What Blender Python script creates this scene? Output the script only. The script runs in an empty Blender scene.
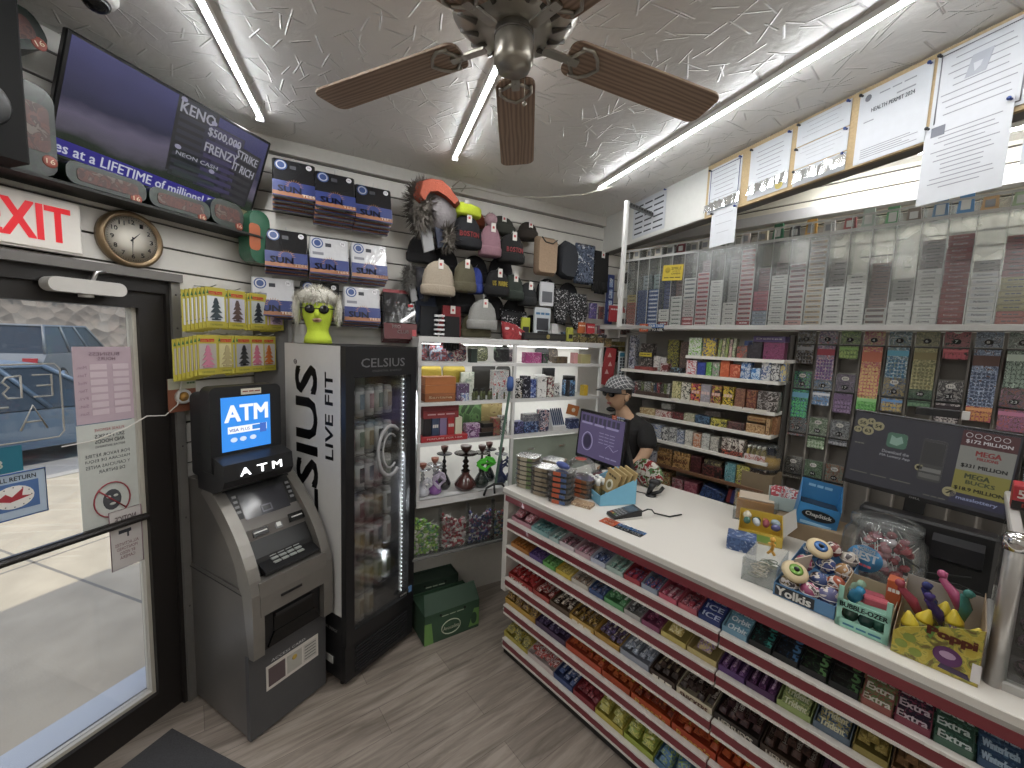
import bpy, math, random
from mathutils import Vector, Matrix
SC = bpy.context.scene
COL = SC.collection
R = random.Random(7)
rad = math.radians
# ---------------------------------------------------------------- camera
cam = bpy.data.cameras.new('camera'); CAM = bpy.data.objects.new('camera', cam); COL.objects.link(CAM)
cam.sensor_fit = 'HORIZONTAL'; cam.sensor_width = 36.0
cam.lens = 415.0 / 1024.0 * 36.0
cam.clip_start = 0.02; cam.clip_end = 300
_p, _r = rad(5.9), rad(2.2)
_F = Vector((0, math.cos(_p), -math.sin(_p))); _R0 = Vector((1, 0, 0)); _U0 = _R0.cross(_F)
_R = _R0 * math.cos(_r) + _U0 * math.sin(_r); _U = -_R0 * math.sin(_r) + _U0 * math.cos(_r)
CAM.matrix_world = Matrix(((_R.x, _U.x, -_F.x, 0), (_R.y, _U.y, -_F.y, 0), (_R.z, _U.z, -_F.z, 1.85), (0, 0, 0, 1)))
SC.camera = CAM
# ---------------------------------------------------------------- world, sun, exposure
w = bpy.data.worlds.new('World'); SC.world = w; w.use_nodes = True
nt = w.node_tree; bg = nt.nodes['Background']
sky = nt.nodes.new('ShaderNodeTexSky'); sky.sky_type = 'NISHITA'; sky.sun_disc = False
sky.sun_elevation = rad(48); sky.sun_rotation = rad(250); sky.dust_density = 2.0
nt.links.new(sky.outputs[0], bg.inputs['Color']); bg.inputs['Strength'].default_value = 0.26
SC.view_settings.view_transform = 'Standard'; SC.view_settings.look = 'None'
SC.view_settings.gamma = 1.0; SC.view_settings.use_curve_mapping = False
SC.view_settings.exposure = 0.12
SC.cycles.max_bounces = 10; SC.cycles.transparent_max_bounces = 12; SC.cycles.diffuse_bounces = 7
SC.cycles.glossy_bounces = 3; SC.cycles.transmission_bounces = 6; SC.cycles.caustics_reflective = False
SC.cycles.caustics_refractive = False; SC.cycles.sample_clamp_indirect = 8.0
def light(name, kind, loc, energy, color=(1, 1, 1), **k):
    l = bpy.data.lights.new(name, kind); l.energy = energy; l.color = color
    for a, b in k.items(): setattr(l, a, b)
    o = bpy.data.objects.new(name, l); COL.objects.link(o); o.location = loc; return o
sun = light('sun', 'SUN', (-6, 0, 8), 3.0, (1.0, .94, .84), angle=rad(0.6))
sun.rotation_euler = Vector((-0.46, 0.13, -1.0)).to_track_quat('-Z', 'Y').to_euler()
# ---------------------------------------------------------------- frames: origin and turn of each wall
class Frame:
    def __init__(s, o, deg):
        s.o = o; s.a = rad(deg); s.X = (math.cos(s.a), math.sin(s.a)); s.Y = (-math.sin(s.a), math.cos(s.a))
    def at(s, u, v, z): return (s.o[0] + s.X[0] * u + s.Y[0] * v, s.o[1] + s.X[1] * u + s.Y[1] * v, z)
FW = Frame((-1.439, 2.303), 71.0)     # street front with the door
HW = Frame((-1.439, 2.303), 30.0)     # back wall with hats
RW = Frame((0.705, 3.54), -48.5)      # wall with tobacco rack
CT = Frame((-.029, 2.351), -48.5)     # counter
HD = Frame((0.705, 3.54), -70.7)      # ceiling header
AT = Frame((-1.115, 1.685), 61.0)     # cash machine
CO = Frame((-.79, 1.977), 58.6)       # drinks cooler
CEIL = 2.88
# ---------------------------------------------------------------- materials
MATS = {}
def _out(m): return m.node_tree.nodes['Principled BSDF']
def mat(name, col, rough=.55, metal=0.0, var=.06, scale=30.0, emit=None, es=1.0, alpha=1.0, coat=0.0, bump=0.0, bscale=60.0, sheen=0):
    if name in MATS: return MATS[name]
    m = bpy.data.materials.new(name); m.use_nodes = True; nt = m.node_tree; b = _out(m)
    b.inputs['Roughness'].default_value = rough; b.inputs['Metallic'].default_value = metal
    if coat: b.inputs['Coat Weight'].default_value = coat
    tc = nt.nodes.new('ShaderNodeTexCoord'); no = nt.nodes.new('ShaderNodeTexNoise'); no.inputs['Scale'].default_value = scale
    no.inputs['Detail'].default_value = 3
    nt.links.new(tc.outputs['Object'], no.inputs['Vector'])
    mx = nt.nodes.new('ShaderNodeMix'); mx.data_type = 'RGBA'
    mx.inputs['A'].default_value = (*[c * (1 - var) for c in col], 1); mx.inputs['B'].default_value = (*[min(1, c * (1 + var)) for c in col], 1)
    nt.links.new(no.outputs['Fac'], mx.inputs['Factor']); nt.links.new(mx.outputs['Result'], b.inputs['Base Color'])
    if emit: b.inputs['Emission Color'].default_value = (*emit, 1); b.inputs['Emission Strength'].default_value = es
    if bump:
        n2 = nt.nodes.new('ShaderNodeTexNoise'); n2.inputs['Scale'].default_value = bscale; nt.links.new(tc.outputs['Object'], n2.inputs['Vector'])
        bp = nt.nodes.new('ShaderNodeBump'); bp.inputs['Strength'].default_value = bump; bp.inputs['Distance'].default_value = .004
        nt.links.new(n2.outputs['Fac'], bp.inputs['Height']); nt.links.new(bp.outputs['Normal'], b.inputs['Normal'])
    MATS[name] = m; return m
def s2l(h):
    v = [int(h[i:i + 2], 16) / 255 for i in (0, 2, 4)]
    g = .3 * v[0] + .59 * v[1] + .11 * v[2]; v = [c * .86 + g * .14 for c in v]
    return tuple((c / 12.92 if c <= .04045 else ((c + .055) / 1.055) ** 2.4) for c in v)
def C(h, rough=.55, **k):
    """plain painted or printed surface of one hex colour"""
    key = 'paint_%s_%d' % (h, int(rough * 100))
    return mat(key, s2l(h), rough, **k)
def pack(*hs, scale=60.0, rough=.4):
    """printed wrapping: patches of the given colours"""
    key = 'print_' + '_'.join(hs) + '_%d' % int(scale)
    if key in MATS: return MATS[key]
    m = bpy.data.materials.new(key); m.use_nodes = True; nt = m.node_tree; b = _out(m); b.inputs['Roughness'].default_value = rough
    tc = nt.nodes.new('ShaderNodeTexCoord'); oi = nt.nodes.new('ShaderNodeObjectInfo')
    ad = nt.nodes.new('ShaderNodeVectorMath'); ad.operation = 'ADD'
    nt.links.new(tc.outputs['Object'], ad.inputs[0]); nt.links.new(oi.outputs['Random'], ad.inputs[1])
    no = nt.nodes.new('ShaderNodeTexNoise'); no.inputs['Scale'].default_value = scale; no.inputs['Detail'].default_value = 2.5
    no.inputs['Distortion'].default_value = 1.2
    nt.links.new(ad.outputs[0], no.inputs['Vector'])
    cr = nt.nodes.new('ShaderNodeValToRGB'); cr.color_ramp.interpolation = 'CONSTANT'
    n = len(hs); e = cr.color_ramp.elements
    e[0].position = 0; e[0].color = (*s2l(hs[0]), 1)
    cuts = {2: [.56], 3: [.5, .6], 4: [.44, .52, .61], 5: [.42, .49, .56, .63]}[n]
    e[1].position = cuts[0]; e[1].color = (*s2l(hs[1]), 1)
    for p, h in zip(cuts[1:], hs[2:]): q = e.new(p); q.color = (*s2l(h), 1)
    nt.links.new(no.outputs['Fac'], cr.inputs['Fac']); nt.links.new(cr.outputs['Color'], b.inputs['Base Color'])
    MATS[key] = m; return m
def thin(name, haze=(.8, .85, .85), h=.12, gloss=.10, rough=.08):
    """clear plastic or glass sheet"""
    if name in MATS: return MATS[name]
    m = bpy.data.materials.new(name); m.use_nodes = True; nt = m.node_tree; nt.nodes.remove(_out(m))
    o = nt.nodes['Material Output']; t = nt.nodes.new('ShaderNodeBsdfTransparent'); d = nt.nodes.new('ShaderNodeBsdfDiffuse'); g = nt.nodes.new('ShaderNodeBsdfGlossy')
    d.inputs['Color'].default_value = (*haze, 1); g.inputs['Roughness'].default_value = rough; t.inputs['Color'].default_value = (.97, .98, .98, 1)
    a = nt.nodes.new('ShaderNodeMixShader'); c = nt.nodes.new('ShaderNodeMixShader')
    fr = nt.nodes.new('ShaderNodeFresnel'); fr.inputs['IOR'].default_value = 1.45
    ml = nt.nodes.new('ShaderNodeMath'); ml.operation = 'MULTIPLY_ADD'; ml.inputs[1].default_value = .6; ml.inputs[2].default_value = gloss * .3
    nt.links.new(fr.outputs[0], ml.inputs[0])
    tcn = nt.nodes.new('ShaderNodeTexCoord'); no = nt.nodes.new('ShaderNodeTexNoise'); no.inputs['Scale'].default_value = 9
    nt.links.new(tcn.outputs['Object'], no.inputs['Vector'])
    mh = nt.nodes.new('ShaderNodeMath'); mh.operation = 'MULTIPLY'; mh.inputs[1].default_value = h * 2
    nt.links.new(no.outputs['Fac'], mh.inputs[0]); nt.links.new(mh.outputs[0], a.inputs[0])
    nt.links.new(t.outputs[0], a.inputs[1]); nt.links.new(d.outputs[0], a.inputs[2])
    nt.links.new(ml.outputs[0], c.inputs[0]); nt.links.new(a.outputs[0], c.inputs[1]); nt.links.new(g.outputs[0], c.inputs[2])
    nt.links.new(c.outputs[0], o.inputs['Surface']); MATS[name] = m; return m
ACR = thin('clear_acrylic', h=.10); GLASS = thin('window_glass', h=.015, gloss=.12, rough=.02); WRAP = thin('clear_wrap', h=.05, gloss=.5, rough=.15)
CLEAR = thin('clear_plastic_tub', h=.05, gloss=.1, rough=.15)
WHITE = C('e6e4de', .5); BLACK = C('141414', .5); GLOSSBLK = C('0c0c0e', .18); DARK = C('2a2a2c', .6); GREY = C('8c8c8c', .5); STEEL = mat('steel', (.62, .62, .62), .3, 1.0)
CHROME = mat('chrome', (.75, .75, .76), .12, 1.0); PAPER = C('c2c6cc', .7); RED = C('c02026', .45); CARD = C('b08c5a', .8); INK = C('3a3c44', .7)
# ---------------------------------------------------------------- mesh builder
_TXT = {}
def textgeo(s, bold):
    k = (s, bold)
    if k in _TXT: return _TXT[k]
    cu = bpy.data.curves.new('t', 'FONT'); cu.body = s; cu.size = 1; cu.resolution_u = 2; cu.offset = bold
    cu.align_x = 'LEFT'; cu.fill_mode = 'FRONT'
    o = bpy.data.objects.new('t', cu); me = bpy.data.meshes.new_from_object(o)
    vs = [(v.co.x, v.co.y) for v in me.vertices]; fs = [tuple(p.vertices) for p in me.polygons]
    bpy.data.objects.remove(o); bpy.data.curves.remove(cu); bpy.data.meshes.remove(me)
    if vs:
        x0 = min(v[0] for v in vs); x1 = max(v[0] for v in vs); y0 = min(v[1] for v in vs); y1 = max(v[1] for v in vs)
        vs = [((x - x0) / max(1e-6, x1 - x0), (y - y0) / max(1e-6, y1 - y0)) for x, y in vs]; asp = (x1 - x0) / max(1e-6, y1 - y0)
    else: asp = 1
    _TXT[k] = (vs, fs, asp); return _TXT[k]
class MB:
    def __init__(s): s.v = []; s.f = []; s.m = []; s.fm = []; s.sm = []; s.T = None
    def add(s, vs, fs, m, smooth=False):
        if s.T is not None: vs = [tuple(s.T @ Vector(p)) for p in vs]
        n = len(s.v); s.v += vs
        if m not in s.m: s.m.append(m)
        k = s.m.index(m)
        for f in fs: s.f.append(tuple(i + n for i in f)); s.fm.append(k); s.sm.append(smooth)
        return s
    def box(s, x0, x1, y0, y1, z0, z1, m, c=0.0):
        if c <= 0:
            v = [(x, y, z) for z in (z0, z1) for y in (y0, y1) for x in (x0, x1)]
            return s.add(v, [(0, 2, 3, 1), (4, 5, 7, 6), (0, 1, 5, 4), (2, 6, 7, 3), (0, 4, 6, 2), (1, 3, 7, 5)], m)
        # box with softened vertical and top edges
        def ring(z, i):
            a = x0 + i; b = x1 - i; p = y0 + i; q = y1 - i
            return [(a + c, p, z), (b - c, p, z), (b, p + c, z), (b, q - c, z), (b - c, q, z), (a + c, q, z), (a, q - c, z), (a, p + c, z)]
        v = ring(z0, 0) + ring(z1 - c, 0) + ring(z1, c * .7)
        f = [tuple(range(7, -1, -1)), tuple(range(16, 24))]
        for k in (0, 8): f += [(k + i, k + (i + 1) % 8, k + 8 + (i + 1) % 8, k + 8 + i) for i in range(8)]
        return s.add(v, f, m)
    def quad(s, a, b, c, d, m): return s.add([a, b, c, d], [(0, 1, 2, 3)], m)
    def prism(s, pts, a0, a1, m, axis='y', smooth=False):
        """extrude outline pts (2D) along axis: y -> pts are (x,z); x -> pts are (y,z); z -> pts are (x,y)"""
        n = len(pts)
        def P(p, a): return (p[0], a, p[1]) if axis == 'y' else ((a, p[0], p[1]) if axis == 'x' else (p[0], p[1], a))
        v = [P(p, a0) for p in pts] + [P(p, a1) for p in pts]
        s.add(v, [tuple(range(n)), tuple(range(2 * n - 1, n - 1, -1))], m)
        return s.add(v, [(i, (i + 1) % n, n + (i + 1) % n, n + i) for i in range(n)], m, smooth)
    def lathe(s, prof, m, n=20, o=(0, 0, 0), sx=1, sy=1, ax=None, smooth=True):
        v = []; f = []
        q = Vector((0, 0, 1)).rotation_difference(Vector(ax)) if ax else None
        for r, z in prof:
            for i in range(n):
                a = 2 * math.pi * i / n; p = Vector((r * math.cos(a) * sx, r * math.sin(a) * sy, z))
                if q: p = q @ p
                v.append((p.x + o[0], p.y + o[1], p.z + o[2]))
        for j in range(len(prof) - 1):
            for i in range(n): f.append((j * n + i, j * n + (i + 1) % n, (j + 1) * n + (i + 1) % n, (j + 1) * n + i))
        if prof[0][0] > 1e-5: f.append(tuple(range(n - 1, -1, -1)))
        if prof[-1][0] > 1e-5: f.append(tuple((len(prof) - 1) * n + i for i in range(n)))
        return s.add(v, f, m, smooth)
    def cyl(s, p0, p1, r, m, n=14, r1=None):
        d = Vector(p1) - Vector(p0); L = d.length
        v = []; q = Vector((0, 0, 1)).rotation_difference(d); r1 = r if r1 is None else r1
        for rr, z in ((r, 0), (r1, L)):
            for i in range(n):
                a = 2 * math.pi * i / n; p = q @ Vector((rr * math.cos(a), rr * math.sin(a), z)) + Vector(p0); v.append(tuple(p))
        s.add(v, [tuple(range(n - 1, -1, -1)), tuple(range(n, 2 * n))], m)
        return s.add(v, [(i, (i + 1) % n, n + (i + 1) % n, n + i) for i in range(n)], m, True)
    def ball(s, c, r, m, n=16, k=10, f=None):
        rx, ry, rz = r if isinstance(r, (tuple, list)) else (r, r, r)
        v = []; fs = []
        for j in range(k + 1):
            t = math.pi * j / k - math.pi / 2
            for i in range(n):
                a = 2 * math.pi * i / n; p = (rx * math.cos(t) * math.cos(a), ry * math.cos(t) * math.sin(a), rz * math.sin(t))
                if f: p = f(p)
                v.append((p[0] + c[0], p[1] + c[1], p[2] + c[2]))
        for j in range(k):
            for i in range(n): fs.append((j * n + i, j * n + (i + 1) % n, (j + 1) * n + (i + 1) % n, (j + 1) * n + i))
        return s.add(v, fs, m, True)
    def tube(s, path, r, m, n=8, closed=False):
        P = [Vector(p) for p in path]; N = len(P); v = []; f = []; up = None
        for k in range(N):
            t = (P[(k + 1) % N] - P[k - 1]) if closed else (P[min(N - 1, k + 1)] - P[max(0, k - 1)])
            t.normalize()
            if up is None: up = Vector((0, 0, 1)) if abs(t.z) < .9 else Vector((1, 0, 0))
            a = t.cross(up); a.normalize(); b = a.cross(t); b.normalize(); up = b
            rr = r[k] if isinstance(r, (list, tuple)) else r
            for i in range(n):
                g = 2 * math.pi * i / n; p = P[k] + a * (rr * math.cos(g)) + b * (rr * math.sin(g)); v.append(tuple(p))
        for k in range(N if closed else N - 1):
            for i in range(n): f.append((k * n + i, k * n + (i + 1) % n, ((k + 1) % N) * n + (i + 1) % n, ((k + 1) % N) * n + i))
        if not closed: f += [tuple(range(n - 1, -1, -1)), tuple((N - 1) * n + i for i in range(n))]
        return s.add(v, f, m, True)
    def text(s, t, x, z, wd, h, m, y=-.001, X=(1, 0, 0), Z=(0, 0, 1), O=None, bold=.0, fit='box'):
        """letters on a plane: lower left corner x,z in the front plane (or O with axes X, Z), box wd by h"""
        if t[0] == '~':   # print too small to read: word-like strokes
            vs = []; fs = []
            for a, b in ((0, .3), (.36, .62), (.68, 1)):
                n = len(vs); vs += [(a, .2), (b, .2), (b, .8), (a, .8)]; fs.append((n, n + 1, n + 2, n + 3))
            asp = 4; bold = 0
        else: vs, fs, asp = textgeo(t, 0)
        if not vs: return s
        if bold:
            b_ = bold * h * .9; X_ = Vector(X); Z_ = Vector(Z); O_ = Vector(O) if O else Vector((0, y, 0))
            for k_, (dx, dz) in enumerate(((1, 1), (-1, 1), (1, -1), (-1, -1), (0, 0))): s.text(t, x, z, wd, h, m, y, X, Z, tuple(O_ + X_ * (dx * b_) + Z_ * (dz * b_ * .5)), 0, fit)
            return s
        if fit == 'h': wd = h * asp * .95
        if fit == 'c': w0 = min(wd, h * asp); x += (wd - w0) / 2; wd = w0
        X = Vector(X); Z = Vector(Z); Og = Vector(O) if O else Vector((0, y, 0))
        return s.add([tuple(Og + X * (x + a * wd) + Z * (z + b * h)) for a, b in vs], fs, m)
    def build(s, name, parent=None, loc=(0, 0, 0), rz=0, label=None, cat=None, group=None, kind=None, rot=None):
        me = bpy.data.meshes.new(name); me.from_pydata(s.v, [], s.f)
        for m in s.m: me.materials.append(m)
        me.polygons.foreach_set('material_index', s.fm); me.polygons.foreach_set('use_smooth', s.sm); me.update()
        o = bpy.data.objects.new(name, me); COL.objects.link(o); o.location = loc; o.rotation_euler = rot or (0, 0, rz)
        if parent: o.parent = parent
        return tag(o, label, cat, group, kind)
def tag(o, label=None, cat=None, group=None, kind=None):
    if label: o['label'] = label
    if cat: o['category'] = cat
    if group: o['group'] = group
    if kind: o['kind'] = kind
    return o
def empty(name, loc, rz=0, label=None, cat=None, group=None, kind=None, rot=None):
    o = bpy.data.objects.new(name, None); COL.objects.link(o); o.empty_display_size = .05
    o.location = loc; o.rotation_euler = rot or (0, 0, rz); return tag(o, label, cat, group, kind)
def kids(o): return [c for c in COL.objects if c.parent == o]
_KID = {}
def dup(root, loc, rz=None, label=None, group=None, rot=None):
    """copy a thing with its parts"""
    if root.name not in _KID: _KID[root.name] = [(c, kids(c)) for c in kids(root)] if root.type == 'EMPTY' else []
    r = root.copy(); COL.objects.link(r); r.location = loc
    if rz is not None: r.rotation_euler = (0, 0, rz)
    if rot is not None: r.rotation_euler = rot
    if label: r['label'] = label
    if group: r['group'] = group
    for c, g in _KID[root.name]:
        d = c.copy(); COL.objects.link(d); d.parent = r
        for e in g: q = e.copy(); COL.objects.link(q); q.parent = d
    return r
def rounded(x0, x1, z0, z1, r, n=4):
    p = []
    for cx, cz, a0 in ((x1 - r, z0 + r, -90), (x1 - r, z1 - r, 0), (x0 + r, z1 - r, 90), (x0 + r, z0 + r, 180)):
        for i in range(n + 1): a = rad(a0 + 90 * i / n); p.append((cx + r * math.cos(a), cz + r * math.sin(a)))
    return p
def disc(mb, x, z, r, m, y=-.001, n=20, t=0):
    return mb.add([(x + r * math.cos(2 * math.pi * i / n), y, z + r * math.sin(2 * math.pi * i / n)) for i in range(n)], [tuple(range(n))], m)
# ================================================================ the setting
def floor_mat():
    m = bpy.data.materials.new('grey_plank_floor'); m.use_nodes = True; nt = m.node_tree; b = _out(m); L = nt.links.new
    tc = nt.nodes.new('ShaderNodeTexCoord'); mp = nt.nodes.new('ShaderNodeMapping'); mp.inputs['Rotation'].default_value = (0, 0, rad(-38))
    L(tc.outputs['Object'], mp.inputs['Vector'])
    br = nt.nodes.new('ShaderNodeTexBrick'); br.offset = .37; br.inputs['Scale'].default_value = 1.0
    br.inputs['Brick Width'].default_value = 1.1; br.inputs['Row Height'].default_value = .17; br.inputs['Mortar Size'].default_value = .0012
    br.inputs['Color1'].default_value = (*s2l('9d9185'), 1); br.inputs['Color2'].default_value = (*s2l('8a7f74'), 1); br.inputs['Mortar'].default_value = (*s2l('6a6058'), 1)
    L(mp.outputs[0], br.inputs['Vector'])
    m2 = nt.nodes.new('ShaderNodeMapping'); m2.inputs['Scale'].default_value = (1.6, 16, 1); L(mp.outputs[0], m2.inputs['Vector'])
    no = nt.nodes.new('ShaderNodeTexNoise'); no.inputs['Scale'].default_value = 1.5; no.inputs['Detail'].default_value = 8; no.inputs['Roughness'].default_value = .65; no.inputs['Distortion'].default_value = .6
    L(m2.outputs[0], no.inputs['Vector'])
    cr = nt.nodes.new('ShaderNodeValToRGB'); cr.color_ramp.elements[0].position = .3; cr.color_ramp.elements[0].color = (.34, .32, .30, 1); cr.color_ramp.elements[1].position = .62; cr.color_ramp.elements[1].color = (1, 1, 1, 1)
    L(no.outputs['Fac'], cr.inputs['Fac'])
    mx = nt.nodes.new('ShaderNodeMix'); mx.data_type = 'RGBA'; mx.blend_type = 'MULTIPLY'; mx.inputs['Factor'].default_value = .9
    L(br.outputs['Color'], mx.inputs['A']); L(cr.outputs['Color'], mx.inputs['B']); L(mx.outputs['Result'], b.inputs['Base Color'])
    b.inputs['Roughness'].default_value = .42
    bp = nt.nodes.new('ShaderNodeBump'); bp.inputs['Strength'].default_value = .25; bp.inputs['Distance'].default_value = .003; L(no.outputs['Fac'], bp.inputs['Height']); L(bp.outputs[0], b.inputs['Normal'])
    return m
def ceil_mat():
    m = bpy.data.materials.new('knife_texture_plaster'); m.use_nodes = True; nt = m.node_tree; b = _out(m); L = nt.links.new
    tc = nt.nodes.new('ShaderNodeTexCoord')
    # short trowel ridges of random direction: stripes turned differently in every cell
    outs = []
    for sc, seed in ((5.5, 0), (7.5, 13.7), (10.0, 31.1)):
        ad = nt.nodes.new('ShaderNodeVectorMath'); ad.operation = 'ADD'; ad.inputs[1].default_value = (seed, seed * .7, 0); L(tc.outputs['Object'], ad.inputs[0])
        vo = nt.nodes.new('ShaderNodeTexVoronoi'); vo.voronoi_dimensions = '2D'; vo.inputs['Scale'].default_value = sc; L(ad.outputs[0], vo.inputs['Vector'])
        # local vector inside the cell
        scl = nt.nodes.new('ShaderNodeVectorMath'); scl.operation = 'SUBTRACT'; L(ad.outputs[0], scl.inputs[0]); L(vo.outputs['Position'], scl.inputs[1])
        sep = nt.nodes.new('ShaderNodeSeparateColor'); L(vo.outputs['Color'], sep.inputs[0])
        an = nt.nodes.new('ShaderNodeMath'); an.operation = 'MULTIPLY'; an.inputs[1].default_value = 6.28; L(sep.outputs[0], an.inputs[0])
        ro = nt.nodes.new('ShaderNodeVectorRotate'); ro.rotation_type = 'Z_AXIS'; L(scl.outputs[0], ro.inputs['Vector']); L(an.outputs[0], ro.inputs['Angle'])
        sx = nt.nodes.new('ShaderNodeSeparateXYZ'); L(ro.outputs[0], sx.inputs[0])
        ab = nt.nodes.new('ShaderNodeMath'); ab.operation = 'ABSOLUTE'; L(sx.outputs[1], ab.inputs[0])
        r1 = nt.nodes.new('ShaderNodeMapRange'); r1.inputs['From Min'].default_value = .0; r1.inputs['From Max'].default_value = .0045; r1.inputs['To Min'].default_value = 1; r1.inputs['To Max'].default_value = 0; L(ab.outputs[0], r1.inputs['Value'])
        ax = nt.nodes.new('ShaderNodeMath'); ax.operation = 'ABSOLUTE'; L(sx.outputs[0], ax.inputs[0])
        r2 = nt.nodes.new('ShaderNodeMapRange'); r2.inputs['From Min'].default_value = .30 / sc; r2.inputs['From Max'].default_value = .42 / sc; r2.inputs['To Min'].default_value = 1; r2.inputs['To Max'].default_value = 0; L(ax.outputs[0], r2.inputs['Value'])
        mu = nt.nodes.new('ShaderNodeMath'); mu.operation = 'MULTIPLY'; L(r1.outputs[0], mu.inputs[0]); L(r2.outputs[0], mu.inputs[1]); outs.append(mu)
    no = nt.nodes.new('ShaderNodeTexNoise'); no.inputs['Scale'].default_value = 9; no.inputs['Detail'].default_value = 5; no.inputs['Distortion'].default_value = 2.5; L(tc.outputs['Object'], no.inputs['Vector'])
    a = nt.nodes.new('ShaderNodeMath'); a.operation = 'MAXIMUM'; L(outs[0].outputs[0], a.inputs[0]); L(outs[1].outputs[0], a.inputs[1])
    a2 = nt.nodes.new('ShaderNodeMath'); a2.operation = 'MAXIMUM'; L(a.outputs[0], a2.inputs[0]); L(outs[2].outputs[0], a2.inputs[1])
    a3 = nt.nodes.new('ShaderNodeMath'); a3.operation = 'MULTIPLY_ADD'; a3.inputs[1].default_value = .55; L(no.outputs['Fac'], a3.inputs[0]); L(a2.outputs[0], a3.inputs[2])
    bp = nt.nodes.new('ShaderNodeBump'); bp.inputs['Strength'].default_value = .8; bp.inputs['Distance'].default_value = .007; L(a3.outputs[0], bp.inputs['Height']); L(bp.outputs[0], b.inputs['Normal'])
    b.inputs['Base Color'].default_value = (*s2l('e2dfda'), 1); b.inputs['Roughness'].default_value = .38
    return m
FLOORM = floor_mat(); CEILM = ceil_mat()
P = lambda f, u, v: f.at(u, v, 0)[:2]
out = [P(FW, 0, 0), P(HW, 2.73, 0), P(RW, 3.6, .25), (3.4, -1.8), P(FW, -4.3, 0)]
mb = MB(); mb.prism(out[::-1], -.12, 0, FLOORM, axis='z'); mb.build('floor', kind='structure')
outw = [P(FW, .25, .25), P(HW, 3.1, .3), P(RW, 3.9, .5), (3.8, -2.1), P(FW, -4.6, .25)]
mb = MB(); mb.prism(outw[::-1], CEIL, CEIL + .35, CEILM, axis='z'); mb.build('ceiling', kind='structure')
SLAT = C('d9d6cf', .42); GROOVE = C('55524e', .6); GWALL = C('cfccc5', .6)
def slats(mb, u0, u1, z0, z1, y=0.0, m=SLAT, pitch=.1):
    z = math.floor(z0 / pitch) * pitch
    while z < z1 - .004:
        a = max(z0, z + .009); b = min(z1, z + pitch)
        if b - a > .004: mb.box(u0, u1, y - .012, y, a, b, m)
        z += pitch
# street front wall
mb = MB()
mb.box(-4.4, -1.52, 0, .14, 0, CEIL, GWALL); mb.box(-1.52, -.40, .0, .14, 2.075, CEIL, GROOVE); mb.box(-.40, .0, 0, .14, 0, CEIL, GROOVE)
slats(mb, -4.4, -.0, 2.08, CEIL); slats(mb, -.385, -.0, 0, 2.08)
mb.build('wall_front', loc=FW.at(0, 0, 0), rz=FW.a, kind='structure')
# back wall
mb = MB(); mb.box(-.02, 2.95, 0, .12, 0, CEIL, GROOVE); slats(mb, 0, 2.72, 1.84, CEIL); mb.box(0, 2.72, -.012, 0, 0, 1.845, C('cfcdc6', .6))
mb.box(.0, .17, -.03, -.012, 0, 2.12, C('6e6c6a', .6)); mb.box(.17, .19, -.04, -.012, 0, 2.12, C('8a8886', .5))
mb.build('wall_back', loc=HW.at(0, 0, 0), rz=HW.a, kind='structure')
mb = MB(); mb.box(0, 2.75, -.03, 0, 2.81, CEIL, GWALL); mb.build('trim_1', loc=HW.at(0, -.012, 0), rz=HW.a, kind='structure')
mb = MB(); mb.box(.8, 2.7, -.02, 0, 0, .09, WHITE); mb.build('baseboard_back', loc=HW.at(0, -.012, 0), rz=HW.a, kind='structure')
# wall behind the rack
PEG = C('8a857e', .65)
mb = MB(); mb.box(-.15, 3.75, 0, .12, 0, 1.98, PEG); mb.box(-.15, 3.75, 0, .12, 1.98, CEIL, GROOVE); slats(mb, -.05, 3.7, 1.98, CEIL, m=C('ebe6d6', .45), pitch=.075)
mb.build('wall_right', loc=RW.at(0, .25, 0), rz=RW.a, kind='structure')
mb = MB(); mb.box(-.1, 3.7, -.08, 0, 2.66, 2.72, C('c9c9cc', .3)); mb.build('trim_2', loc=RW.at(0, .235, 0), rz=RW.a, kind='structure')
# walls behind the viewer
def wallpts(name, a, b):
    d = Vector((b[0] - a[0], b[1] - a[1], 0)); L = d.length; mb = MB(); mb.box(-.1, L + .1, 0, .1, 0, CEIL, GWALL)
    mb.build(name, loc=(a[0], a[1], 0), rz=math.atan2(d.y, d.x), kind='structure')
wallpts('wall_near', P(RW, 3.6, .25), (3.4, -1.8)); wallpts('wall_rear', (3.4, -1.8), P(FW, -4.3, 0))
# header hanging from the ceiling, note board on it
mb = MB(); mb.box(0.0, 3.6, 0, .09, 2.60, CEIL, C('cfcfca', .55)); mb.box(0.0, 3.6, .006, .084, 2.594, 2.60, C('6f6b66', .6))
mb.build('trim_3', loc=HD.at(0, 0, 0), rz=HD.a, kind='structure')
mb = MB(); mb.box(1.135, 3.5, -.018, -.001, 2.585, 2.872, mat('particle_board', s2l('b39a70'), .8, var=.25, scale=120)); BOARD = mb.build('notice_board', loc=HD.at(0, 0, 0), rz=HD.a, label='long tan particle board strip under the ceiling holding papers', cat='notice board')
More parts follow.
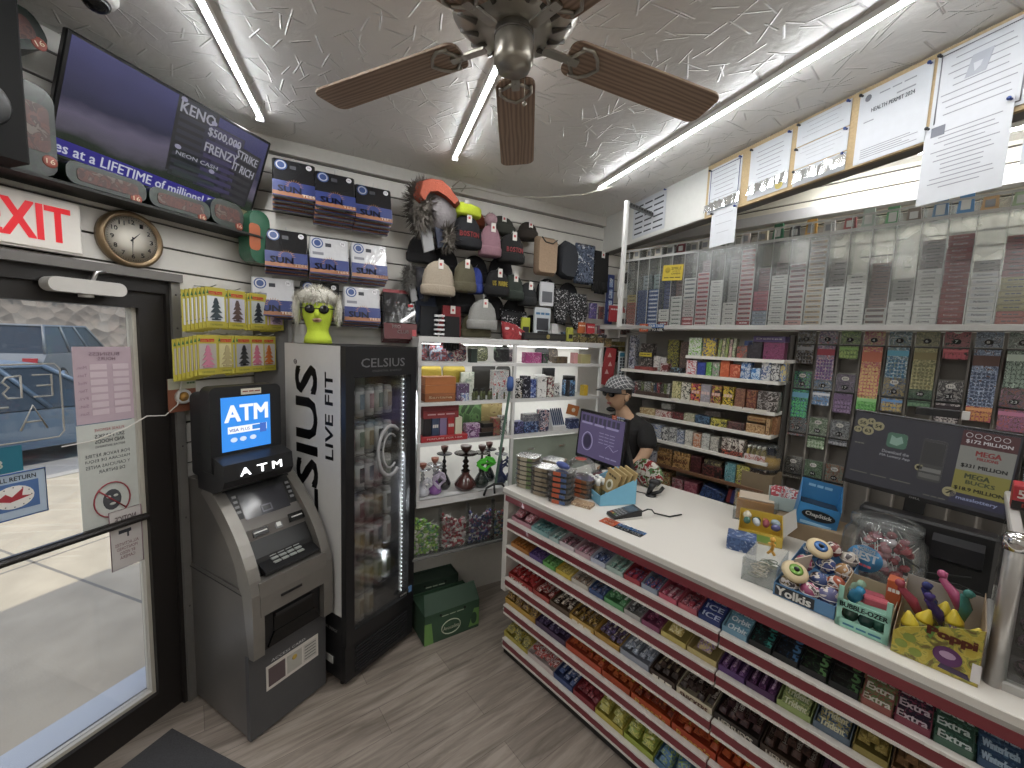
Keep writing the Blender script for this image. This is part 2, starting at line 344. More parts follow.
# ---------------------------------------------------------------- door and glass
BR = C('211d1b', .45); JAMB = mat('worn_jamb_metal', s2l('8d8a86'), .45, .6, var=.2, scale=14)
d = empty('door_1', FW.at(0, 0, 0), FW.a, kind='structure')
mb = MB(); mb.box(-.535, -.44, .0, .09, 0, 2.0, BR); mb.box(-1.50, -1.40, .0, .09, 0, 2.0, BR); mb.box(-1.40, -.535, .0, .09, 1.93, 2.0, BR); mb.box(-1.40, -.535, 0, .09, 0, .13, BR)
mb.box(-.55, -.535, .02, .06, .13, 1.93, C('b9b4a6', .4)); mb.box(-1.4, -.55, .02, .06, .13, .145, C('b9b4a6', .4))
mb.build('door_frame', d)
mb = MB(); mb.box(-.44, -.425, -.02, .12, 0, 2.07, BR); mb.box(-1.52, -.425, -.02, .12, 2.0, 2.07, BR); mb.box(-1.52, -1.5, -.02, .12, 0, 2.07, BR)
mb.box(-1.52, -.39, -.06, .0, 2.055, 2.09, C('6d6a67', .5))
mb.build('door_jamb', d)
mb = MB(); mb.box(-1.40, -.55, .038, .044, .145, 1.93, GLASS); mb.build('glass', d)
mb = MB(); mb.cyl((-1.40, .01, 1.0), (-.535, .01, 1.0), .012, BR, 10); mb.box(-1.4, -.535, .014, .03, .985, 1.015, BR); mb.build('push_bar', d)
mb = MB(); mb.box(-.425, -.388, -.035, .0, 0, 2.09, JAMB)
for z in (.5, .95, 1.3, 1.6, 1.85, 2.0): mb.ball((-.406, -.036, z), .005, C('5a5856', .4), 6, 4)
mb.build('trim_4', loc=FW.at(0, 0, 0), rz=FW.a, kind='structure')
t = empty('door_closer', FW.at(-.735, -.06, 1.965), FW.a, 'rounded silver hydraulic door closer on the dark door head', 'door closer')
mb = MB(); mb.prism(rounded(-.115, .115, 0, .052, .025, 5), -.03, .03, C('c3c0bb', .35)); mb.lathe([(.022, -.012), (.022, 0)], C('c3c0bb', .35), 14, (0, 0, 0)); mb.build('body', t)
mb = MB(); mb.tube([(.02, 0, .05), (.03, -.01, .085), (.1, .03, .1)], .008, STEEL, 6); mb.build('arm', t)
# ---------------------------------------------------------------- things stuck on the door glass (seen from behind, so reversed)
def sheet(name, u0, u1, z0, z1, m, label, cat, parts=(), v=.034, y=0.0, tilt=0):
    mb = MB(); w_ = u1 - u0; h_ = z1 - z0; mb.box(0, w_, 0, .002, 0, h_, m)
    for q in parts: q(mb, w_, h_)
    return mb.build(name, loc=FW.at(u0, v, z0), rz=FW.a, label=label, cat=cat)
def mtext(s, x, z, wd, h, m, bold=0):
    # reversed writing: starts at the right edge and runs left
    return lambda mb, W_, H_: mb.text(s, 0, 0, wd, h, m, X=(-1, 0, 0), O=((x + wd), -.001, z), bold=bold)
PINK = C('b8a2ad', .6); MAG = C('8c6f80', .6)
hp = [mtext('BUSINESS', .05, .275, .10, .014, MAG, .02), mtext('HOURS:', .075, .255, .06, .014, MAG, .02)]
days = ['Mon.', 'Tues.', 'Wed.', 'Thur.', 'Fri.', 'Sat.', 'Sun.']
for i, dn in enumerate(days):
    z = .222 - i * .031
    hp.append(mtext(dn, .01, z, .03, .012, MAG))
    hp.append(lambda mb, W_, H_, z=z: (mb.box(.05, .105, -.0012, 0, z - .004, z + .018, C('cbb9c1', .6)), mb.box(.125, .18, -.0012, 0, z - .004, z + .018, C('cbb9c1', .6))))
sheet('hours_sign', -.745, -.553, 1.452, 1.763, PINK, 'lilac business hours sheet stuck on the door glass, text reversed', 'sign', hp)
NG = C('c2c6c0', .7)
mk = [mtext('PLEASE REMOVE', .055, .43, .10, .012, C('a03038', .6)), mtext('SKI MASKS', .055, .402, .10, .016, INK, .01), mtext('AND HOODS', .055, .38, .10, .016, INK, .01), mtext('BEFORE ENTERING', .055, .362, .1, .009, INK),
      mtext('POR FAVOR RETIRE', .02, .325, .15, .014, INK), mtext('MASCARA DE ESQUI', .02, .302, .15, .014, INK), mtext('Y CAPUCHAS ANTES', .02, .278, .15, .014, INK), mtext('DE ENTRAR', .06, .254, .09, .014, INK)]
def maskicon(mb, W_, H_):
    ring = [(.1 + .062 * math.cos(a * math.pi / 12), -.002, .13 + .075 * math.sin(a * math.pi / 12)) for a in range(24)]
    mb.tube(ring, .0028, C('a23a44', .6), 5, closed=True); mb.tube([(.055, -.002, .18), (.145, -.002, .08)], .0028, C('a23a44', .6), 5)
    mb.ball((.1, 0, .13), (.032, .0015, .045), C('4a4c50', .7), 14, 8); mb.ball((.088, -.001, .145), (.009, .0015, .006), NG, 8, 5); mb.ball((.112, -.001, .145), (.009, .0015, .006), NG, 8, 5); mb.ball((.1, -.001, .112), (.012, .0015, .006), NG, 8, 5)
mk.append(maskicon)
sheet('mask_notice', -.748, -.553, .985, 1.448, NG, 'pale grey paper asking to remove ski masks, crossed mask drawing, on the door glass', 'sign', mk)
def camicon(mb, W_, H_):
    mb.box(.03, .075, -.0015, 0, .155, .17, INK); mb.box(.06, .066, -.0015, 0, .135, .155, INK); mb.tube([(.0, -.001, 0), (.115, -.001, 0), (.115, -.001, .262), (0, -.001, .262)], .002, C('8c6a74', .6), 4, closed=True)
sheet('camera_notice', -.668, -.553, .80, 1.062, C('cfc9c6', .6), 'small reversed NOTICE sheet with a security camera picture, lowest on the door glass', 'sign',
      [mtext('NOTICE', .02, .205, .075, .028, C('6f5a60', .6), .02), camicon, mtext('ALL ACTIVITIES', .015, .10, .085, .014, C('7a3a44', .6)), mtext('MONITORED', .02, .08, .075, .014, C('7a3a44', .6)), mtext('BY VIDEO', .03, .06, .055, .014, C('7a3a44', .6)), mtext('CAMERA', .03, .04, .055, .014, C('7a3a44', .6))], v=.026)
def retclock(mb, W_, H_):
    mb.box(.075, .205, -.0012, 0, .03, .13, C('4a6ea8', .6)); mb.prism([(.14 + .052 * math.cos(a * math.pi / 10), .078 + .042 * math.sin(a * math.pi / 10)) for a in range(20)], -.002, -.0012, WHITE)
    mb.prism([(.095, .075), (.12, .095), (.135, .08), (.165, .108), (.16, .08), (.185, .075), (.13, .062)], -.003, -.002, C('b0303c', .5))
    mb.tube([(0, -.001, 0), (W_, -.001, 0), (W_, -.001, H_), (0, -.001, H_)], .003, C('2e5aa0', .5), 4, closed=True)
    for i in range(12):
        a = i * math.pi / 6; mb.ball((.14 + .045 * math.cos(a), -.002, .078 + .036 * math.sin(a)), .0022, INK, 5, 3)
sheet('return_clock_sign', -1.07, -.845, 1.145, 1.31, C('a9bcd0', .6), 'blue and white WILL RETURN sign with a red-handed paper clock', 'sign', [retclock, lambda mb, W_, H_: mb.text('WILL RETURN', .085, .137, .115, .016, C('22262e', .6), bold=.02)])
sheet('teal_sign', -1.09, -.90, 1.315, 1.41, C('1f6f86', .5), 'teal sign standing in the door glass above the return clock', 'sign', [lambda mb, W_, H_: mb.text('8', .12, .02, .02, .03, WHITE, bold=.02)])
mb = MB()
NEON = C('a8a49c', .4)
def npath(pts, r=.0035): mb.tube([(x, 0, z) for x, z in pts], r, NEON, 5)
# reversed E B T and A T M, tubes of an unlit sign
for x0, ch in ((-.86, 'E'), (-.935, 'B'), (-1.01, 'T')):
    if ch == 'E': npath([(x0, 1.66), (x0 + .05, 1.66), (x0 + .05, 1.58), (x0, 1.58)]); npath([(x0 + .01, 1.62), (x0 + .05, 1.62)])
    if ch == 'B': npath([(x0 + .045, 1.66), (x0 + .01, 1.655), (x0, 1.64), (x0 + .015, 1.62), (x0, 1.60), (x0 + .01, 1.582), (x0 + .045, 1.58), (x0 + .045, 1.66)])
    if ch == 'T': npath([(x0, 1.66), (x0 + .06, 1.66)]); npath([(x0 + .03, 1.66), (x0 + .03, 1.58)])
for x0, ch in ((-.90, 'A'), (-.985, 'T')):
    if ch == 'A': npath([(x0, 1.46), (x0 + .035, 1.55), (x0 + .07, 1.46)]); npath([(x0 + .015, 1.49), (x0 + .055, 1.49)])
    if ch == 'T': npath([(x0, 1.55), (x0 + .06, 1.55)]); npath([(x0 + .03, 1.55), (x0 + .03, 1.46)])
npath([(-1.1, 1.70), (-.80, 1.70), (-.785, 1.68), (-.785, 1.44), (-.80, 1.42), (-1.1, 1.42)], .003)
mb.build('neon_sign', loc=FW.at(0, .03, 0), rz=FW.a, label='unlit clear tube EBT and ATM sign seen reversed in the door', cat='sign')
mb = MB(); mb.tube([FW.at(-.80, .02, 1.38), FW.at(-.70, .015, 1.385), FW.at(-.60, 0, 1.42), FW.at(-.53, -.01, 1.46), FW.at(-.47, -.03, 1.455), FW.at(-.43, -.05, 1.5), FW.at(-.405, -.05, 1.62), FW.at(-.40, -.05, 1.70)], .0028, C('d4d0c8', .5), 6)
mb.build('cable', label='thin white cable running from the door glass over the jamb', cat='cable')
# mat
mb = MB()
mb.box(0, .85, -.75, 0, .001, .010, mat('mat_rubber', s2l('3b3b3d'), .95, var=.3, scale=160, bump=.5, bscale=200))
mb.build('door_mat', loc=(-1.51, 1.74, 0), rz=rad(-20), label='dark grey rubber door mat in front of the door', cat='door mat')
# ================================================================ outside
CONC = mat('sidewalk_concrete', s2l('b0a48c'), .9, var=.3, scale=3.5, bump=.4, bscale=90); ASPH = mat('asphalt', s2l('8d8b88'), .95, var=.2, scale=60)
mb = MB(); mb.box(-14, 16, .16, 4.9, -.3, -.03, CONC)
for u in range(-14, 16, 2): mb.box(u, u + .02, .16, 4.9, -.03, -.029, C('7b766c', .9))
mb.box(-14, 16, 2.4, 2.42, -.03, -.029, C('7b766c', .9)); mb.build('floor_sidewalk', loc=FW.at(0, 0, 0), rz=FW.a, kind='structure')
mb = MB(); mb.box(-1.6, -.3, .12, .42, -.03, .0, C('b6bcc2', .5)); mb.box(-1.6, -.3, .2, .22, .0, .006, C('8c9298', .4)); mb.build('door_sill', loc=FW.at(0, 0, 0), rz=FW.a, kind='structure')
mb = MB(); mb.box(-40, 80, 4.9, 19, -.3, -.15, ASPH); mb.box(-40, 60, 4.75, 4.9, -.3, -.02, C('a7a298', .9)); mb.build('floor_street', loc=FW.at(0, 0, 0), rz=FW.a, kind='structure')
mb = MB(); mb.lathe([(.3, 0), (.3, .004)], C('8d6f63', .7), 24, (0, 0, 0)); mb.lathe([(.22, .004), (.22, .008)], mat('grate_iron', s2l('4b4f58'), .6, var=.5, scale=60), 24)
mb.build('street_cover', loc=FW.at(-1.0, 2.0, -.03), rz=FW.a, label='round iron cover set in the sidewalk outside the door', cat='manhole cover')
def stone_mat():
    m = bpy.data.materials.new('rubble_stone'); m.use_nodes = True; nt = m.node_tree; b = _out(m); L = nt.links.new
    tc = nt.nodes.new('ShaderNodeTexCoord'); vo = nt.nodes.new('ShaderNodeTexVoronoi'); vo.inputs['Scale'].default_value = 2.6; L(tc.outputs['Object'], vo.inputs['Vector'])
    cr = nt.nodes.new('ShaderNodeValToRGB'); cr.color_ramp.elements[0].color = (*s2l('7f6f62'), 1); cr.color_ramp.elements[1].color = (*s2l('b7a796'), 1)
    L(vo.outputs['Color'], cr.inputs['Fac']); L(cr.outputs[0], b.inputs['Base Color']); b.inputs['Roughness'].default_value = .95
    bp = nt.nodes.new('ShaderNodeBump'); bp.inputs['Distance'].default_value = .1; L(vo.outputs['Distance'], bp.inputs['Height']); L(bp.outputs[0], b.inputs['Normal']); return m
mb = MB(); mb.box(-40, 80, 19, 19.5, -.3, 2.85, stone_mat()); mb.build('wall_street', loc=FW.at(0, 0, 0), rz=FW.a, kind='structure')
# leaves along the wall top
LEAF = mat('leaves', s2l('4f7a36'), .7, var=.4, scale=3)
def shrub(u, w_, h_, lab):
    mb = MB(); n = 420
    for i in range(n):
        x = max(-1.4, min(1.4, R.gauss(0, w_ * .35))); y = R.uniform(-.4, .4); z = abs(R.gauss(0, h_ * .4)) - .1; s = R.uniform(.06, .14); a = R.uniform(0, 6.3); b = R.uniform(-1, 1)
        p = Vector((x, y, z)); d1 = Vector((math.cos(a), math.sin(a), b)).normalized() * s; d2 = Vector((-math.sin(a), math.cos(a) * .5, .8)).normalized() * s * .7
        mb.add([tuple(p - d1), tuple(p + d2), tuple(p + d1), tuple(p - d2)], [(0, 1, 2, 3)], LEAF)
    mb.build('shrub', loc=FW.at(u, 19.3, 2.8), rz=FW.a, label=lab, cat='shrub', group='shrubs on the stone wall')
for i, u in enumerate((0, 3, 6, 9, 12, 15)): shrub(u, 3.2, 1.0 if i % 2 else .7, 'green shrub growing over the top of the stone wall across the street')
def car(name, loc, rz, body, Lc, Wc, Hc, label, kind='sedan'):
    t = empty(name, loc, rz, label, 'car'); bm = mat('car_' + body, s2l(body), .45, .2, coat=.3); gl = mat('car_glass', s2l('28323c'), .25, 0)
    h1 = Hc * .56
    prof = [(-Lc / 2, .25), (-Lc / 2, h1 * .8), (-Lc / 2 + .15, h1), (Lc / 2 - 1.0, h1 * .97), (Lc / 2 - .1, h1 * .8), (Lc / 2, h1 * .6), (Lc / 2, .25)]
    mb = MB(); mb.prism(prof, -Wc / 2, Wc / 2, bm, 'y'); 
    for sx in (-1, 1): mb.box(sx * Lc / 2 - .05, sx * Lc / 2 + .05, -Wc / 2 + .05, Wc / 2 - .05, .3, .5, C('303236', .5))
    mb.build('body', t)
    tail = .15 if kind == 'suv' else .75
    cab0 = [(-Lc / 2 + tail, h1), (Lc / 2 - 1.3, h1)]; top = [(-Lc / 2 + tail + .35, Hc), (Lc / 2 - 2.1, Hc)]
    mb = MB(); w0 = Wc / 2 - .04; w1 = Wc / 2 - .22
    v = [(cab0[0][0], -w0, h1), (cab0[1][0], -w0, h1), (cab0[1][0], w0, h1), (cab0[0][0], w0, h1), (top[0][0], -w1, Hc - .04), (top[1][0], -w1, Hc - .04), (top[1][0], w1, Hc - .04), (top[0][0], w1, Hc - .04)]
    mb.add(v, [(0, 1, 5, 4), (1, 2, 6, 5), (2, 3, 7, 6), (3, 0, 4, 7)], gl); mb.build('windows', t)
    mb = MB(); mb.box(top[0][0] - .03, top[1][0] + .03, -w1 - .02, w1 + .02, Hc - .05, Hc, bm, .03)
    for sy in (-1, 1):
        for k in (0.0, .36, .68, 1.0):
            a = (cab0[0][0] + (cab0[1][0] - cab0[0][0]) * k, sy * w0, h1); b = (top[0][0] + (top[1][0] - top[0][0]) * k, sy * w1, Hc - .03); mb.tube([a, b], .035, bm, 5)
    mb.build('roof', t)
    for sx in (-Lc / 2 + .8, Lc / 2 - .85):
        for sy in (-1, 1):
            mb = MB(); mb.lathe([(.12, -.01), (.24, 0), (.33, .02), (.33, .2)], C('1c1c1e', .7), 20, (0, 0, 0), ax=(0, -sy, 0)); mb.lathe([(.0, -.03), (.2, -.015), (.2, 0)], STEEL, 14, ax=(0, -sy, 0))
            mb.build('wheel', t, loc=(sx, sy * (Wc / 2 + .01), .33))
    for sy in (-1, 1):
        mb = MB(); mb.box(-Lc / 2 - .02, -Lc / 2 + .03, sy * (Wc / 2 - .28) - .15, sy * (Wc / 2 - .28) + .15, h1 * .72, h1 * .88, RED); mb.build('tail_light', t)
    mb = MB(); mb.box(-Lc / 2 - .03, -Lc / 2, -.25, .25, h1 * .62, h1 * .8, C('c9c9c4', .5)); mb.build('number_plate', t)
    return t
car('car', FW.at(1.5, 6.9, -.15), FW.a, '4c6278', 4.6, 1.8, 1.42, 'blue car parked at the curb outside, just beyond the sidewalk')
car('car', FW.at(6.1, 16.3, -.05), rad(112), '6e7478', 4.7, 1.9, 1.85, 'grey sport utility car seen through the top of the door glass', 'suv')
car('car', FW.at(12.8, 16.0, -.05), FW.a, 'c8ccd0', 4.6, 1.8, 1.6, 'pale silver car at the right edge of the door glass', 'suv')
# ================================================================ lighting of the room
def led_tube(a, b, label, bri=48.0, gain=1.0):
    A = Vector((*a, CEIL)); B = Vector((*b, CEIL)); d = B - A; L = d.length
    t = empty('led_tube', (a[0], a[1], CEIL), math.atan2(d.y, d.x), label, 'ceiling light', 'led tubes under the ceiling')
    mb = MB(); mb.box(0, L, -.013, .013, -.022, -.001, WHITE); mb.box(-.012, .004, -.016, .016, -.04, -.002, WHITE); mb.box(L - .004, L + .012, -.016, .016, -.04, -.002, WHITE); mb.build('housing', t)
    mb = MB(); n = 8; pts = [(.008 * math.cos(math.pi + math.pi * i / n), -.024 + .008 * math.sin(math.pi + math.pi * i / n)) for i in range(n + 1)]
    mb.prism(pts, .004, L - .004, mat('lit_tube', (1, 1, 1), emit=(.93, .97, 1.0), es=bri), 'x'); mb.build('tube', t)
    l = light('led_light', 'AREA', ((A + B) / 2 + Vector((0, 0, -.045)))[:], 3.6 * L * gain, (1.0, .965, .92), shape='RECTANGLE', size=L, size_y=.03)
    l.rotation_euler = (0, 0, t.rotation_euler[2])
    return t
led_tube((-.55, .05), (-1.242, 2.082), 'led tube on the ceiling left of the fan, above the television')
led_tube((-.035, 1.46), (-.367, 2.435), 'led tube partly hidden behind the middle fan blade')
led_tube((1.36, .55), (.519, 2.797), 'long led tube on the ceiling between the fan and the notice board')
led_tube((2.75, 1.15), (1.70, 2.52), 'led tube behind the notice board, above the tobacco rack')
led_tube((-1.6, -1.2), (-.2, -1.2), 'added fill led tube, out of view behind the viewer', gain=2.6)  # unseen tube, assumed and added as fill from behind
led_tube((2.2, -1.2), (2.2, .2), 'added fill led tube, out of view right of the viewer', gain=4.5)  # unseen tube, added and boosted to brighten the rack and ticket wall
# ================================================================ on and along the street front wall
t = empty('exit_sign', FW.at(-1.02, -.012, 2.112), FW.a, 'white EXIT sign with red letters above the door', 'exit sign')
mb = MB(); mb.box(0, .285, -.05, 0, 0, .178, C('e9e4dc', .4), .006); mb.box(.0, .285, -.045, -.005, -.008, 0, C('c9c4bc', .4)); mb.build('housing', t)
mb = MB(); mb.text('EXIT', .035, .028, .215, .118, mat('exit_red', s2l('e0303a'), .4, emit=s2l('e0303a'), es=.4), y=-.0515, bold=.035); mb.build('letters', t)
# wall clock
t = empty('wall_clock', FW.at(-.565, -.012, 2.206), FW.a, 'round wall clock with bronze rim beside the exit sign', 'clock')
mb = MB(); BRZ = mat('bronze_rim', s2l('8a7355'), .35, .6)
mb.lathe([(.112, 0), (.114, .02), (.108, .036), (.096, .038), (.092, .026)], BRZ, 36, ax=(0, -1, 0)); mb.build('rim', t)
mb = MB(); mb.lathe([(.094, .026), (.0, .0262)], C('f4eee0', .5), 36, ax=(0, -1, 0))
for i in range(12):
    a = math.pi / 2 - (i + 1) * math.pi / 6; s_ = str(i + 1); h_ = .017; mb.text(s_, .068 * math.cos(a) - (.006 if i < 9 else .01), .068 * math.sin(a) - .008, .012 if i < 9 else .02, h_, C('1a1a1a', .5), y=-.0275, bold=.02)
for i in range(60):
    a = i * math.pi / 30; mb.tube([(.086 * math.cos(a), -.0275, .086 * math.sin(a)), (.082 * math.cos(a), -.0275, .082 * math.sin(a))], .0007, C('1a1a1a', .5), 4)
mb.build('dial', t)
for nm, an, ln, wd in (('hour_hand', 90 - 42, .046, .0035), ('minute_hand', 90 - 183, .072, .0025), ('second_hand', 90 - 183 + 14, .02, .001)):
    a = rad(an); mb = MB(); mb.add([(-wd * math.sin(a) * 1 - .01 * math.cos(a), -.030, wd * math.cos(a) - .01 * math.sin(a)), (wd * math.sin(a) - .01 * math.cos(a), -.030, -wd * math.cos(a) - .01 * math.sin(a)), (ln * math.cos(a), -.030, ln * math.sin(a))], [(0, 1, 2)], C('1a1a1a', .5)); mb.build(nm, t)
# television
SCR = lambda name, h1, h2, h3, es: None
def screen_mat(name, cols, es, scale=3.0, axis=2):
    """lit picture: vertical run of colours with soft clouds"""
    m = bpy.data.materials.new(name); m.use_nodes = True; nt = m.node_tree; b = _out(m); L = nt.links.new
    tc = nt.nodes.new('ShaderNodeTexCoord'); sp = nt.nodes.new('ShaderNodeSeparateXYZ'); L(tc.outputs['Generated'], sp.inputs[0])
    no = nt.nodes.new('ShaderNodeTexNoise'); no.inputs['Scale'].default_value = scale; no.inputs['Detail'].default_value = 4; L(tc.outputs['Generated'], no.inputs['Vector'])
    ma = nt.nodes.new('ShaderNodeMath'); ma.operation = 'MULTIPLY_ADD'; ma.inputs[1].default_value = .35; L(no.outputs['Fac'], ma.inputs[0]); L(sp.outputs[axis], ma.inputs[2])
    su = nt.nodes.new('ShaderNodeMath'); su.operation = 'SUBTRACT'; su.inputs[1].default_value = .175; L(ma.outputs[0], su.inputs[0])
    cr = nt.nodes.new('ShaderNodeValToRGB'); e = cr.color_ramp.elements
    e[0].position = cols[0][0]; e[0].color = (*s2l(cols[0][1]), 1); e[1].position = cols[-1][0]; e[1].color = (*s2l(cols[-1][1]), 1)
    for p, h in cols[1:-1]: q = e.new(p); q.color = (*s2l(h), 1)
    L(su.outputs[0], cr.inputs['Fac']); b.inputs['Base Color'].default_value = (.01, .01, .01, 1); L(cr.outputs[0], b.inputs['Emission Color']); b.inputs['Emission Strength'].default_value = es
    b.inputs['Roughness'].default_value = .25; return m
def glow(h, es=1.0): return mat('glow_%s_%d' % (h, es * 10), (.02, .02, .02), .3, emit=s2l(h), es=es)
TVW, TVH = .742, .423
t = empty('television', (-1.6619, 1.5122, 2.4304), 0, 'wide flat television over the door showing a KENO lottery picture', 'television')
t.rotation_euler = (Matrix.Rotation(1.1624, 3, 'Z') @ Matrix.Rotation(.355, 3, 'X') @ Matrix.Rotation(.0681, 3, 'Y')).to_euler()
mb = MB(); mb.box(0, TVW, 0, .032, 0, TVH, C('0e0e10', .3), .004); mb.box(.3, .6, .032, .05, .08, .25, C('161618', .6)); mb.build('case', t)
mb = MB(); mb.box(.014, TVW - .014, -.0012, 0, .014, TVH - .012, screen_mat('keno_picture', [(0, '1a2416'), (.2, '202a20'), (.27, '4e4a58'), (.40, '5c566c'), (.52, '2c2c44'), (1, '404070')], .8))
mb.box(.016, TVW - .16, -.002, -.0012, .022, .075, glow('241c8c', .7)); mb.text('es at a LIFETIME of millions! Pla', .022, .030, TVW - .19, .036, glow('b9bccb', .8), y=-.0026, bold=.02)
mb.box(TVW - .158, TVW - .02, -.002, -.0012, .018, .07, glow('6e6440', .6)); mb.text('0:16', TVW - .085, .03, .06, .026, glow('1c1c1c', .3), y=-.0026, bold=.02); mb.text('NEXT', TVW - .15, .05, .045, .01, glow('1c1c1c', .3), y=-.0026); mb.text('DRAW', TVW - .15, .03, .045, .01, glow('1c1c1c', .3), y=-.0026)
def ticketpic(x, z, wd, h, c1, c2, an, words):
    an = rad(an); ca, sa = math.cos(an), math.sin(an)
    def q(a, b): return (x + a * ca - b * sa, 0, z + a * sa + b * ca)
    def rect(a0, a1, b0, b1, m, y): mb.add([(q(a, b)[0], y, q(a, b)[2]) for a, b in ((a0, b0), (a1, b0), (a1, b1), (a0, b1))], [(0, 1, 2, 3)], m)
    rect(0, wd, 0, h, glow(c1, .5), -.0022)
    n = max(3, int(h / .028))
    for i in range(n): rect(wd * .08, wd * .92, h * (i + .2) / n, h * (i + .75) / n, glow(c2, .45), -.0026)
    for k, wo in enumerate(words): O = q(wd * .08, h * (.8 - .24 * k)); mb.text(wo, 0, 0, wd * .84, h * .14, glow('a8a8b4', .6), O=(O[0], -.0030, O[2]), X=(ca, 0, sa), Z=(-sa, 0, ca), bold=.03)
ticketpic(.345, .115, .16, .30, '14141c', '2e2e44', 2, ['KENO'])
ticketpic(.455, .10, .17, .27, '2c2a48', '40386a', 1, ['$500,000', 'FRENZY'])
ticketpic(.575, .09, .12, .25, '1c1c26', '34343c', -4, ['STRIKE', 'IT RICH'])
ticketpic(.355, .10, .20, .11, '1a2424', '2c3c3c', 2, ['NEON CASH'])
for px_, pz_ in ((.355, .405), (.48, .375), (.59, .335), (.37, .22), (.515, .18)): mb.prism([(px_ + .012 * math.cos(a * .52), pz_ + .009 * math.sin(a * .52)) for a in range(12)], -.0034, -.0028, glow('9a98b4', .6))
mb.build('screen', t)
mb = MB(); mb.box(.4, .5, .05, .08, .12, .22, C('222224', .5)); mb.build('bracket', t)
# packages lying on the ledge behind the television
mb = MB(); mb.box(-2.2, -.06, -.16, -.012, 2.325, 2.335, C('1c1e1c', .6)); mb.build('wall_ledge', loc=FW.at(0, 0, 0), rz=FW.a, label='dark shelf board high on the street wall under the television', cat='shelf')
PK = pack('0e1c14', '13261a', '0a120e', scale=16, rough=.3); PKR = pack('44201a', '52281e', '381a14', '5c5046', scale=26)
def logpack(u, z, wd, h, v, lab, tilt=0.0, dep=.12):
    t = empty('firelog_pack', FW.at(u, v, z), FW.a, lab, 'firelog package', 'green and red log packages on the high shelf', rot=(0, tilt, FW.a))
    z0_ = .012; mb = MB(); pts = rounded(0, wd, z0_, h, min(wd, h) * .35, 4); mb.prism(pts, -dep, 0, PK, 'y', True); mb.build('wrapper', t)
    mb = MB(); mb.prism(rounded(wd * .12, wd * .88, h * .3, h * .8, min(wd, h) * .15, 3), -dep - .002, -dep, PKR, 'y'); mb.build('label', t)
    mb = MB(); mb.ball((wd * .85, -dep, h * .22), (.02, .003, .02), C('8c3a2a', .5), 12, 6); mb.text('16', wd * .85 - .011, h * .22 - .008, .022, .016, C('d6c8a8', .5), y=-dep - .004); mb.build('count_badge', t)
for a in ((-1.42, 2.327, .20, .16, -.02, 'green log package at the far left of the high shelf'),
          (-.95, 2.327, .13, .30, -.03, 'upright red and green log package left of the television', 0, .10),
          (-1.0, 2.64, .22, .13, -.02, 'shiny green wrapped bundle at the ceiling left of the television', -.5),
          (-.81, 2.327, .24, .09, -.03, 'log package under the left end of the television'),
          (-.56, 2.327, .24, .09, -.03, 'log package under the middle of the television'),
          (-.31, 2.327, .16, .13, -.02, 'log package under the right end of the television')): logpack(*a)
t = empty('cushion_pack', FW.at(-.13, -.10, 2.20), FW.a, 'clear green bag with orange print hanging at the corner by the black t-shirts', 'bag')
mb = MB(); mb.prism(rounded(.005, .12, 0, .26, .05, 5), -.05, .03, mat('green_film', s2l('2f6048'), .2, coat=.5), 'y', True); mb.build('bag', t)
mb = MB(); mb.prism(rounded(.0, .06, .06, .19, .02, 3), -.053, -.05, C('a8552f', .4), 'y'); mb.build('print', t)
t = empty('speaker', FW.at(-1.145, -.12, 2.27), FW.a, 'tall black speaker box at the left edge over the exit sign', 'speaker')
mb = MB(); mb.box(.0, .20, -.15, .0, .06, .60, C('050505', .9), .006); mb.build('cabinet', t)
mb = MB(); mb.lathe([(.07, 0), (.065, .008), (.03, .004), (0, .003)], C('1b1b1b', .5), 20, (.1, -.15, .2), ax=(0, -1, 0)); mb.build('driver', t)
mb = MB(); mb.lathe([(.05, 0), (.045, .006), (0, .003)], C('1b1b1b', .5), 20, (.1, -.15, .45), ax=(0, -1, 0)); mb.build('driver', t)
mb = MB(); mb.box(.05, .15, -.1, .03, .06, .1, C('0d0d0d', .6)); mb.build('bracket', t)
# ceiling camera dome
t = empty('camera_dome', (-1.338, 1.40, CEIL), 0, 'small black and white security camera dome on the ceiling', 'security camera')
mb = MB(); mb.lathe([(.0, -.03), (.045, -.028), (.055, -.012), (.055, 0)], WHITE, 20); mb.build('base', t)
mb = MB(); mb.ball((.0, 0, -.03), (.036, .036, .03), GLOSSBLK, 16, 8); mb.build('dome', t)
# air fresheners on pegs
YEL = C('ae a12e'.replace(' ', ''), .45)
def freshener(art, art2):
    t = empty('air_freshener', (0, 0, 0), 0, 'x', 'air freshener')
    mb = MB(); mb.box(-.045, .045, -.002, 0, -.185, 0, YEL); mb.box(-.038, .038, -.003, -.002, -.155, -.04, C(art2, .25)); mb.box(-.030, .030, -.003, -.002, -.033, -.018, RED); mb.text('Little Trees', -.028, -.031, .056, .010, YEL, y=-.0035)
    mb.text('CAR FRESHNER', -.028, -.175, .056, .008, C('3c5a2c', .5), y=-.0032); mb.prism([(-.04, -.03), (-.035, -.012), (-.03, -.03)], -.003, -.002, C('2c6a3c', .5)); mb.build('card', t)
    mb = MB(); A = C(art, .4)
    for k, (wd, z0) in enumerate(((.013, -.048), (.02, -.068), (.026, -.090), (.030, -.114))): mb.prism([(-wd, z0 - .026), (wd, z0 - .026), (.004, z0), (-.004, z0)], -.006, -.003, A)
    mb.box(-.007, .007, -.006, -.003, -.15, -.138, A); mb.box(-.02, .02, -.006, -.003, -.150, -.144, A); mb.build('tree', t)
    return t
FR_ = {}
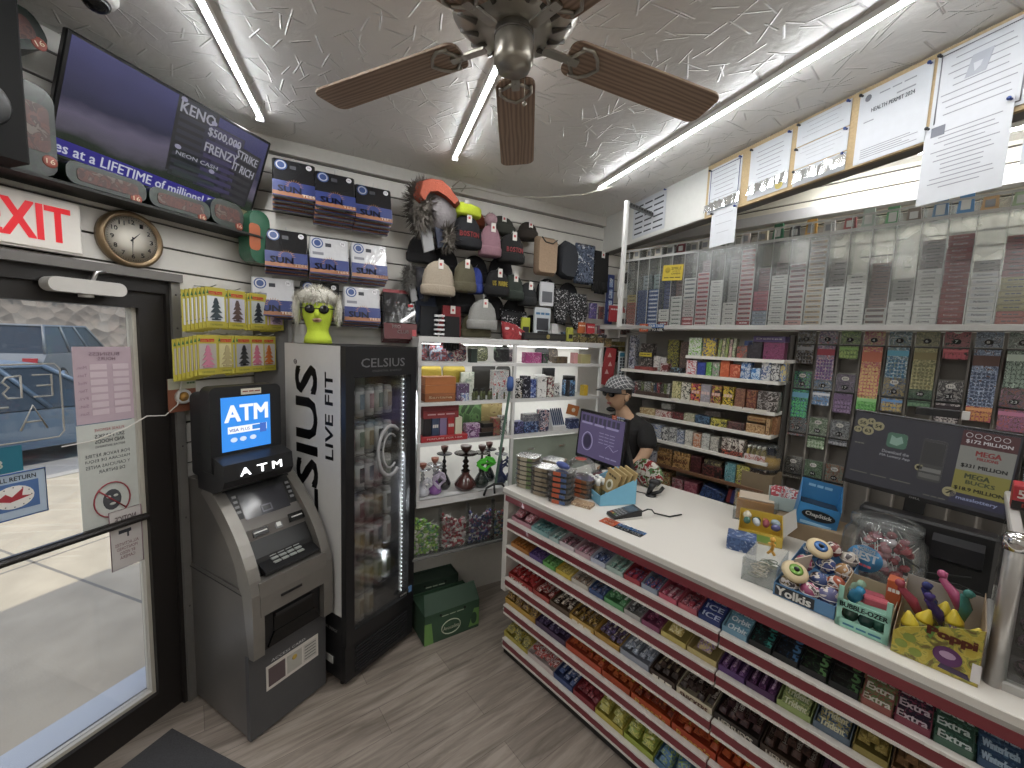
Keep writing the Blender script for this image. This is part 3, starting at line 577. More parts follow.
def fr(u, z, v, art, art2, tilt, lab, g):
    k = (art, art2)
    if k not in FR_: FR_[k] = o = freshener(art, art2); o.location = FW.at(u, v, z); o.rotation_euler = (0, 0, FW.a + tilt); tag(o, lab, None, g)
    else: dup(FR_[k], FW.at(u, v, z), FW.a + tilt, lab, g)
rows = [(2.045, [(-.31, '35424a', 'c9ccd0', 'grey tree', 7, .35), (-.19, '5a4440', 'b8b6c6', 'red and blue tree', 3, .15), (-.075, '2a3038', 'aab0ae', 'black new car tree', 3, .1), (.03, '7c6a88', 'c4aac0', 'lavender tree', 4, .0)]),
        (1.825, [(-.355, 'c0708a', 'a9a29a', 'pink tree', 7, .3), (-.245, 'a89a6c', 'c9bf8c', 'tan tree', 2, .3), (-.165, '26262a', '9a9a9e', 'black tree', 4, .1), (-.085, 'c2667e', 'c2bcb0', 'pink blossom tree', 2, .1), (-.01, 'c46a30', 'b8b4b0', 'orange tree', 1, .0)])]
for ri, (z, cols) in enumerate(rows):
    for u, a1, a2, nm, n, tl in cols:
        for k in range(n):
            lab = ('front yellow air freshener card with a %s, %s row' if k == n - 1 else 'yellow air freshener card hanging behind the one with a %s, %s row') % (nm, 'upper' if ri == 0 else 'lower')
            fr(u - (n - 1 - k) * .014, z - .004 * (n - 1 - k), -.12 - .005 * k, a1, a2, rad(-tl * 12) , lab, 'air fresheners %s %s' % (nm, ri))
    for u, *_ in cols:
        mb = MB(); mb.tube([FW.at(u, .0, z + .01), FW.at(u, -.12, z + .002), FW.at(u, -.16, z + .012)], .0025, STEEL, 6)
        mb.build('peg_hook', label='wire display hook holding air fresheners on the street wall', cat='hook', group='wire hooks holding air fresheners')
t = empty('vent_clip_pack', FW.at(-.425, -.035, 1.62), FW.a, 'orange card with a round amber vent air freshener above the cash machine', 'air freshener')
mb = MB(); mb.box(-.035, .085, -.004, 0, -.155, 0, C('8a5038', .5)); mb.box(-.035, .085, -.005, -.004, -.05, 0, C('b9b8a0', .5)); mb.text('~', .045, -.03, .035, .014, C('5a7a4a', .5), y=-.006); mb.build('card', t)
mb = MB(); mb.lathe([(.036, 0), (.034, .012), (.024, .014), (.022, .01)], C('c9c6c0', .3), 20, (.025, -.005, -.085), ax=(0, -1, 0)); mb.lathe([(.022, .01), (0, .014)], C('c08a3a', .2), 16, (.025, -.005, -.085), ax=(0, -1, 0)); mb.build('bezel', t)
# ---------------------------------------------------------------- cash machine
t = empty('cash_machine', AT.at(0, 0, 0), AT.a, 'tall grey cash machine with blue ATM screen beside the door', 'cash machine')
W_ = .385; SG = mat('silver_grey_case', s2l('84807a'), .35, .5); DG = mat('dark_grey_steel', s2l('6e6a66'), .42, .55, var=.1, scale=8); BP = C('1c1c1e', .35)
mb = MB(); mb.prism([(.02, .02), (.56, .02), (.56, 1.135), (.33, 1.150), (.10, .95), (.02, .72)], .012, W_ - .012, DG, 'x')
mb.box(.004, W_ - .004, -.004, .57, .02, .715, DG); mb.box(.0, W_, -.006, .02, .015, .42, C('48484a', .45)); mb.build('cabinet', t)
for x in (.03, W_ - .03):
    for y in (.04, .52): mb = MB(); mb.cyl((x, y, 0), (x, y, .02), .014, C('777777', .4)); mb.build('foot', t)
def band(pts, th, x0, x1, m, nm):
    # strip following a side profile
    P = [Vector((0, y, z)) for y, z in pts]; N = len(P); mb = MB(); outl = []; inn = []
    for k in range(N):
        d = (P[min(N - 1, k + 1)] - P[max(0, k - 1)]).normalized(); n_ = Vector((0, -d.z, d.y)) if True else None
        outl.append((P[k].y, P[k].z)); inn.append((P[k].y + n_.y * -th, P[k].z + n_.z * -th))
    mb.prism(outl + inn[::-1], x0, x1, m, 'x'); return mb.build(nm, t)
def bez(p0, p1, p2, p3, n=12):
    return [tuple((1 - s) ** 3 * a + 3 * (1 - s) ** 2 * s * b + 3 * (1 - s) * s * s * c + s ** 3 * d for a, b, c, d in zip(p0, p1, p2, p3)) for s in [i / n for i in range(n + 1)]]
prof = bez((.30, 1.155), (.20, 1.09), (.0, .95), (-.055, .72))
side = prof + [(-.060, .55), (-.055, .43), (-.02, .425), (.0, .55), (.02, .70)] + bez((.05, .74), (.05, .86), (.22, 1.02), (.34, 1.10), 8)
for nm, x0, x1 in (('side_trim', -.004, .045), ('side_trim', W_ - .045, W_ + .004)):
    mb = MB(); mb.prism(side, x0, x1, SG, 'x'); mb.build(nm, t)
# lower silver face between side trims, and upper black fascia
mb = MB()
low = [(-.052, .745), (-.055, .60), (-.0, .60), (.02, .745)]
mb.prism([(-.050, .765), (-.058, .70), (-.060, .615), (0, .615), (.02, .765)], .03, W_ - .03, SG, 'x'); mb.box(.12, .22, -.0635, -.058, .665, .675, BP); mb.build('front_panel', t)
fas = [(.245, 1.125), (.035, .835)]
mb = MB(); mb.prism(fas + [(.0, .76), (.06, .76), (.34, 1.08)], .035, W_ - .035, C('0a0a0c', .4), 'x'); mb.build('fascia', t)
def fp(s):  # point and direction on the fascia, s 0..1 from top
    k = s * (len(fas) - 1); i = min(len(fas) - 2, int(k)); f_ = k - i; a = fas[i]; b = fas[i + 1]; p = Vector((0, a[0] + (b[0] - a[0]) * f_, a[1] + (b[1] - a[1]) * f_)); d = Vector((0, a[0] - b[0], a[1] - b[1])).normalized(); return p, d
def facebox(s, x0, x1, hgt, m, th, name=None, lift=.001):
    p, d = fp(s); n_ = Vector((0, -d.z, d.y)); n_ = n_ if n_.y < 0 else -n_; q = p + n_ * lift
    vs = []
    for t_ in (0, th):
        for x, k in ((x0, 0), (x1, 0), (x1, 1), (x0, 1)): c = q + n_ * t_ + d * (hgt * k); vs.append((x, c.y, c.z))
    mbx.add(vs, [(3, 2, 1, 0), (4, 5, 6, 7), (0, 1, 5, 4), (1, 2, 6, 5), (2, 3, 7, 6), (3, 0, 4, 7)], m); return q + n_ * (th + .0006), d
mbx = MB(); facebox(.50, .085, .30, .13, C('34343a', .12), .002); facebox(.46, .165, .215, .036, C('5c5c66', .2), .0035); facebox(.44, .172, .208, .022, C('2c2c30', .2), .0045); mbx.build('screen', t)
for x0 in (.06, .315):
    mbx = MB()
    for k in range(4): facebox(.17 + .07 * k, x0, x0 + .018, .012, C('8a8a8c', .4), .004)
    mbx.build('function_keys', t)
mbx = MB(); facebox(.74, .085, .155, .035, C('0c0c0c', .2), .012); facebox(.70, .09, .15, .006, C('d0d0cc', .3), .0135); mbx.build('receipt_slot', t)
mbx = MB(); facebox(.73, .19, .225, .035, C('6a6a6c', .3), .010); facebox(.71, .197, .218, .02, C('c4c4c0', .3), .012); mbx.build('reader_icon', t)
mbx = MB(); facebox(.72, .26, .335, .04, C('0c0c0c', .2), .02); facebox(.67, .27, .325, .006, C('b4b4b0', .3), .022); mbx.build('card_reader', t)
mb = MB(); SH = [(.11, .815), (-.03, .775), (-.035, .79), (.085, .84)]; mb.prism(SH, .07, W_ - .05, C('141416', .3), 'x'); mb.build('keypad_shelf', t)
mb = MB()
for i in range(4):
    for j in range(4):
        x = .125 + i * .038; y = -.012 + j * .021; z = .797 + (y + .03) * .42; mb.box(x, x + .03, y, y + .015, z, z + .006, C('9fa3a0', .35))
mb.build('keypad', t)
mb = MB(); mb.box(.05, W_ - .045, -.030, .02, .43, .60, C('18181a', .35), .008); mb.box(.10, W_ - .09, -.036, -.03, .50, .58, C('0c0c0c', .3)); mb.box(.10, .28, -.05, -.03, .575, .59, C('2a2a2c', .3)); mb.prism([(.07, .44), (.33, .44), (.30, .50), (.10, .50)], -.04, -.03, C('0c0c0e', .25)); mb.build('cash_tray', t)
mb = MB(); mb.prism([(.055, .12), (.10, .12), (.30, .12), (.36, .12)], -.006, -.005, BP)
mb.box(.075, .34, -.0075, -.006, .205, .325, C('c9c4bc', .5)); mb.box(.085, .165, -.0085, -.0075, .22, .31, C('5a4a4c', .5)); mb.box(.175, .25, -.0085, -.0075, .22, .31, C('a8a59c', .5)); mb.box(.26, .33, -.0085, -.0075, .22, .31, C('b4b0a8', .5))
for k in range(5): mb.box(.265, .325, -.0092, -.0085, .232 + k * .016, .235 + k * .016, INK)
mb.ball((.212, -.009, .285), (.013, .001, .013), C('c0a040', .5), 10, 5); mb.text('ACCESS CARD', .10, .335, .17, .012, C('c9c9c9', .5), y=-.007); mb.build('sticker', t)
mb = MB(); mb.box(-.003, -.001, .0, .56, .70, .703, C('1a1a1a', .5)); mb.build('seam', t)
# header with ATM letters and lit topper
mb = MB(); mb.prism([(.36, 1.12), (.22, 1.12), (.15, 1.155), (.128, 1.19), (.138, 1.262), (.22, 1.285), (.36, 1.285)], -.005, .31, C('202022', .35), 'x'); mb.build('header', t)
for ch, x in (('A', .06), ('T', .135), ('M', .205)): mb = MB(); mb.text(ch, 0, 0, .045, .034, mat('lit_letters', (1, 1, 1), emit=(.95, .98, 1), es=1.0), O=(x, .126, 1.202), Z=(0, .12, 1), bold=.05); mb.build('letter', t)
mb = MB(); mb.prism(rounded(-.012, .307, 1.195, 1.597, .03, 5), .22, .30, C('1e1e20', .4), 'y', True); mb.prism(rounded(.0, .30, 1.16, 1.56, .03, 5), .30, .42, C('242426', .45), 'y', True); mb.build('topper', t)
mb = MB(); mb.box(.033, .252, .217, .22, 1.30, 1.548, mat('blue_screen', (.02, .1, .3), .3, emit=s2l('2a86e8'), es=1.0)); WG = glow('f4f8ff', 1.0); Y_ = .2165
mb.text('ATM', .048, 1.435, .19, .075, WG, y=Y_, bold=.05); mb.box(.058, .233, .2162, .217, 1.380, 1.412, WG); mb.text('VISA', .064, 1.388, .04, .014, glow('2446b0', 1), y=.2158, bold=.03); mb.text('PLUS', .113, 1.388, .04, .014, glow('2446b0', 1), y=.2158)
mb.box(.165, .20, .2158, .2162, 1.387, 1.408, glow('2a86e8', 1)); mb.box(.20, .23, .2155, .2160, 1.368, 1.412, glow('3a6ad0', 1))
for x in (.083, .123, .168): mb.prism([(x + .015 * math.cos(a * .52), 1.35 + .011 * math.sin(a * .52)) for a in range(12)], .2162, .2168, glow('cfe0f8', 1))
mb.build('screen', t)
mb = MB(); mb.box(.120, .210, .216, .22, 1.556, 1.583, C('cfc9b8', .5)); mb.text('~', .125, 1.566, .08, .009, C('8c2f2c', .5), y=.215); mb.build('paper_tag', t)
# ---------------------------------------------------------------- drinks cooler
t = empty('drinks_cooler', CO.at(0, 0, 0), CO.a, 'tall narrow black glass-door drinks cooler with white branded side', 'cooler')
CW, CD, CH = .475, .52, 1.795; WS = mat('cooler_side_vinyl', s2l('cbcac8'), .4, var=.03)
mb = MB(); BB = C('19191b', .4)
mb.box(0, CW, .05, CD, .04, .26, BB); mb.box(0, .02, .05, CD, .26, CH, BB); mb.box(CW - .02, CW, .05, CD, .26, CH, BB); mb.box(0.02, CW - .02, CD - .02, CD, .26, CH, BB); mb.box(0, CW, .05, CD, CH - .09, CH, BB)
mb.box(.02, CW - .02, .07, CD - .02, .26, .275, C('26262a', .5)); mb.box(.021, .024, .07, CD - .02, .275, CH - .09, C('303034', .5)); mb.box(CW - .024, CW - .021, .07, CD - .02, .275, CH - .09, C('303034', .5)); mb.box(.024, CW - .024, CD - .03, CD - .0205, .275, CH - .09, C('2c2c30', .5))
mb.build('cabinet', t)
mb = MB(); mb.box(-.003, 0, .05, CD, .40, CH, WS)
# side letters, read from the bottom upward
LB = C('17171a', .4)
# seen from the left side: right = toward the front (-y), up = z; text turned 90 degrees: X axis = +z, letter up = +y (left)
mb.text('CELSIUS', 0, 0, .0, .0, LB) if False else None
mb.text('CELSIUS', 0, 0, 1.22, .185, LB, O=(-.0045, .235, .46), X=(0, 0, 1), Z=(0, 1, 0), bold=.05)
mb.text('LIVE FIT', 0, 0, .44, .062, LB, O=(-.0045, .105, 1.22), X=(0, 0, 1), Z=(0, 1, 0), bold=.04)
mb.tube([(-.0045, .42 + .012 * math.cos(a * .52), 1.70 + .012 * math.sin(a * .52)) for a in range(12)], .0015, LB, 4, closed=True); mb.text('R', 0, 0, .01, .01, LB, O=(-.0045, .415, 1.695), X=(0, 0, 1), Z=(0, 1, 0))
mb.text('ESSENTIAL ENERGY', 0, 0, .16, .017, C('a0a0a0', .5), O=(-.004, .24, .30), X=(0, -1, 0), Z=(0, 0, 1)); mb.box(-.004, -.001, .12, .19, .11, .15, C('b8b8b4', .5)); mb.box(-.004, -.001, .225, .25, .2, .26, C('b8b8b4', .5)); mb.build('side_panel', t)
mb = MB(); mb.box(.0, CW, .012, .048, .24, .31, BB); mb.box(0, CW, .012, .048, 1.64, CH, BB); mb.box(0, .05, .012, .048, .31, 1.64, BB); mb.box(CW - .045, CW, .012, .048, .31, 1.64, BB); mb.build('door', t)
door_ = [c for c in COL.objects if c.parent == t][-1]
mb = MB(); mb.box(.05, CW - .045, .025, .031, .31, 1.64, thin('cooler_glass', haze=(.5, .5, .5), h=.01, gloss=.1)); mb.build('glass', door_)
mb = MB(); mb.text('CELSIUS', .09, 1.69, .29, .045, C('8e8e90', .5), y=.011, bold=.02); mb.text('ESSENTIAL ENERGY', .16, 1.665, .20, .010, C('6a6a6a', .5), y=.011); mb.build('lettering', door_)
mb = MB(); pts = []
for i in range(14): a = rad(50 + i * 20); pts.append((.29 + .085 * math.cos(a), .020, 1.225 + .14 * math.sin(a)))
mb.tube(pts, .010, C('9a9a9c', .3), 8); pts = [(p[0] * .0 + .29 + (p[0] - .29) * .62, .020, 1.225 + (p[2] - 1.225) * .68) for p in pts]; mb.tube(pts, .006, C('9a9a9c', .3), 6); mb.build('glass_logo', door_)
mb = MB(); mb.box(.36, .43, .008, .012, .325, .35, C('1a1a1a', .4)); mb.box(.43, .455, .008, .012, .325, .36, C('5a86b8', .4)); mb.text('WARNING', .362, .332, .05, .01, WHITE, y=.0075); mb.build('sticker', door_)
mb = MB()
mb.box(.0, CW, .02, .05, .04, .235, C('151517', .5))
for k in range(9): mb.box(.06, CW - .05, .012, .02, .065 + k * .017, .072 + k * .017, C('222225', .5))
mb.build('grille', t)
mb = MB(); 
for x in (.03, CW - .03):
    for y in (.08, CD - .05): mb.cyl((x, y, 0), (x, y, .04), .015, BB)
mb.build('feet', t)
mb = MB()
for k in range(52): mb.box(CW - .062, CW - .057, .052, .057, .33 + k * .025, .337 + k * .025, mat('cooler_led', (1, 1, 1), emit=(.9, .95, 1), es=3))
mb.box(CW - .066, CW - .057, .057, .062, .32, 1.64, WHITE); mb.build('led_strip', t)
ll = light('cooler_light', 'AREA', CO.at(CW - .07, .09, 1.0), 3.2, (.9, .95, 1), shape='RECTANGLE', size=.02, size_y=1.3); ll.rotation_euler = (Matrix.Rotation(CO.a, 3, 'Z') @ Matrix.Rotation(rad(-75), 3, 'Y') @ Matrix.Rotation(rad(90), 3, 'Z')).to_euler()
SHZ = [1.425, 1.225, 1.03, .838, .66, .45, .285]
for z in SHZ:
    mb = MB()
    for k in range(14): mb.cyl((.03, .07 + k * .03, z - .004), (CW - .03, .07 + k * .03, z - .004), .002, C('3c3c40', .4), 5)
    for x in (.03, .24, CW - .03): mb.cyl((x, .065, z - .008), (x, CD - .03, z - .008), .003, C('3c3c40', .4), 5)
    mb.build('wire_shelf', t)
CANP = {}
def can(col, col2):
    mb = MB(); mb.lathe([(.020, 0), (.0265, .006), (.0265, .145), (.021, .156), (.0, .155)], C('a8a9aa', .3), 14); mb.lathe([(.0268, .02), (.0268, .135)], C(col, .3), 14); mb.box(-.014, .014, -.0275, -.026, .04, .12, C(col2, .35)); mb.tube([(-.006, 0, .157), (.006, 0, .157)], .002, STEEL, 5)
    return mb
tints = [('d4d6d8', '4a4c50'), ('d0d2d6', '7a8a9a'), ('d4d0d2', '9a7a80'), ('cfd2cc', '7a8a7a'), ('c8c4b4', '9a8a6a')]
for si, z in enumerate(SHZ):
    ncol = 5 if si < 6 else 3
    for j in range(ncol):
        for dpt in range(2):
            ti = tints[(si * 2 + j * (1 if si != 5 else 2)) % 5] if si < 5 else tints[4 if j < 3 else 3]
            if ti not in CANP: CANP[ti] = can(*ti).build('drink_can', label='tall slim can inside the drinks cooler', cat='can', group='cans in the cooler'); o = CANP[ti]
            else: o = CANP[ti].copy(); COL.objects.link(o)
            o.location = CO.at(.085 + j * .062, .10 + dpt * .06, z - .001); o.rotation_euler = (0, 0, CO.a)
            rown = ['top', 'second', 'third', 'fourth', 'fifth', 'sixth', 'bottom'][si]; o['label'] = 'slim drink can in the %s row on the %s wire shelf of the drinks cooler' % ('front' if dpt == 0 else 'rear', rown); o['group'] = 'cooler cans shelf %s %s' % (rown, dpt)
# neon balaclava head with white fur hat on top of the cooler
t = empty('mannequin_head', HW.at(.30, -.30, 1.80), HW.a - rad(8), 'display head in neon yellow balaclava with sunglasses and white fur hat on the cooler', 'mannequin head')
NE = mat('neon_yellow_knit', s2l('c3dc2c'), .8, bump=.6, bscale=180)
mb = MB(); mb.lathe([(.075, 0), (.07, .03), (.058, .055), (.056, .075), (.066, .10), (.078, .14), (.082, .18), (.078, .22), (.06, .25), (0, .27)], NE, 24, sx=.92, sy=1.05); mb.build('balaclava', t)
mb = MB(); mb.ball((0, -.075, .118), (.022, .012, .012), C('a98a6a', .6), 12, 8); mb.ball((0, -.084, .118), (.013, .006, .0035), C('7a3a34', .6), 10, 6); mb.build('mouth', t)
mb = MB(); mb.ball((0, -.088, .150), (.013, .014, .02), NE, 10, 8); mb.build('nose', t)
mb = MB()
for sx in (-1, 1): mb.ball((sx * .031, -.080, .172), (.026, .008, .022), C('0a0a0c', .1), 16, 10)
mb.tube([(-.01, -.09, .176), (.01, -.09, .176)], .003, C('0a0a0c', .2), 6)
for sx in (-1, 1): mb.tube([(sx * .055, -.075, .178), (sx * .08, -.03, .178), (sx * .08, .03, .172)], .0025, C('0a0a0c', .2), 6)
mb.build('sunglasses', t)
FUR = mat('white_fur', s2l('cdcabf'), .95, var=.15, scale=90, bump=1, bscale=120)
mb = MB()
rr = random.Random(3)
def fuzz(mb, c, r, m, n, l, rr):
    for i in range(n):
        a = rr.uniform(0, 6.283); u_ = rr.uniform(-1, 1); s_ = math.sqrt(1 - u_ * u_); d = Vector((s_ * math.cos(a), s_ * math.sin(a), u_)); p = Vector(c) + Vector((d.x * r[0], d.y * r[1], d.z * r[2])); e = p + (d + Vector((rr.uniform(-.5, .5), rr.uniform(-.5, .5), rr.uniform(-.7, .2)))).normalized() * l * rr.uniform(.6, 1.2)
        sd = d.cross(Vector((0, 0, 1))); sd = sd.normalized() * l * .13 if sd.length > .01 else Vector((l * .13, 0, 0)); mb.add([tuple(p - sd), tuple(p + sd), tuple(e)], [(0, 1, 2)], m)
mb.ball((0, 0, .235), (.095, .10, .055), FUR, 18, 10); fuzz(mb, (0, 0, .235), (.095, .10, .055), FUR, 900, .022, rr)
for sx in (-1, 1): mb.ball((sx * .098, .01, .175), (.022, .05, .075), FUR, 12, 8); fuzz(mb, (sx * .098, .01, .175), (.022, .05, .075), FUR, 350, .02, rr)
mb.build('fur_hat', t)
# ================================================================ back wall: shirts, hats, lit showcase
BK = C('1a1a1c', .55); NAVY = C('2c3a7a', .4)
FILM = mat('glossy_film_black', s2l('1b1c20'), .12, coat=.8, bump=.9, bscale=22); FILMW = mat('glossy_film_white', s2l('c3c4c8'), .15, coat=.8, bump=.9, bscale=22)
def shirt(kind):
    base, film = ((C('1b1c20', .4), FILM) if kind != 'white' else (C('b9babf', .4), FILMW))
    t = empty('folded_shirt', (0, 0, 0), 0, 'x', 't-shirt')
    mb = MB(); mb.box(-.1, .1, -.022, 0, -.205, 0, film, .006)
    if kind != 'red': 
        mb.box(-.1, .1, -.0235, -.0219, -.205, -.12, NAVY); mb.box(-.1, .1, -.0243, -.0234, -.200, -.180, C('9c6440', .4)); mb.text('SUN', -.075, -.182, .105, .034, C('11142c', .3), y=-.0252, bold=.06); mb.text('TEES', .035, -.194, .06, .014, C('e9dcc9', .4), y=-.0252, bold=.02)
        for k in range(11): a = rad(k * 18); mb.add([(.0 + .028 * math.cos(a), -.0249, -.145 + .026 * math.sin(a)), (.0 + .045 * math.cos(a + .05), -.0249, -.145 + .04 * math.sin(a + .05)), (.0 + .028 * math.cos(a + .16), -.0249, -.145 + .026 * math.sin(a + .16))], [(0, 1, 2)], C('a8744a', .4))
    else:
        mb.box(-.1, .1, -.0245, -.0219, -.02, 0, C('8a2a30', .4)); mb.box(-.1, .1, -.0245, -.0219, -.30, -.205, C('5a1c20', .4)); mb.box(-.1, .1, -.022, 0, -.30, -.2, film); mb.text('PRO', -.05, -.235, .05, .02, C('c9c4c0', .4), y=-.0252, bold=.03); mb.text('CLUB', -.02, -.265, .07, .02, C('c9c4c0', .4), y=-.0252, bold=.03); mb.box(.05, .08, -.025, -.022, -.10, -.085, RED); mb.box(.07, .095, -.025, -.022, -.28, -.24, C('b03a40', .4))
    mb.build('pack', t)
    if kind != 'red':
        mb = MB()
        for r0, m_ in ((.029, C('2f4a86', .4)), (.023, C('b8bcc6', .4)), (.017, C('2f4a86', .4))): mb.prism([(-.06 + r0 * math.cos(a * .3142), -.035 + r0 * math.sin(a * .3142)) for a in range(20)], -.0235 - (.03 - r0) * .1, -.022, m_)
        mb.build('brand_sticker', t); mb = MB(); mb.prism([(.07 + .014 * math.cos(a * .52), -.025 + .014 * math.sin(a * .52)) for a in range(12)], -.0245, -.022, C('d0d0d4', .4)); mb.text('M', .064, -.031, .012, .012, INK, y=-.0248); mb.build('size_sticker', t); mb = MB(); mb.box(-.02, .01, -.0235, -.022, -.05, -.03, C('44464c', .4) if kind == 'black' else INK)
        if kind == 'white': mb.box(-.085, -.03, -.0235, -.022, -.10, -.085, C('7a7c86', .5))
        mb.build('size_print', t)
    mb = MB(); mb.tube([(0, .0, .01), (0, -.03, -.003), (0, -.04, .012)], .002, STEEL, 5); mb.build('hook', t)
    return t
SH_ = {}
def put(kind, u, z, v, lab, g, tilt=0.0, roll=0.0):
    rt = (tilt, roll, HW.a)
    if kind not in SH_: SH_[kind] = o = shirt(kind); o.location = HW.at(u, v, z); o.rotation_euler = rt; tag(o, lab, None, g)
    else: dup(SH_[kind], HW.at(u, v, z), None, lab, g, rot=rt)
for kind, u, z, n, lab in (('black', .205, 2.735, 4, 'top row, leftmost'), ('black', .40, 2.705, 5, 'top row, middle'), ('black', .605, 2.69, 4, 'top row, right'),
                        ('black', .165, 2.385, 3, 'second row, left'), ('white', .375, 2.375, 3, 'second row, middle'), ('white', .59, 2.375, 3, 'second row, right'),
                        ('white', .10, 2.135, 2, 'third row, far left'), ('black', .33, 2.135, 2, 'third row behind the neon head'), ('white', .55, 2.125, 3, 'third row, centre'), ('red', .77, 2.13, 3, 'third row next to the hats')):
    for k in range(n):
        nm = {'black': 'black t-shirt pack with blue band', 'white': 'white t-shirt pack with blue band', 'red': 'black shirt pack with red edges'}[kind]
        put(kind, u, z - .012 * (n - 1 - k), -.05 - .028 * k, ('front ' if k == n - 1 else 'pack behind the ') + nm + ', ' + lab, 'shirt packs ' + lab, tilt=-.10 - (.05 if kind != 'red' else .02) * k)
def knit(h): return mat('knit_' + h, s2l(h), .9, var=.15, scale=120, bump=.8, bscale=150)
def beanie(nm, h, wd=.2, ht=.2, text=None, tcol='c43a3a', pom=None, cuff=None, tagc=True, dep=.05):
    t = empty(nm, (0, 0, 0), 0, 'x', 'hat'); K = knit(h)
    n = 14; prof = [(wd / 2 * 1.0, 0), (wd / 2 * 1.04, ht * .12), (wd / 2 * 1.02, ht * .3), (wd / 2 * .97, ht * .5), (wd / 2 * .86, ht * .7), (wd / 2 * .62, ht * .87), (wd / 2 * .3, ht * .97), (0, ht)]
    mb = MB(); mb.lathe([(r, z - ht) for r, z in prof], K, 26, sy=dep * 2 / wd); mb.build('crown', t)
    mb = MB(); K2 = knit(cuff or h); mb.lathe([(wd / 2 * 1.0, -ht - .004), (wd / 2 * 1.09, -ht + .006), (wd / 2 * 1.1, -ht + .045), (wd / 2 * 1.03, -ht + .055)], K2, 26, sy=dep * 2.2 / wd); mb.build('cuff', t)
    if text:
        mb = MB(); y = -dep * 1.0 - .006
        for i, ch in enumerate(text):
            u_ = (i + .5) / len(text) - .5; x = u_ * wd * .66; yy = y * math.sqrt(max(.2, 1 - (x / (wd / 2)) ** 2)) - .004; mb.text(ch, x - wd * .66 / len(text) * .42, -ht + .058, wd * .66 / len(text) * .84, .03, C(tcol, .6), y=yy, bold=.05) if ch != ' ' else None
        mb.build('lettering', t)
    if pom: mb = MB(); mb.ball((0, 0, .03), .042, knit(pom), 14, 10); fuzz(mb, (0, 0, .03), (.042,) * 3, knit(pom), 160, .012, rr); mb.build('pom', t)
    if tagc: mb = MB(); mb.box(-.016, .016, -dep * .9, -dep * .9 + .002, -.055, .0, C('d9d6d0', .6)); mb.box(-.008, .006, -dep * .9 - .001, -dep * .9, -.035, -.02, C('c44a4a', .6)); mb.build('price_tag', t)
    mb = MB(); mb.tube([(0, .1, -.0), (0, .0, .0), (0, -.02, .012)], .0022, STEEL, 5); mb.build('peg', t)
    return t
def hang(t, u, z, lab, v=-.20, cat=None, roll=0.0, g=None):
    t.location = HW.at(u, v, z); t.rotation_euler = (0, roll, HW.a); tag(t, lab, cat, g); return t
# px-measured places on a plane a quarter metre off the wall
hang(beanie('knit_cap', '1b1c22', .20, .20, 'BOSTON', 'b23c3e'), 1.17, 2.63, 'black knit cap with red BOSTON letters under the neon yellow one')
hang(beanie('knit_cap', 'c8dc2a', .22, .08, None, tagc=True, dep=.06), 1.15, 2.705, 'neon yellow knit cap draped over the left BOSTON cap', v=-.19)
hang(beanie('pom_cap', '8d6672', .15, .20, None, pom='a08088'), 1.34, 2.60, 'dusty pink pom-pom knit cap between the two BOSTON caps')
hang(beanie('knit_cap', '94482c', .13, .10), 1.27, 2.70, 'orange knit cap behind the pink pom-pom cap', v=-.10)
hang(beanie('knit_cap', '1c1b1c', .19, .19, 'BOSTON', 'b04046'), 1.50, 2.57, 'black knit cap with red BOSTON letters right of the pink pom-pom cap')
hang(beanie('knit_cap', '33352e', .2, .12, dep=.05), 1.47, 2.70, 'dark olive knit cap above the right BOSTON cap', v=-.10)
hang(beanie('knit_cap', '2e2620', .15, .12), 1.69, 2.70, 'dark brown knit cap behind the beige neck warmer', v=-.09)
hang(beanie('knit_cap', 'a39684', .205, .205, None), .99, 2.325, 'beige cable knit cap at the left of the second row')
hang(beanie('knit_cap', '55503c', .15, .195, None), 1.165, 2.35, 'olive knit cap right of the beige cable cap')
hang(beanie('knit_cap', '283a8c', .10, .17, None, tagc=False), 1.275, 2.33, 'bright blue knit cap behind the US MARINE cap', v=-.13)
hang(beanie('knit_cap', '161618', .17, .17, 'US MARINE', 'b7a32c'), 1.40, 2.32, 'black knit cap with yellow US MARINE letters')
hang(beanie('knit_cap', '2a332c', .16, .17, None), 1.545, 2.31, 'dark green knit cap right of the US MARINE cap', v=-.16)
hang(beanie('knit_cap', '202224', .14, .16, None), 1.68, 2.27, 'black knit cap left of the earphone packs', v=-.14)
hang(beanie('knit_cap', '8b8b88', .2, .19, None), 1.30, 2.115, 'light grey knit cap in the third row')
hang(beanie('knit_cap', '57533c', .21, .16, None, tagc=False), 1.285, 2.03, 'olive knit cap hanging below the light grey one', v=-.13)
hang(beanie('knit_cap', '8c4030', .14, .10, None, tagc=False), 1.06, 2.75, 'small orange cap right of the trapper hat', v=-.10)
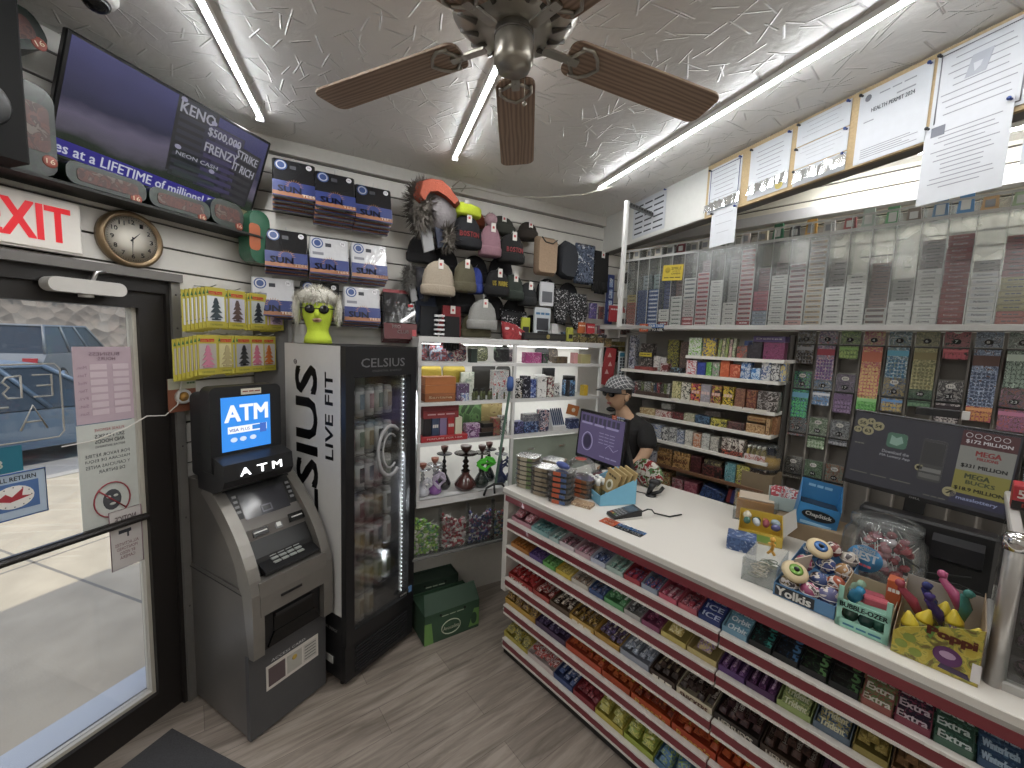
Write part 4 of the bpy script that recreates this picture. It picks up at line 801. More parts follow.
for i, (u, z, h, lab) in enumerate(((1.08, 2.44, '1d1d20', 'black knit cap behind, under the left BOSTON cap'), (1.30, 2.42, '222226', 'black knit cap behind, below the pink pom-pom cap'), (1.50, 2.44, '25242a', 'dark knit cap behind, below the right BOSTON cap'), (1.05, 2.17, '1c1c1e', 'black knit cap behind the beige cable cap'), (1.22, 2.20, '201f22', 'black knit cap behind the olive cap'), (1.44, 2.17, '1d1c1f', 'black knit cap behind the white-starred bandana'), (1.62, 2.16, '18181a', 'black knit cap behind, left of the paisley bandana'), (1.90, 2.33, '1e1e20', 'black knit cap behind, over the paisley bandana'), (2.10, 2.32, '232328', 'dark knit cap behind, below the charcoal cap'), (1.78, 2.05, '1b1b1d', 'black knit cap behind the white earphone packs'), (1.92, 2.60, '26282c', 'dark grey knit cap behind, right of the neck warmer'), (.93, 2.50, '2b2b2e', 'dark knit cap below the trapper hat'))):
    hang(beanie('knit_cap', h, .19, .17, None, tagc=False, dep=.03), u, z, lab, v=-.06)
# trapper hats
def trapper(h1, h2, lab, u, z, s=1.0, v=-.17):
    t = empty('trapper_hat', (0, 0, 0), 0, 'x', 'hat'); F_ = mat('fur_' + h2, s2l(h2), .95, var=.3, scale=80, bump=1, bscale=100)
    mb = MB(); mb.ball((.03 * s, 0, -.09 * s), (.085 * s, .06 * s, .10 * s), mat('nylon_' + h1, s2l(h1), .45, var=.25, bump=1, bscale=35), 18, 12); mb.build('crown', t)
    mb = MB(); c_ = (-.055 * s, -.02, -.10 * s); mb.ball(c_, (.055 * s, .05 * s, .10 * s), F_, 14, 10); fuzz(mb, c_, (.055 * s, .05 * s, .10 * s), F_, 900, .04 * s, rr)
    c_ = (.07 * s, -.01, -.20 * s); mb.ball(c_, (.04 * s, .04 * s, .05 * s), F_, 12, 8); fuzz(mb, c_, (.04 * s, .04 * s, .05 * s), F_, 400, .035 * s, rr); mb.build('fur_trim', t)
    mb = MB(); mb.prism([(-.07 * s, -.17 * s), (-.02 * s, -.16 * s), (.0, -.27 * s), (-.045 * s, -.29 * s)], -.05, -.03, C('8c8c8e', .6)); mb.prism([(.0, -.16 * s), (.05 * s, -.16 * s), (.06 * s, -.25 * s), (.02 * s, -.26 * s)], -.04, -.02, C('242c44', .6)); mb.build('ear_flap', t)
    hang(t, u, z, lab, v=v, cat='hat')
trapper('7c777a', '6b655e', 'grey nylon trapper hat with fur trim at the left end of the hats', .945, 2.745, 1.35, v=-.2)
trapper('3c3c44', '6f6d6a', 'grey fur trapper hat, partly hidden, left of the beige cable cap', .87, 2.28, .75, v=-.12)
def soft(nm, pts, dep, h, u, z, lab, cat, v=-.17, matl=None, extra=None, roll=0):
    t = empty(nm, (0, 0, 0), 0, 'x', cat); K = matl or knit(h)
    mb = MB(); n = len(pts); cx = sum(p[0] for p in pts) / n; cz = sum(p[1] for p in pts) / n
    vs = [(p[0], 0, p[1]) for p in pts] + [(cx + (p[0] - cx) * .8, -dep, cz + (p[1] - cz) * .85) for p in pts] + [(cx + (p[0] - cx) * .8, dep * .6, cz + (p[1] - cz) * .85) for p in pts]
    fs = [(i, (i + 1) % n, n + (i + 1) % n, n + i) for i in range(n)] + [((i + 1) % n, i, 2 * n + i, 2 * n + (i + 1) % n) for i in range(n)]
    mb.add(vs, fs, K, True); mb.add(vs, [tuple(range(n, 2 * n)), tuple(range(3 * n - 1, 2 * n - 1, -1))], K); mb.build('body', t)
    if extra: mb = MB(); extra(mb); mb.build('trim', t)
    return hang(t, u, z, lab, v=v, cat=cat, roll=roll)
soft('fleece_cap', [(-.13, -.11), (-.11, -.03), (-.05, .0), (.03, .005), (.09, -.03), (.16, -.10), (.13, -.13), (.06, -.09), (0, -.07), (-.06, -.085), (-.10, -.15)], .05, '9c4630', .935, 2.765, 'orange-red fleece cap draped over the fur trapper hat', 'hat', v=-.27)
soft('neck_warmer', rounded(-.095, .095, -.27, 0, .03), .045, '9a8168', 1.795, 2.595, 'beige fleece neck warmer with a dark drawstring', 'neck warmer', extra=lambda m_: m_.tube([(-.06, -.046, -.012), (-.03, -.05, -.045), (.03, -.05, -.05), (.07, -.046, -.02)], .004, BK, 6))
soft('baseball_cap', [(-.09, -.25), (-.03, -.28), (.06, -.28), (.085, -.20), (.09, -.10), (.05, -.02), (-.02, 0), (-.08, -.05)], .05, '2b2e34', 1.985, 2.60, 'charcoal cap with a loop hanging right of the beige neck warmer', 'hat')
t = soft('bandana_pack', rounded(-.10, .10, -.30, 0, .015), .012, '4c5668', 2.16, 2.60, 'clear pack of slate blue bandanas hanging by the black gloves', 'bandana pack', matl=pack('3c4658', '59647a', '2a3040', 'a9aeb8', scale=22, rough=.15))
def gloves(h, u, z, lab, s=1.0, v=-.15, tg=True):
    t = empty('glove_pair', (0, 0, 0), 0, 'x', 'gloves'); K = knit(h)
    for sx in (-1, 1):
        mb = MB(); o_ = sx * .022 * s
        mb.prism([(o_ - .04 * s, -.16 * s), (o_ - .036 * s, 0), (o_ + .036 * s, 0), (o_ + .04 * s, -.16 * s), (o_ + .035 * s, -.19 * s), (o_ - .035 * s, -.19 * s)], sx * .008 - .012, sx * .008 + .006, K, 'y')
        for k in range(4): mb.tube([(o_ + (-.031 + k * .0205) * s, sx * .008 - .003, -.17 * s), (o_ + (-.033 + k * .022) * s, sx * .008 - .006, (-.245 + abs(k - 1.5) * .012) * s)], .0105 * s, K, 6)
        mb.tube([(o_ - .035 * s, 0, -.09 * s), (o_ - .06 * s, -.004, -.15 * s)], .010 * s, K, 6); mb.build('glove', t)
    if tg: mb = MB(); mb.box(-.016, .016, -.03, -.028, -.05, 0, C('d6d2cc', .6)); mb.box(-.006, .006, -.031, -.03, -.035, -.02, RED); mb.build('price_tag', t)
    return hang(t, u, z, lab, v=v, cat='gloves')
gloves('1b1a1b', 2.335, 2.57, 'long black gloves with a tag at the right end of the hat rows', 1.35)
gloves('8a2b30', 1.10, 2.06, 'red knit gloves hanging left of the light grey cap', 1.1)
gloves('1a191b', 1.08, 1.99, 'black gloves hanging lowest, over the showcase top', .9, v=-.21, tg=False)
gloves('24262a', .96, 2.05, 'dark gloves below the beige cable cap', 1.0, v=-.12, tg=False)
soft('vest', [(-.09, 0), (.08, 0), (.10, -.1), (.09, -.24), (-.08, -.25), (-.10, -.12)], .03, '2a3348', .93, 2.12, 'dark navy knit cloth left of the red gloves', 'scarf', v=-.09)
def bandana(u, z, pts, mm, lab, v=-.16):
    soft('bandana', pts, .014, '', u, z, lab, 'bandana', v=v, matl=mm)
PAIS = pack('131316', '1a1a1e', 'b9b9bc', scale=70, rough=.8); STARS = pack('1c1c20', '1c1c20', 'c9c9cc', scale=42, rough=.8)
bandana(1.60, 2.075, [(-.12, 0), (.10, -.01), (.13, -.10), (.12, -.24), (.02, -.26), (-.10, -.2)], STARS, 'black bandana with white stars in the third row', v=-.10)
bandana(1.56, 1.985, [(-.12, 0), (.0, -.02), (.13, -.10), (.09, -.14), (.02, -.13), (-.04, -.17), (-.10, -.12)], pack('a02a30', '8a2026', 'a83238', 'cfc8c6', scale=14, rough=.8), 'red and white bandana draped over the showcase top', v=-.20)
bandana(1.98, 2.25, [(-.07, 0), (.06, 0), (.08, -.12), (.05, -.27), (-.05, -.25), (-.08, -.12)], PAIS, 'black paisley bandana left of its wider twin', v=-.14)
bandana(2.13, 2.23, [(-.08, 0), (.08, 0), (.11, -.12), (.06, -.29), (-.03, -.27), (-.09, -.14)], PAIS, 'wide black bandana with white pattern, second row right', v=-.15)
def hpack(u, z, wd, h, m, lab, cat='package', v=-.15, dep=.02, window=None, words=None, wc=None, nm='hanging_pack', g=None):
    t = empty(nm, HW.at(u, v, z), HW.a, lab, cat, g)
    mb = MB(); mb.box(-wd / 2, wd / 2, -dep, 0, -h, 0, m, .003); mb.build('pack', t)
    if window: mb = MB(); mb.box(-wd * .36, wd * .36, -dep - .003, -dep, -h * .85, -h * .4, C(window, .3), .0); mb.build('window', t)
    if words: mb = MB(); mb.text(words, -wd * .42, -h * .3, wd * .84, h * .14, C(wc or 'eeeeee', .5), y=-dep - .001, bold=.03); mb.build('lettering', t)
    mb = MB(); mb.tube([(0, .10, -.002), (0, -dep - .01, .006)], .002, STEEL, 5); mb.build('peg', t)
    return t
hpack(1.83, 2.285, .12, .17, C('c2c4c8', .25), 'white earphone pack in the second row', window='5a5c62')
hpack(1.80, 2.10, .14, .19, C('bcc3c8', .25), 'white blister pack with black earphones, below the other white pack', window='3c3e44', words='~', wc='40709a')
hpack(1.66, 2.02, .07, .16, C('a8b02c', .4), 'yellow-green pack between the star bandana and the white packs', window='2c2c2c')
hpack(2.275, 2.17, .07, .12, pack('5a4a8a', '3c3c5a', '9a8ab0', scale=40), 'purple pack right of the bandanas')
hpack(2.36, 2.15, .05, .10, pack('6a3a3a', '2c2c2e', '8a6a5a', scale=50), 'dark red small pack right of the purple pack')
hpack(2.52, 2.17, .09, .13, C('b03038', .35), 'bright red pack at the right end of the second row', words='~', wc='e0d8d8', v=-.12)
hpack(2.17, 2.015, .07, .11, C('c06030', .35), 'orange pack below the wide bandana', words='~', wc='e8dcc8')
hpack(2.26, 2.01, .08, .12, C('b8333a', .35), 'red card pack right of the orange one', words='~', wc='e0c8c8')
hpack(2.37, 2.0, .07, .11, pack('5a3a4a', '8a4a3a', '3a3a7a', scale=45), 'small purple and red pack in the third row, rightmost')
for i, (u, cols) in enumerate(((1.80, ('1c1c1e', '3a3a3c')), (1.91, ('c8cccf', '8aa0b0')), (2.01, ('2a2a40', '6a90c0')), (2.10, ('4a4a2c', 'b0a050')), (2.19, ('2c2c2c', '8a8a5a')), (2.28, ('38342c', 'a09a60')), (2.37, ('2a2a2c', '5a5a6a')))):
    hpack(u, 1.93, .085, .055, pack(*cols, scale=40), 'flat %s gadget pack in the row over the box shelf, %s' % (['black', 'white', 'blue', 'khaki', 'dark yellow', 'olive', 'charcoal'][i], ['leftmost', 'second from left', 'beside the white one', 'in the middle', 'right of the middle', 'near the right end', 'rightmost'][i]), v=-.17)
for i in range(6):
    hpack(1.98 + i * .085, 1.90 if i % 2 else 1.905, .07, .065, pack('5a4a30', '3a3222', '8a7a4a', '7a3a3a' if i > 3 else '2a2a22', scale=45), 'brown card of lighters hanging just above the showcase, number %s from the left' % ['one', 'two', 'three', 'four', 'five', 'six'][i], v=-.20)
for i in range(5):
    mb = MB(); mb.box(0, .062, -.02, 0, 0, .012, C('c9c9cb', .3)); mb.build('label_rail', loc=HW.at(.955, -.235, 1.87 + i * .028), rz=HW.a, label='short white label strip at the left over the showcase top', cat='label strip', group='label strips left of the black gloves')
mb = MB(); mb.box(0, .40, -.12, 0, 0, .05, C('1b1b1c', .5), .004); mb.box(.02, .38, -.121, -.12, .015, .035, C('2c2a26', .5)); mb.ball((.2, -.122, .025), (.016, .002, .016), C('8a7a3c', .4), 12, 6)
mb.build('display_box', loc=HW.at(1.60, -.13, 1.865), rz=HW.a, label='long black box with a gold seal lying on the showcase top', cat='box')
mb = MB(); mb.box(0, .05, -.03, 0, 0, .10, C('9a9c34', .4), .003); mb.box(.008, .042, -.032, -.03, .02, .05, BK); mb.build('lighter_pack', loc=HW.at(1.96, -.24, 1.865), rz=HW.a, label='small yellow-green pack standing at the showcase top edge', cat='package')
t = gloves('b4b4b4', 1.87, 1.985, 'white and black work gloves over the black box', .55, v=-.22, tg=False)
# tall corner strips at the right end of the wall
t = empty('glasses_strip', HW.at(2.50, -.09, 2.02), HW.a, 'blue hanging strip with toothbrush cards beside the tobacco rack', 'display strip')
mb = MB(); mb.box(-.04, .04, -.012, 0, 0, .40, C('32407a', .35), .003); mb.build('backing', t)
for k in range(4): mb = MB(); mb.box(-.018, .018, -.02, -.012, .03 + k * .09, .10 + k * .09, pack('8aa4c8', 'c6ccd4', '32407a', scale=50), .002); mb.build('card', t)
t = empty('tape_roll', HW.at(2.62, -.14, 2.40), HW.a, 'black round tape roll on a white bracket in the corner by the rack', 'tape roll')
mb = MB(); mb.lathe([(.045, -.02), (.045, .0), (.02, .0), (.02, -.02)], BK, 20, ax=(0, 1, 0)); mb.build('roll', t)
mb = MB(); mb.box(-.06, .06, .012, .03, -.16, .07, C('d0cec8', .5), .004); mb.build('bracket', t)
t = empty('watch_card', HW.at(2.66, -.12, 1.94), HW.a, 'white card with three dark bottles in the corner by the rack', 'package')
mb = MB(); mb.box(-.06, .06, -.004, 0, -.02, .22, C('c6c2bc', .5)); mb.prism([(-.06, .18), (.06, .18), (.04, .24), (0, .20), (-.04, .24)], -.006, -.004, C('b03a30', .4)); mb.build('card', t)
for k in range(3): mb = MB(); mb.cyl((-.035 + k * .035, -.014, .0), (-.035 + k * .035, -.014, .13), .012, C('3a2622', .3), 10); mb.build('bottle', t)
for i in range(12):
    mb = MB(); mb.box(-.025, .025, -.012, 0, -.035, 0, pack('5a5230', '8a7a40', '3a3424', scale=60), .002)
    mb.build('battery_card', loc=HW.at(2.56 + (i % 3) * .055, -.10 - .0 * i, 1.88 - (i // 3) * .042), rz=HW.a, label='small gold and brown card in the corner column beside the showcase', cat='package', group='gold cards in the corner column')
hpack(2.50, 1.83, .14, .12, C('17171a', .5), 'plain black pack in the corner above the triangular red pennant', v=-.14)
t = empty('pennant', HW.at(2.34, -.27, 1.83), HW.a, 'red cloth pennant with white print hanging at the right end of the showcase', 'pennant')
mb = MB(); mb.prism([(.0, .0), (.10, -.01), (.085, -.22), (.02, -.30), (-.06, -.28)], -.008, 0, C('9a2c30', .7)); mb.build('cloth', t)
mb = MB()
for a, b in ((.03, -.06), (.04, -.13), (.01, -.19)): mb.prism([(a - .02, b - .015), (a + .02, b - .015), (a, b + .02)], -.010, -.008, C('c8a8a0', .6))
mb.build('print', t)
t = empty('earring_card', HW.at(2.50, -.24, 1.60), HW.a, 'white card covered in rows of small dark pieces beside the red pennant', 'display card')
mb = MB(); mb.box(0, .135, -.006, 0, 0, .20, C('c4cdd0', .5)); mb.box(.01, .06, -.0075, -.006, .16, .19, C('3a8aa8', .5)); mb.build('card', t)
mb = MB()
for i in range(4):
    for j in range(6): mb.box(.015 + i * .029, .032 + i * .029, -.010, -.006, .012 + j * .024, .028 + j * .024, INK)
mb.build('pieces', t, kind='stuff')
# ---------------------------------------------------------------- lit showcase
t = empty('showcase', HW.at(.84, -.30, 0), HW.a, 'lit glass showcase with white frame below the hats', 'showcase')
FRM = C('c9c9c8', .35); U1 = 1.44; DEP = .27
mb = MB()
mb.box(0, U1, 0, DEP, .83, .845, FRM); mb.box(0, U1, 0, DEP, 1.835, 1.855, FRM)
mb.box(0, .02, 0, DEP, .83, 1.84, FRM); mb.box(U1 - .02, U1, 0, .02, .83, 1.84, FRM); mb.box(.655, .675, -.004, .02, .83, 1.84, FRM); mb.box(0.0, U1, -.004, .012, .80, .845, FRM); mb.box(0, U1, -.004, .012, 1.825, 1.86, FRM)
mb.build('frame', t)
mb = MB(); mb.box(.02, U1 - .02, DEP - .006, DEP, .845, 1.835, mat('lit_back_panel', s2l('e8e8e2'), .6, emit=(1, .98, .94), es=.12)); mb.build('back_panel', t)
for z in (1.205, 1.455, 1.70):
    mb = MB(); mb.box(.005, U1 - .005, 0.0, DEP - .01, z - .010, z, C('b9bab8', .3)); mb.box(.0, U1, -.006, .0, z - .018, z + .004, FRM); mb.build('shelf', t)
for z in (1.70, 1.455, 1.205, 1.835):
    for x0, x1 in ((.03, .64), (.69, U1 - .03)): mb = MB(); mb.box(x0, x1, .14, .16, z - .024, z - .0185, mat('case_strip', (1, 1, 1), emit=(1, 1, .97), es=3.0)); mb.build('light_strip', t)
for z in (1.80, 1.67, 1.425, 1.175):
    l = light('case_light', 'AREA', HW.at(.84 + U1 / 2, -.15, z), 0.65, (1, .99, .96), shape='RECTANGLE', size=U1 * .95, size_y=.03); l.rotation_euler = (0, 0, HW.a)
mb = MB(); mb.box(.68, U1 - .02, .015, .03, .845, 1.17, C('8a9486', .5)); mb.box(.81, .86, .01, .015, 1.09, 1.10, STEEL); mb.box(1.08, 1.13, .01, .015, 1.09, 1.10, STEEL); mb.build('lower_panel', t)
mb = MB(); mb.box(.0, U1, DEP - .03, DEP, .0, .80, C('bdb9b0', .6)); mb.build('base', t)
# stock in the showcase: u from showcase left end, z of shelf, box sizes
def sbox(u, z, wd, h, dep, m, lab, cat='box', v=-.27, front=None, words=None, wc='e8e4dc', lean=0, g=None, nm='product_box', fr_=.55, yaw=0):
    mb = MB(); mb.box(0, wd, 0, dep, 0, h, m, min(.002, wd * .05))
    if front: mb.box(wd * .12, wd * .88, -.0008, 0, h * (.5 - fr_ / 2), h * (.5 + fr_ / 2), front if not isinstance(front, str) else C(front, .4))
    if words: mb.text(words, wd * .12, h * .4, wd * .76, min(h * .3, .05), C(wc, .5), y=-.0016, bold=.03)
    return mb.build(nm, loc=HW.at(u, v, z), rot=(lean, 0, HW.a + yaw), label=lab, cat=cat, group=g)
def stray(u, z, wd, h, m, lab, v=-.10, r=.03, g=None):
    mb = MB(); mb.prism(rounded(0, wd, 0, h, r, 5), -.006, .006, m); mb.prism(rounded(.008, wd - .008, .008, h - .008, r * .8, 5), -.008, -.006, m if True else m); mb.build('tray', loc=HW.at(u, v, z + .001), rot=(rad(-8), 0, HW.a), label=lab, cat='tray', group=g)
SK = pack('3a3c40', '8a2e34', '6a7a8a', 'b4b0a8', scale=34)
A_ = 1.702
stray(.87, A_, .15, .115, SK, 'dark skull-printed tray at the left end of the top showcase shelf'); stray(.965, A_, .15, .12, pack('2c3440', '8a3a3a', '7a90a8', 'b0b0ac', scale=34), 'skull tray with red and blue print, second on the top shelf', v=-.14); stray(1.07, A_, .13, .115, pack('3a4a64', '8a3038', 'b4b0a8', '26282e', scale=34), 'blue skull tray, third on the top shelf', v=-.18)
sbox(1.195, A_, .045, .09, .05, C('22302a', .4), 'small dark green box beside the skull trays'); stray(1.25, A_, .15, .11, pack('3c4430', '6a6c4a', '1f241c', 'a8a88a', scale=36), 'army green tray on the top shelf'); stray(1.42, A_, .12, .115, pack('17181a', '2c2e30', '4a5a4a', scale=30), 'black round-cornered tray left of the showcase post', v=-.16)
stray(1.53, A_, .10, .09, pack('2c2c30', '6a5a5a', 'b0a8a0', scale=40), 'small patterned tray right of the showcase post'); sbox(1.61, A_, .13, .075, .06, pack('a8407c', 'c07aa0', '7c2a5c', scale=40), 'pink swirl box on the top shelf')
sbox(1.75, A_, .045, .07, .05, pack('2c5a3c', '3a3a3a', '8a4a7a', scale=60), 'small green and black box right of the pink box'); stray(1.80, A_, .12, .105, C('1c1c20', .3), 'plain black tray right of the green box'); sbox(1.87, A_, .10, .05, .06, pack('5a4a34', '3a3226', scale=50), 'flat brown box leaning in front of the black tray'); stray(1.93, A_, .09, .11, pack('4c443c', '7a6a5a', scale=40), 'brown tray near the right end of the top shelf', v=-.08); sbox(2.03, A_, .035, .08, .05, C('c48a8a', .4), 'narrow pink box at the right of the top shelf'); sbox(2.10, A_, .09, .07, .06, C('a49c6a', .4), 'khaki box at the right end of the top shelf')
B_ = 1.457
for k in range(3): sbox(.895, B_ + k * .052, .20, .050, .10, C('a8602c', .5) if k else C('8a4c26', .5), ['lowest', 'middle', 'topmost'][k] + ' orange-brown cigar box in the stack on the second showcase shelf', words='Santana' if k == 0 else None, wc='d8c8a8')
GOLD = mat('gold_tray', s2l('b7a13a'), .25, .6)
stray(.93, B_ + .0, .14, .215, GOLD, 'gold tray standing behind the brown boxes', v=-.09); stray(1.09, B_, .16, .215, GOLD, 'larger gold tray standing right of the brown boxes', v=-.07)
sbox(1.10, B_, .09, .11, .07, pack('5a4468', '3a3044', 'a09ab0', scale=45), 'purple flowered box in front of the gold tray'); sbox(1.13, B_, .05, .05, .04, pack('b8bcc4', '4a6aa0', 'a04a4a', scale=60), 'tiny white and blue box below the purple one', v=-.285)
rr = random.Random(5)
def bottle(h, r, m, capm): mb = MB(); mb.lathe([(r, 0), (r, h * .6), (r * .45, h * .72), (r * .45, h * .8)], m, 10); mb.lathe([(r * .55, h * .8), (r * .55, h), (0, h)], capm, 10); return mb
b0 = None
for i in range(9):
    if b0 is None: b0 = bottle(.075, .012, C('4c5432', .2), BK).build('oil_bottle', label='small olive bottle in the row on the second showcase shelf', cat='bottle', group='small olive bottles in the showcase'); o = b0
    else: o = b0.copy(); COL.objects.link(o)
    o.location = HW.at(1.225 + i * .028, -.26 + (i % 2) * .02, B_); o.rotation_euler = (0, 0, HW.a)
sbox(1.20, B_, .10, .17, .02, pack('c4c8bc', 'a9b0a0', '8a9a8a', scale=30), 'pale green printed card standing behind the small bottles', v=-.10); stray(1.31, B_, .18, .235, C('26241f', .3), 'tall black tray with rounded top behind the newsprint box', v=-.07)
sbox(1.365, B_, .115, .195, .06, pack('d0d0cc', '9aa0a4', 'd0d0cc', 'b03038', scale=55), 'tall newsprint-patterned white box left of the showcase post'); stray(1.50, B_, .12, .21, C('1f1d1c', .3), 'dark tray standing right of the showcase post', v=-.06)
for u, wd, h, cs, lab in ((1.53, .06, .135, ('1c1c1e', 'd0d0d0', '8a7a5a'), 'black and white box just right of the showcase post'), (1.60, .055, .155, ('1a1c28', '26283c', 'a0a0a8'), 'dark navy box on the second shelf'), (1.66, .045, .13, ('2c3c7a', '6a80b8', 'c8c8cc'), 'blue and white narrow box on the second shelf'), (1.715, .08, .14, ('cfcfcc', 'cfcfcc', '3c3c40'), 'tall white box with dark print on the second shelf'), (1.805, .055, .15, ('c4beb4', '4c4c50', '9a3a3a'), 'white and brown box right of the tall white box'), (1.985, .02, .12, ('2c2c30', '4a4a50'), 'thin black box between the jars')):
    sbox(u, B_, wd, h, .06, pack(*cs, scale=45), lab)
def jar(u, z, r, h, m, capm, lab, v=-.22):
    mb = MB(); mb.lathe([(r, 0), (r * 1.02, h * .1), (r, h * .8)], m, 18); mb.lathe([(r * .95, h * .8), (r * .95, h), (0, h)], capm, 18); mb.build('jar', loc=HW.at(u, v, z), rz=HW.a, label=lab, cat='jar')
jar(1.905, B_, .035, .10, pack('c9c9c6', '2c2c2e', 'c9c9c6', scale=40), C('d6d6d2', .4), 'white lidded jar with black print on the second shelf'); jar(2.03, B_, .05, .15, pack('22304a', '5a86b0', '16181c', scale=30), C('101012', .4), 'large blue and black jar on the second shelf')
sbox(1.87, B_, .10, .20, .03, C('17171a', .4), 'tall plain black box behind the white jar', v=-.12); sbox(2.14, B_, .04, .08, .05, C('c2a024', .4), 'yellow box at the right end of the second shelf')
sbox(1.71, B_ + .145, .095, .004, .06, C('c9c9c6', .5), 'white card lying on the tall white box', lean=rad(14), nm='card')
D_ = 1.207
sbox(.885, D_ + .145, .235, .045, .12, C('8c2a30', .5), 'lower dark red cigar box on the perfume boxes', words='~', wc='c8a0a0'); sbox(.88, D_ + .192, .24, .04, .12, C('7c262c', .5), 'upper dark red flat box at the left of the third shelf')
for i, (h_, nm) in enumerate((('242026', 'black'), ('2c3c5a', 'blue'), ('7a6a90', 'mauve'), ('a4282c', 'red'), ('c4bea8', 'cream'))): sbox(.89 + i * .052, D_ + .035, .047, .11, .06, C(h_, .3), nm + ' perfume box standing above the red PERFUME FOR HER strip', words='~' if i % 2 else None, wc='c8c0b8')
sbox(.87, D_ - .002 + .002, .31, .034, .10, C('a8262c', .4), 'red strip box reading PERFUME FOR HER', words='PERFUME FOR HER', wc='e6d8d0', v=-.285, nm='perfume_tray')
sbox(1.165, D_ + .0, .20, .19, .02, pack('3c5a34', '557a48', '2c4028', scale=12), 'large dark green box standing at the back of the third shelf', v=-.10); sbox(1.36, D_, .17, .20, .02, pack('8a7a4a', '9a8a5a', '6a4a34', scale=14), 'tan printed box standing behind the showcase post', v=-.10)
sbox(1.18, D_, .10, .09, .06, pack('6a3c6a', 'b09ab4', '4a2a4c', scale=40), 'purple bag-like box on the third shelf', v=-.26)
for k in range(3): sbox(1.275 + k * .012, D_ + k * .03, .19 - k * .03, .028, .09, C('1c1a1a', .3) if k != 1 else C('3a2c26', .4), ['lowest', 'middle', 'top'][k] + ' flat black case in the stack on the third shelf', v=-.265)
jar(1.475, D_, .028, .07, C('3c3a3a', .3), C('8a8a8a', .3), 'small round black jar left of the showcase post on the third shelf')
for u, wd, h, cs, lab in ((1.375, .05, .12, ('7a6a50', '9a3a3a', '3a3a3a'), 'brown and red box on the third shelf'), (1.43, .05, .13, ('c2c0b8', '3c3c44', '8a8a8a'), 'grey printed box on the third shelf'), (1.53, .085, .085, ('2a2c4a', '6a6ca0', '1a1a26'), 'dark purple box right of the post on the third shelf'), (1.62, .12, .08, ('26284a', '4a6a9a', 'a0a4b8'), 'wide navy box below the grey carton'), (1.755, .075, .155, ('202a4c', 'c0bcc4', '8a3a3a'), 'tall navy and white ringed box on the third shelf'), (2.02, .09, .075, ('222c50', '3a4a7a', '8a90a8'), 'dark blue box at the right end of the third shelf')):
    sbox(u, D_, wd, h, .06, pack(*cs, scale=50), lab)
sbox(1.62, D_ + .082, .12, .05, .06, pack('5a5a60', '8a8a8e', '3a3a3e', scale=40), 'grey carton on top of the wide navy box')
t = empty('pen_stand', HW.at(1.86, -.27, D_), HW.a, 'white tilted stand with a row of blue pens on the third shelf', 'pen stand')
mb = MB(); mb.box(0, .12, -.01, .08, 0, .03, C('c9c9c8', .4)); mb.prism([(.0, .03), (.08, .03), (.08, .14)], 0, .12, C('c0c4c6', .4), 'x'); mb.build('stand', t)
for k in range(6): mb = MB(); mb.cyl((.015 + k * .018, .0, .04), (.015 + k * .018, .055, .155), .005, C('3a4a70', .3), 8); mb.build('pen', t)
t = empty('price_sign', HW.at(1.955, -.30, 1.335), HW.a, 'tilted orange sign card at the right of the third shelf', 'sign', rot=(0, rad(14), HW.a)); mb = MB(); mb.box(-.0, .11, -.003, 0, 0, .075, C('a8602c', .5)); mb.ball((.06, -.004, .038), (.018, .002, .016), C('d0c4b0', .5), 12, 6); mb.build('card', t)
# water pipes on the lowest level
def hookah(u, h, body, metal, lab, v=-.22, hose=None, hcol='2c2c30', r=.045):
    t = empty('hookah', HW.at(u, v, .846), HW.a, lab, 'hookah'); G_ = mat('glass_' + body, s2l(body), .12, coat=.8); M_ = mat('metal_' + metal, s2l(metal), .25, .8)
    mb = MB(); mb.lathe([(r * .7, 0), (r, h * .06), (r * 1.05, h * .14), (r * .7, h * .26), (r * .35, h * .36), (r * .42, h * .40)], G_, 18); mb.build('vase', t)
    mb = MB(); mb.lathe([(r * .3, h * .40), (r * .45, h * .43), (r * .2, h * .48), (r * .35, h * .53), (r * .16, h * .58), (r * .32, h * .64), (r * .15, h * .70), (r * .15, h * .84)], M_, 14); mb.build('stem', t)
    mb = MB(); mb.lathe([(r * .2, h * .80), (r * 1.1, h * .815), (r * 1.15, h * .83), (r * .2, h * .825)], M_, 18); mb.build('tray', t)
    mb = MB(); mb.lathe([(r * .2, h * .84), (r * .5, h * .93), (r * .55, h), (0, h * .97)], C('4a2a24', .4) if metal != 'c6c8cc' else C('8a4a34', .5), 14); mb.build('bowl', t)
    if hose:
        mb = MB(); pts = []
        for i in range(50): a = i * .42; q = .6 + .4 * math.sin(i * .9); pts.append((hose[0] + hose[2] * math.cos(a) * q, -.03 - .012 * math.sin(i * 1.3), hose[1] + hose[3] * math.sin(a) * (.75 + .25 * math.cos(i * .5))))
        mb.tube([(0, 0, h * .55)] + pts, hose[4], mat('hose_' + hcol, s2l(hcol), .4), 7); mb.build('hose', t)
    return t
hookah(.905, .21, 'b9bcc6', 'c6c8cc', 'silver and clear hookah at the far left of the lowest showcase level', hose=(.02, .08, .03, .05, .005), hcol='c8c8d0')
hookah(.985, .24, '7a4a90', 'c6c8cc', 'purple glass hookah with white hose in the showcase', hose=(.02, .10, .04, .06, .006), hcol='b4a8c0')
hookah(1.04, .17, 'a8a4b4', 'c6c8cc', 'short silver hookah behind the purple one', v=-.12)
hookah(1.075, .29, '2a282c', '3c3c40', 'tall black hookah right of the purple one', v=-.15)
hookah(1.20, .30, '4a2622', '2a2420', 'big dark red-brown hookah in the middle of the lowest level', r=.07)
hookah(1.32, .29, '26302c', '6a6a64', 'dark green hookah with a bright green coiled hose', r=.05, hose=(.02, .17, .065, .05, .0075), hcol='4ad02c')
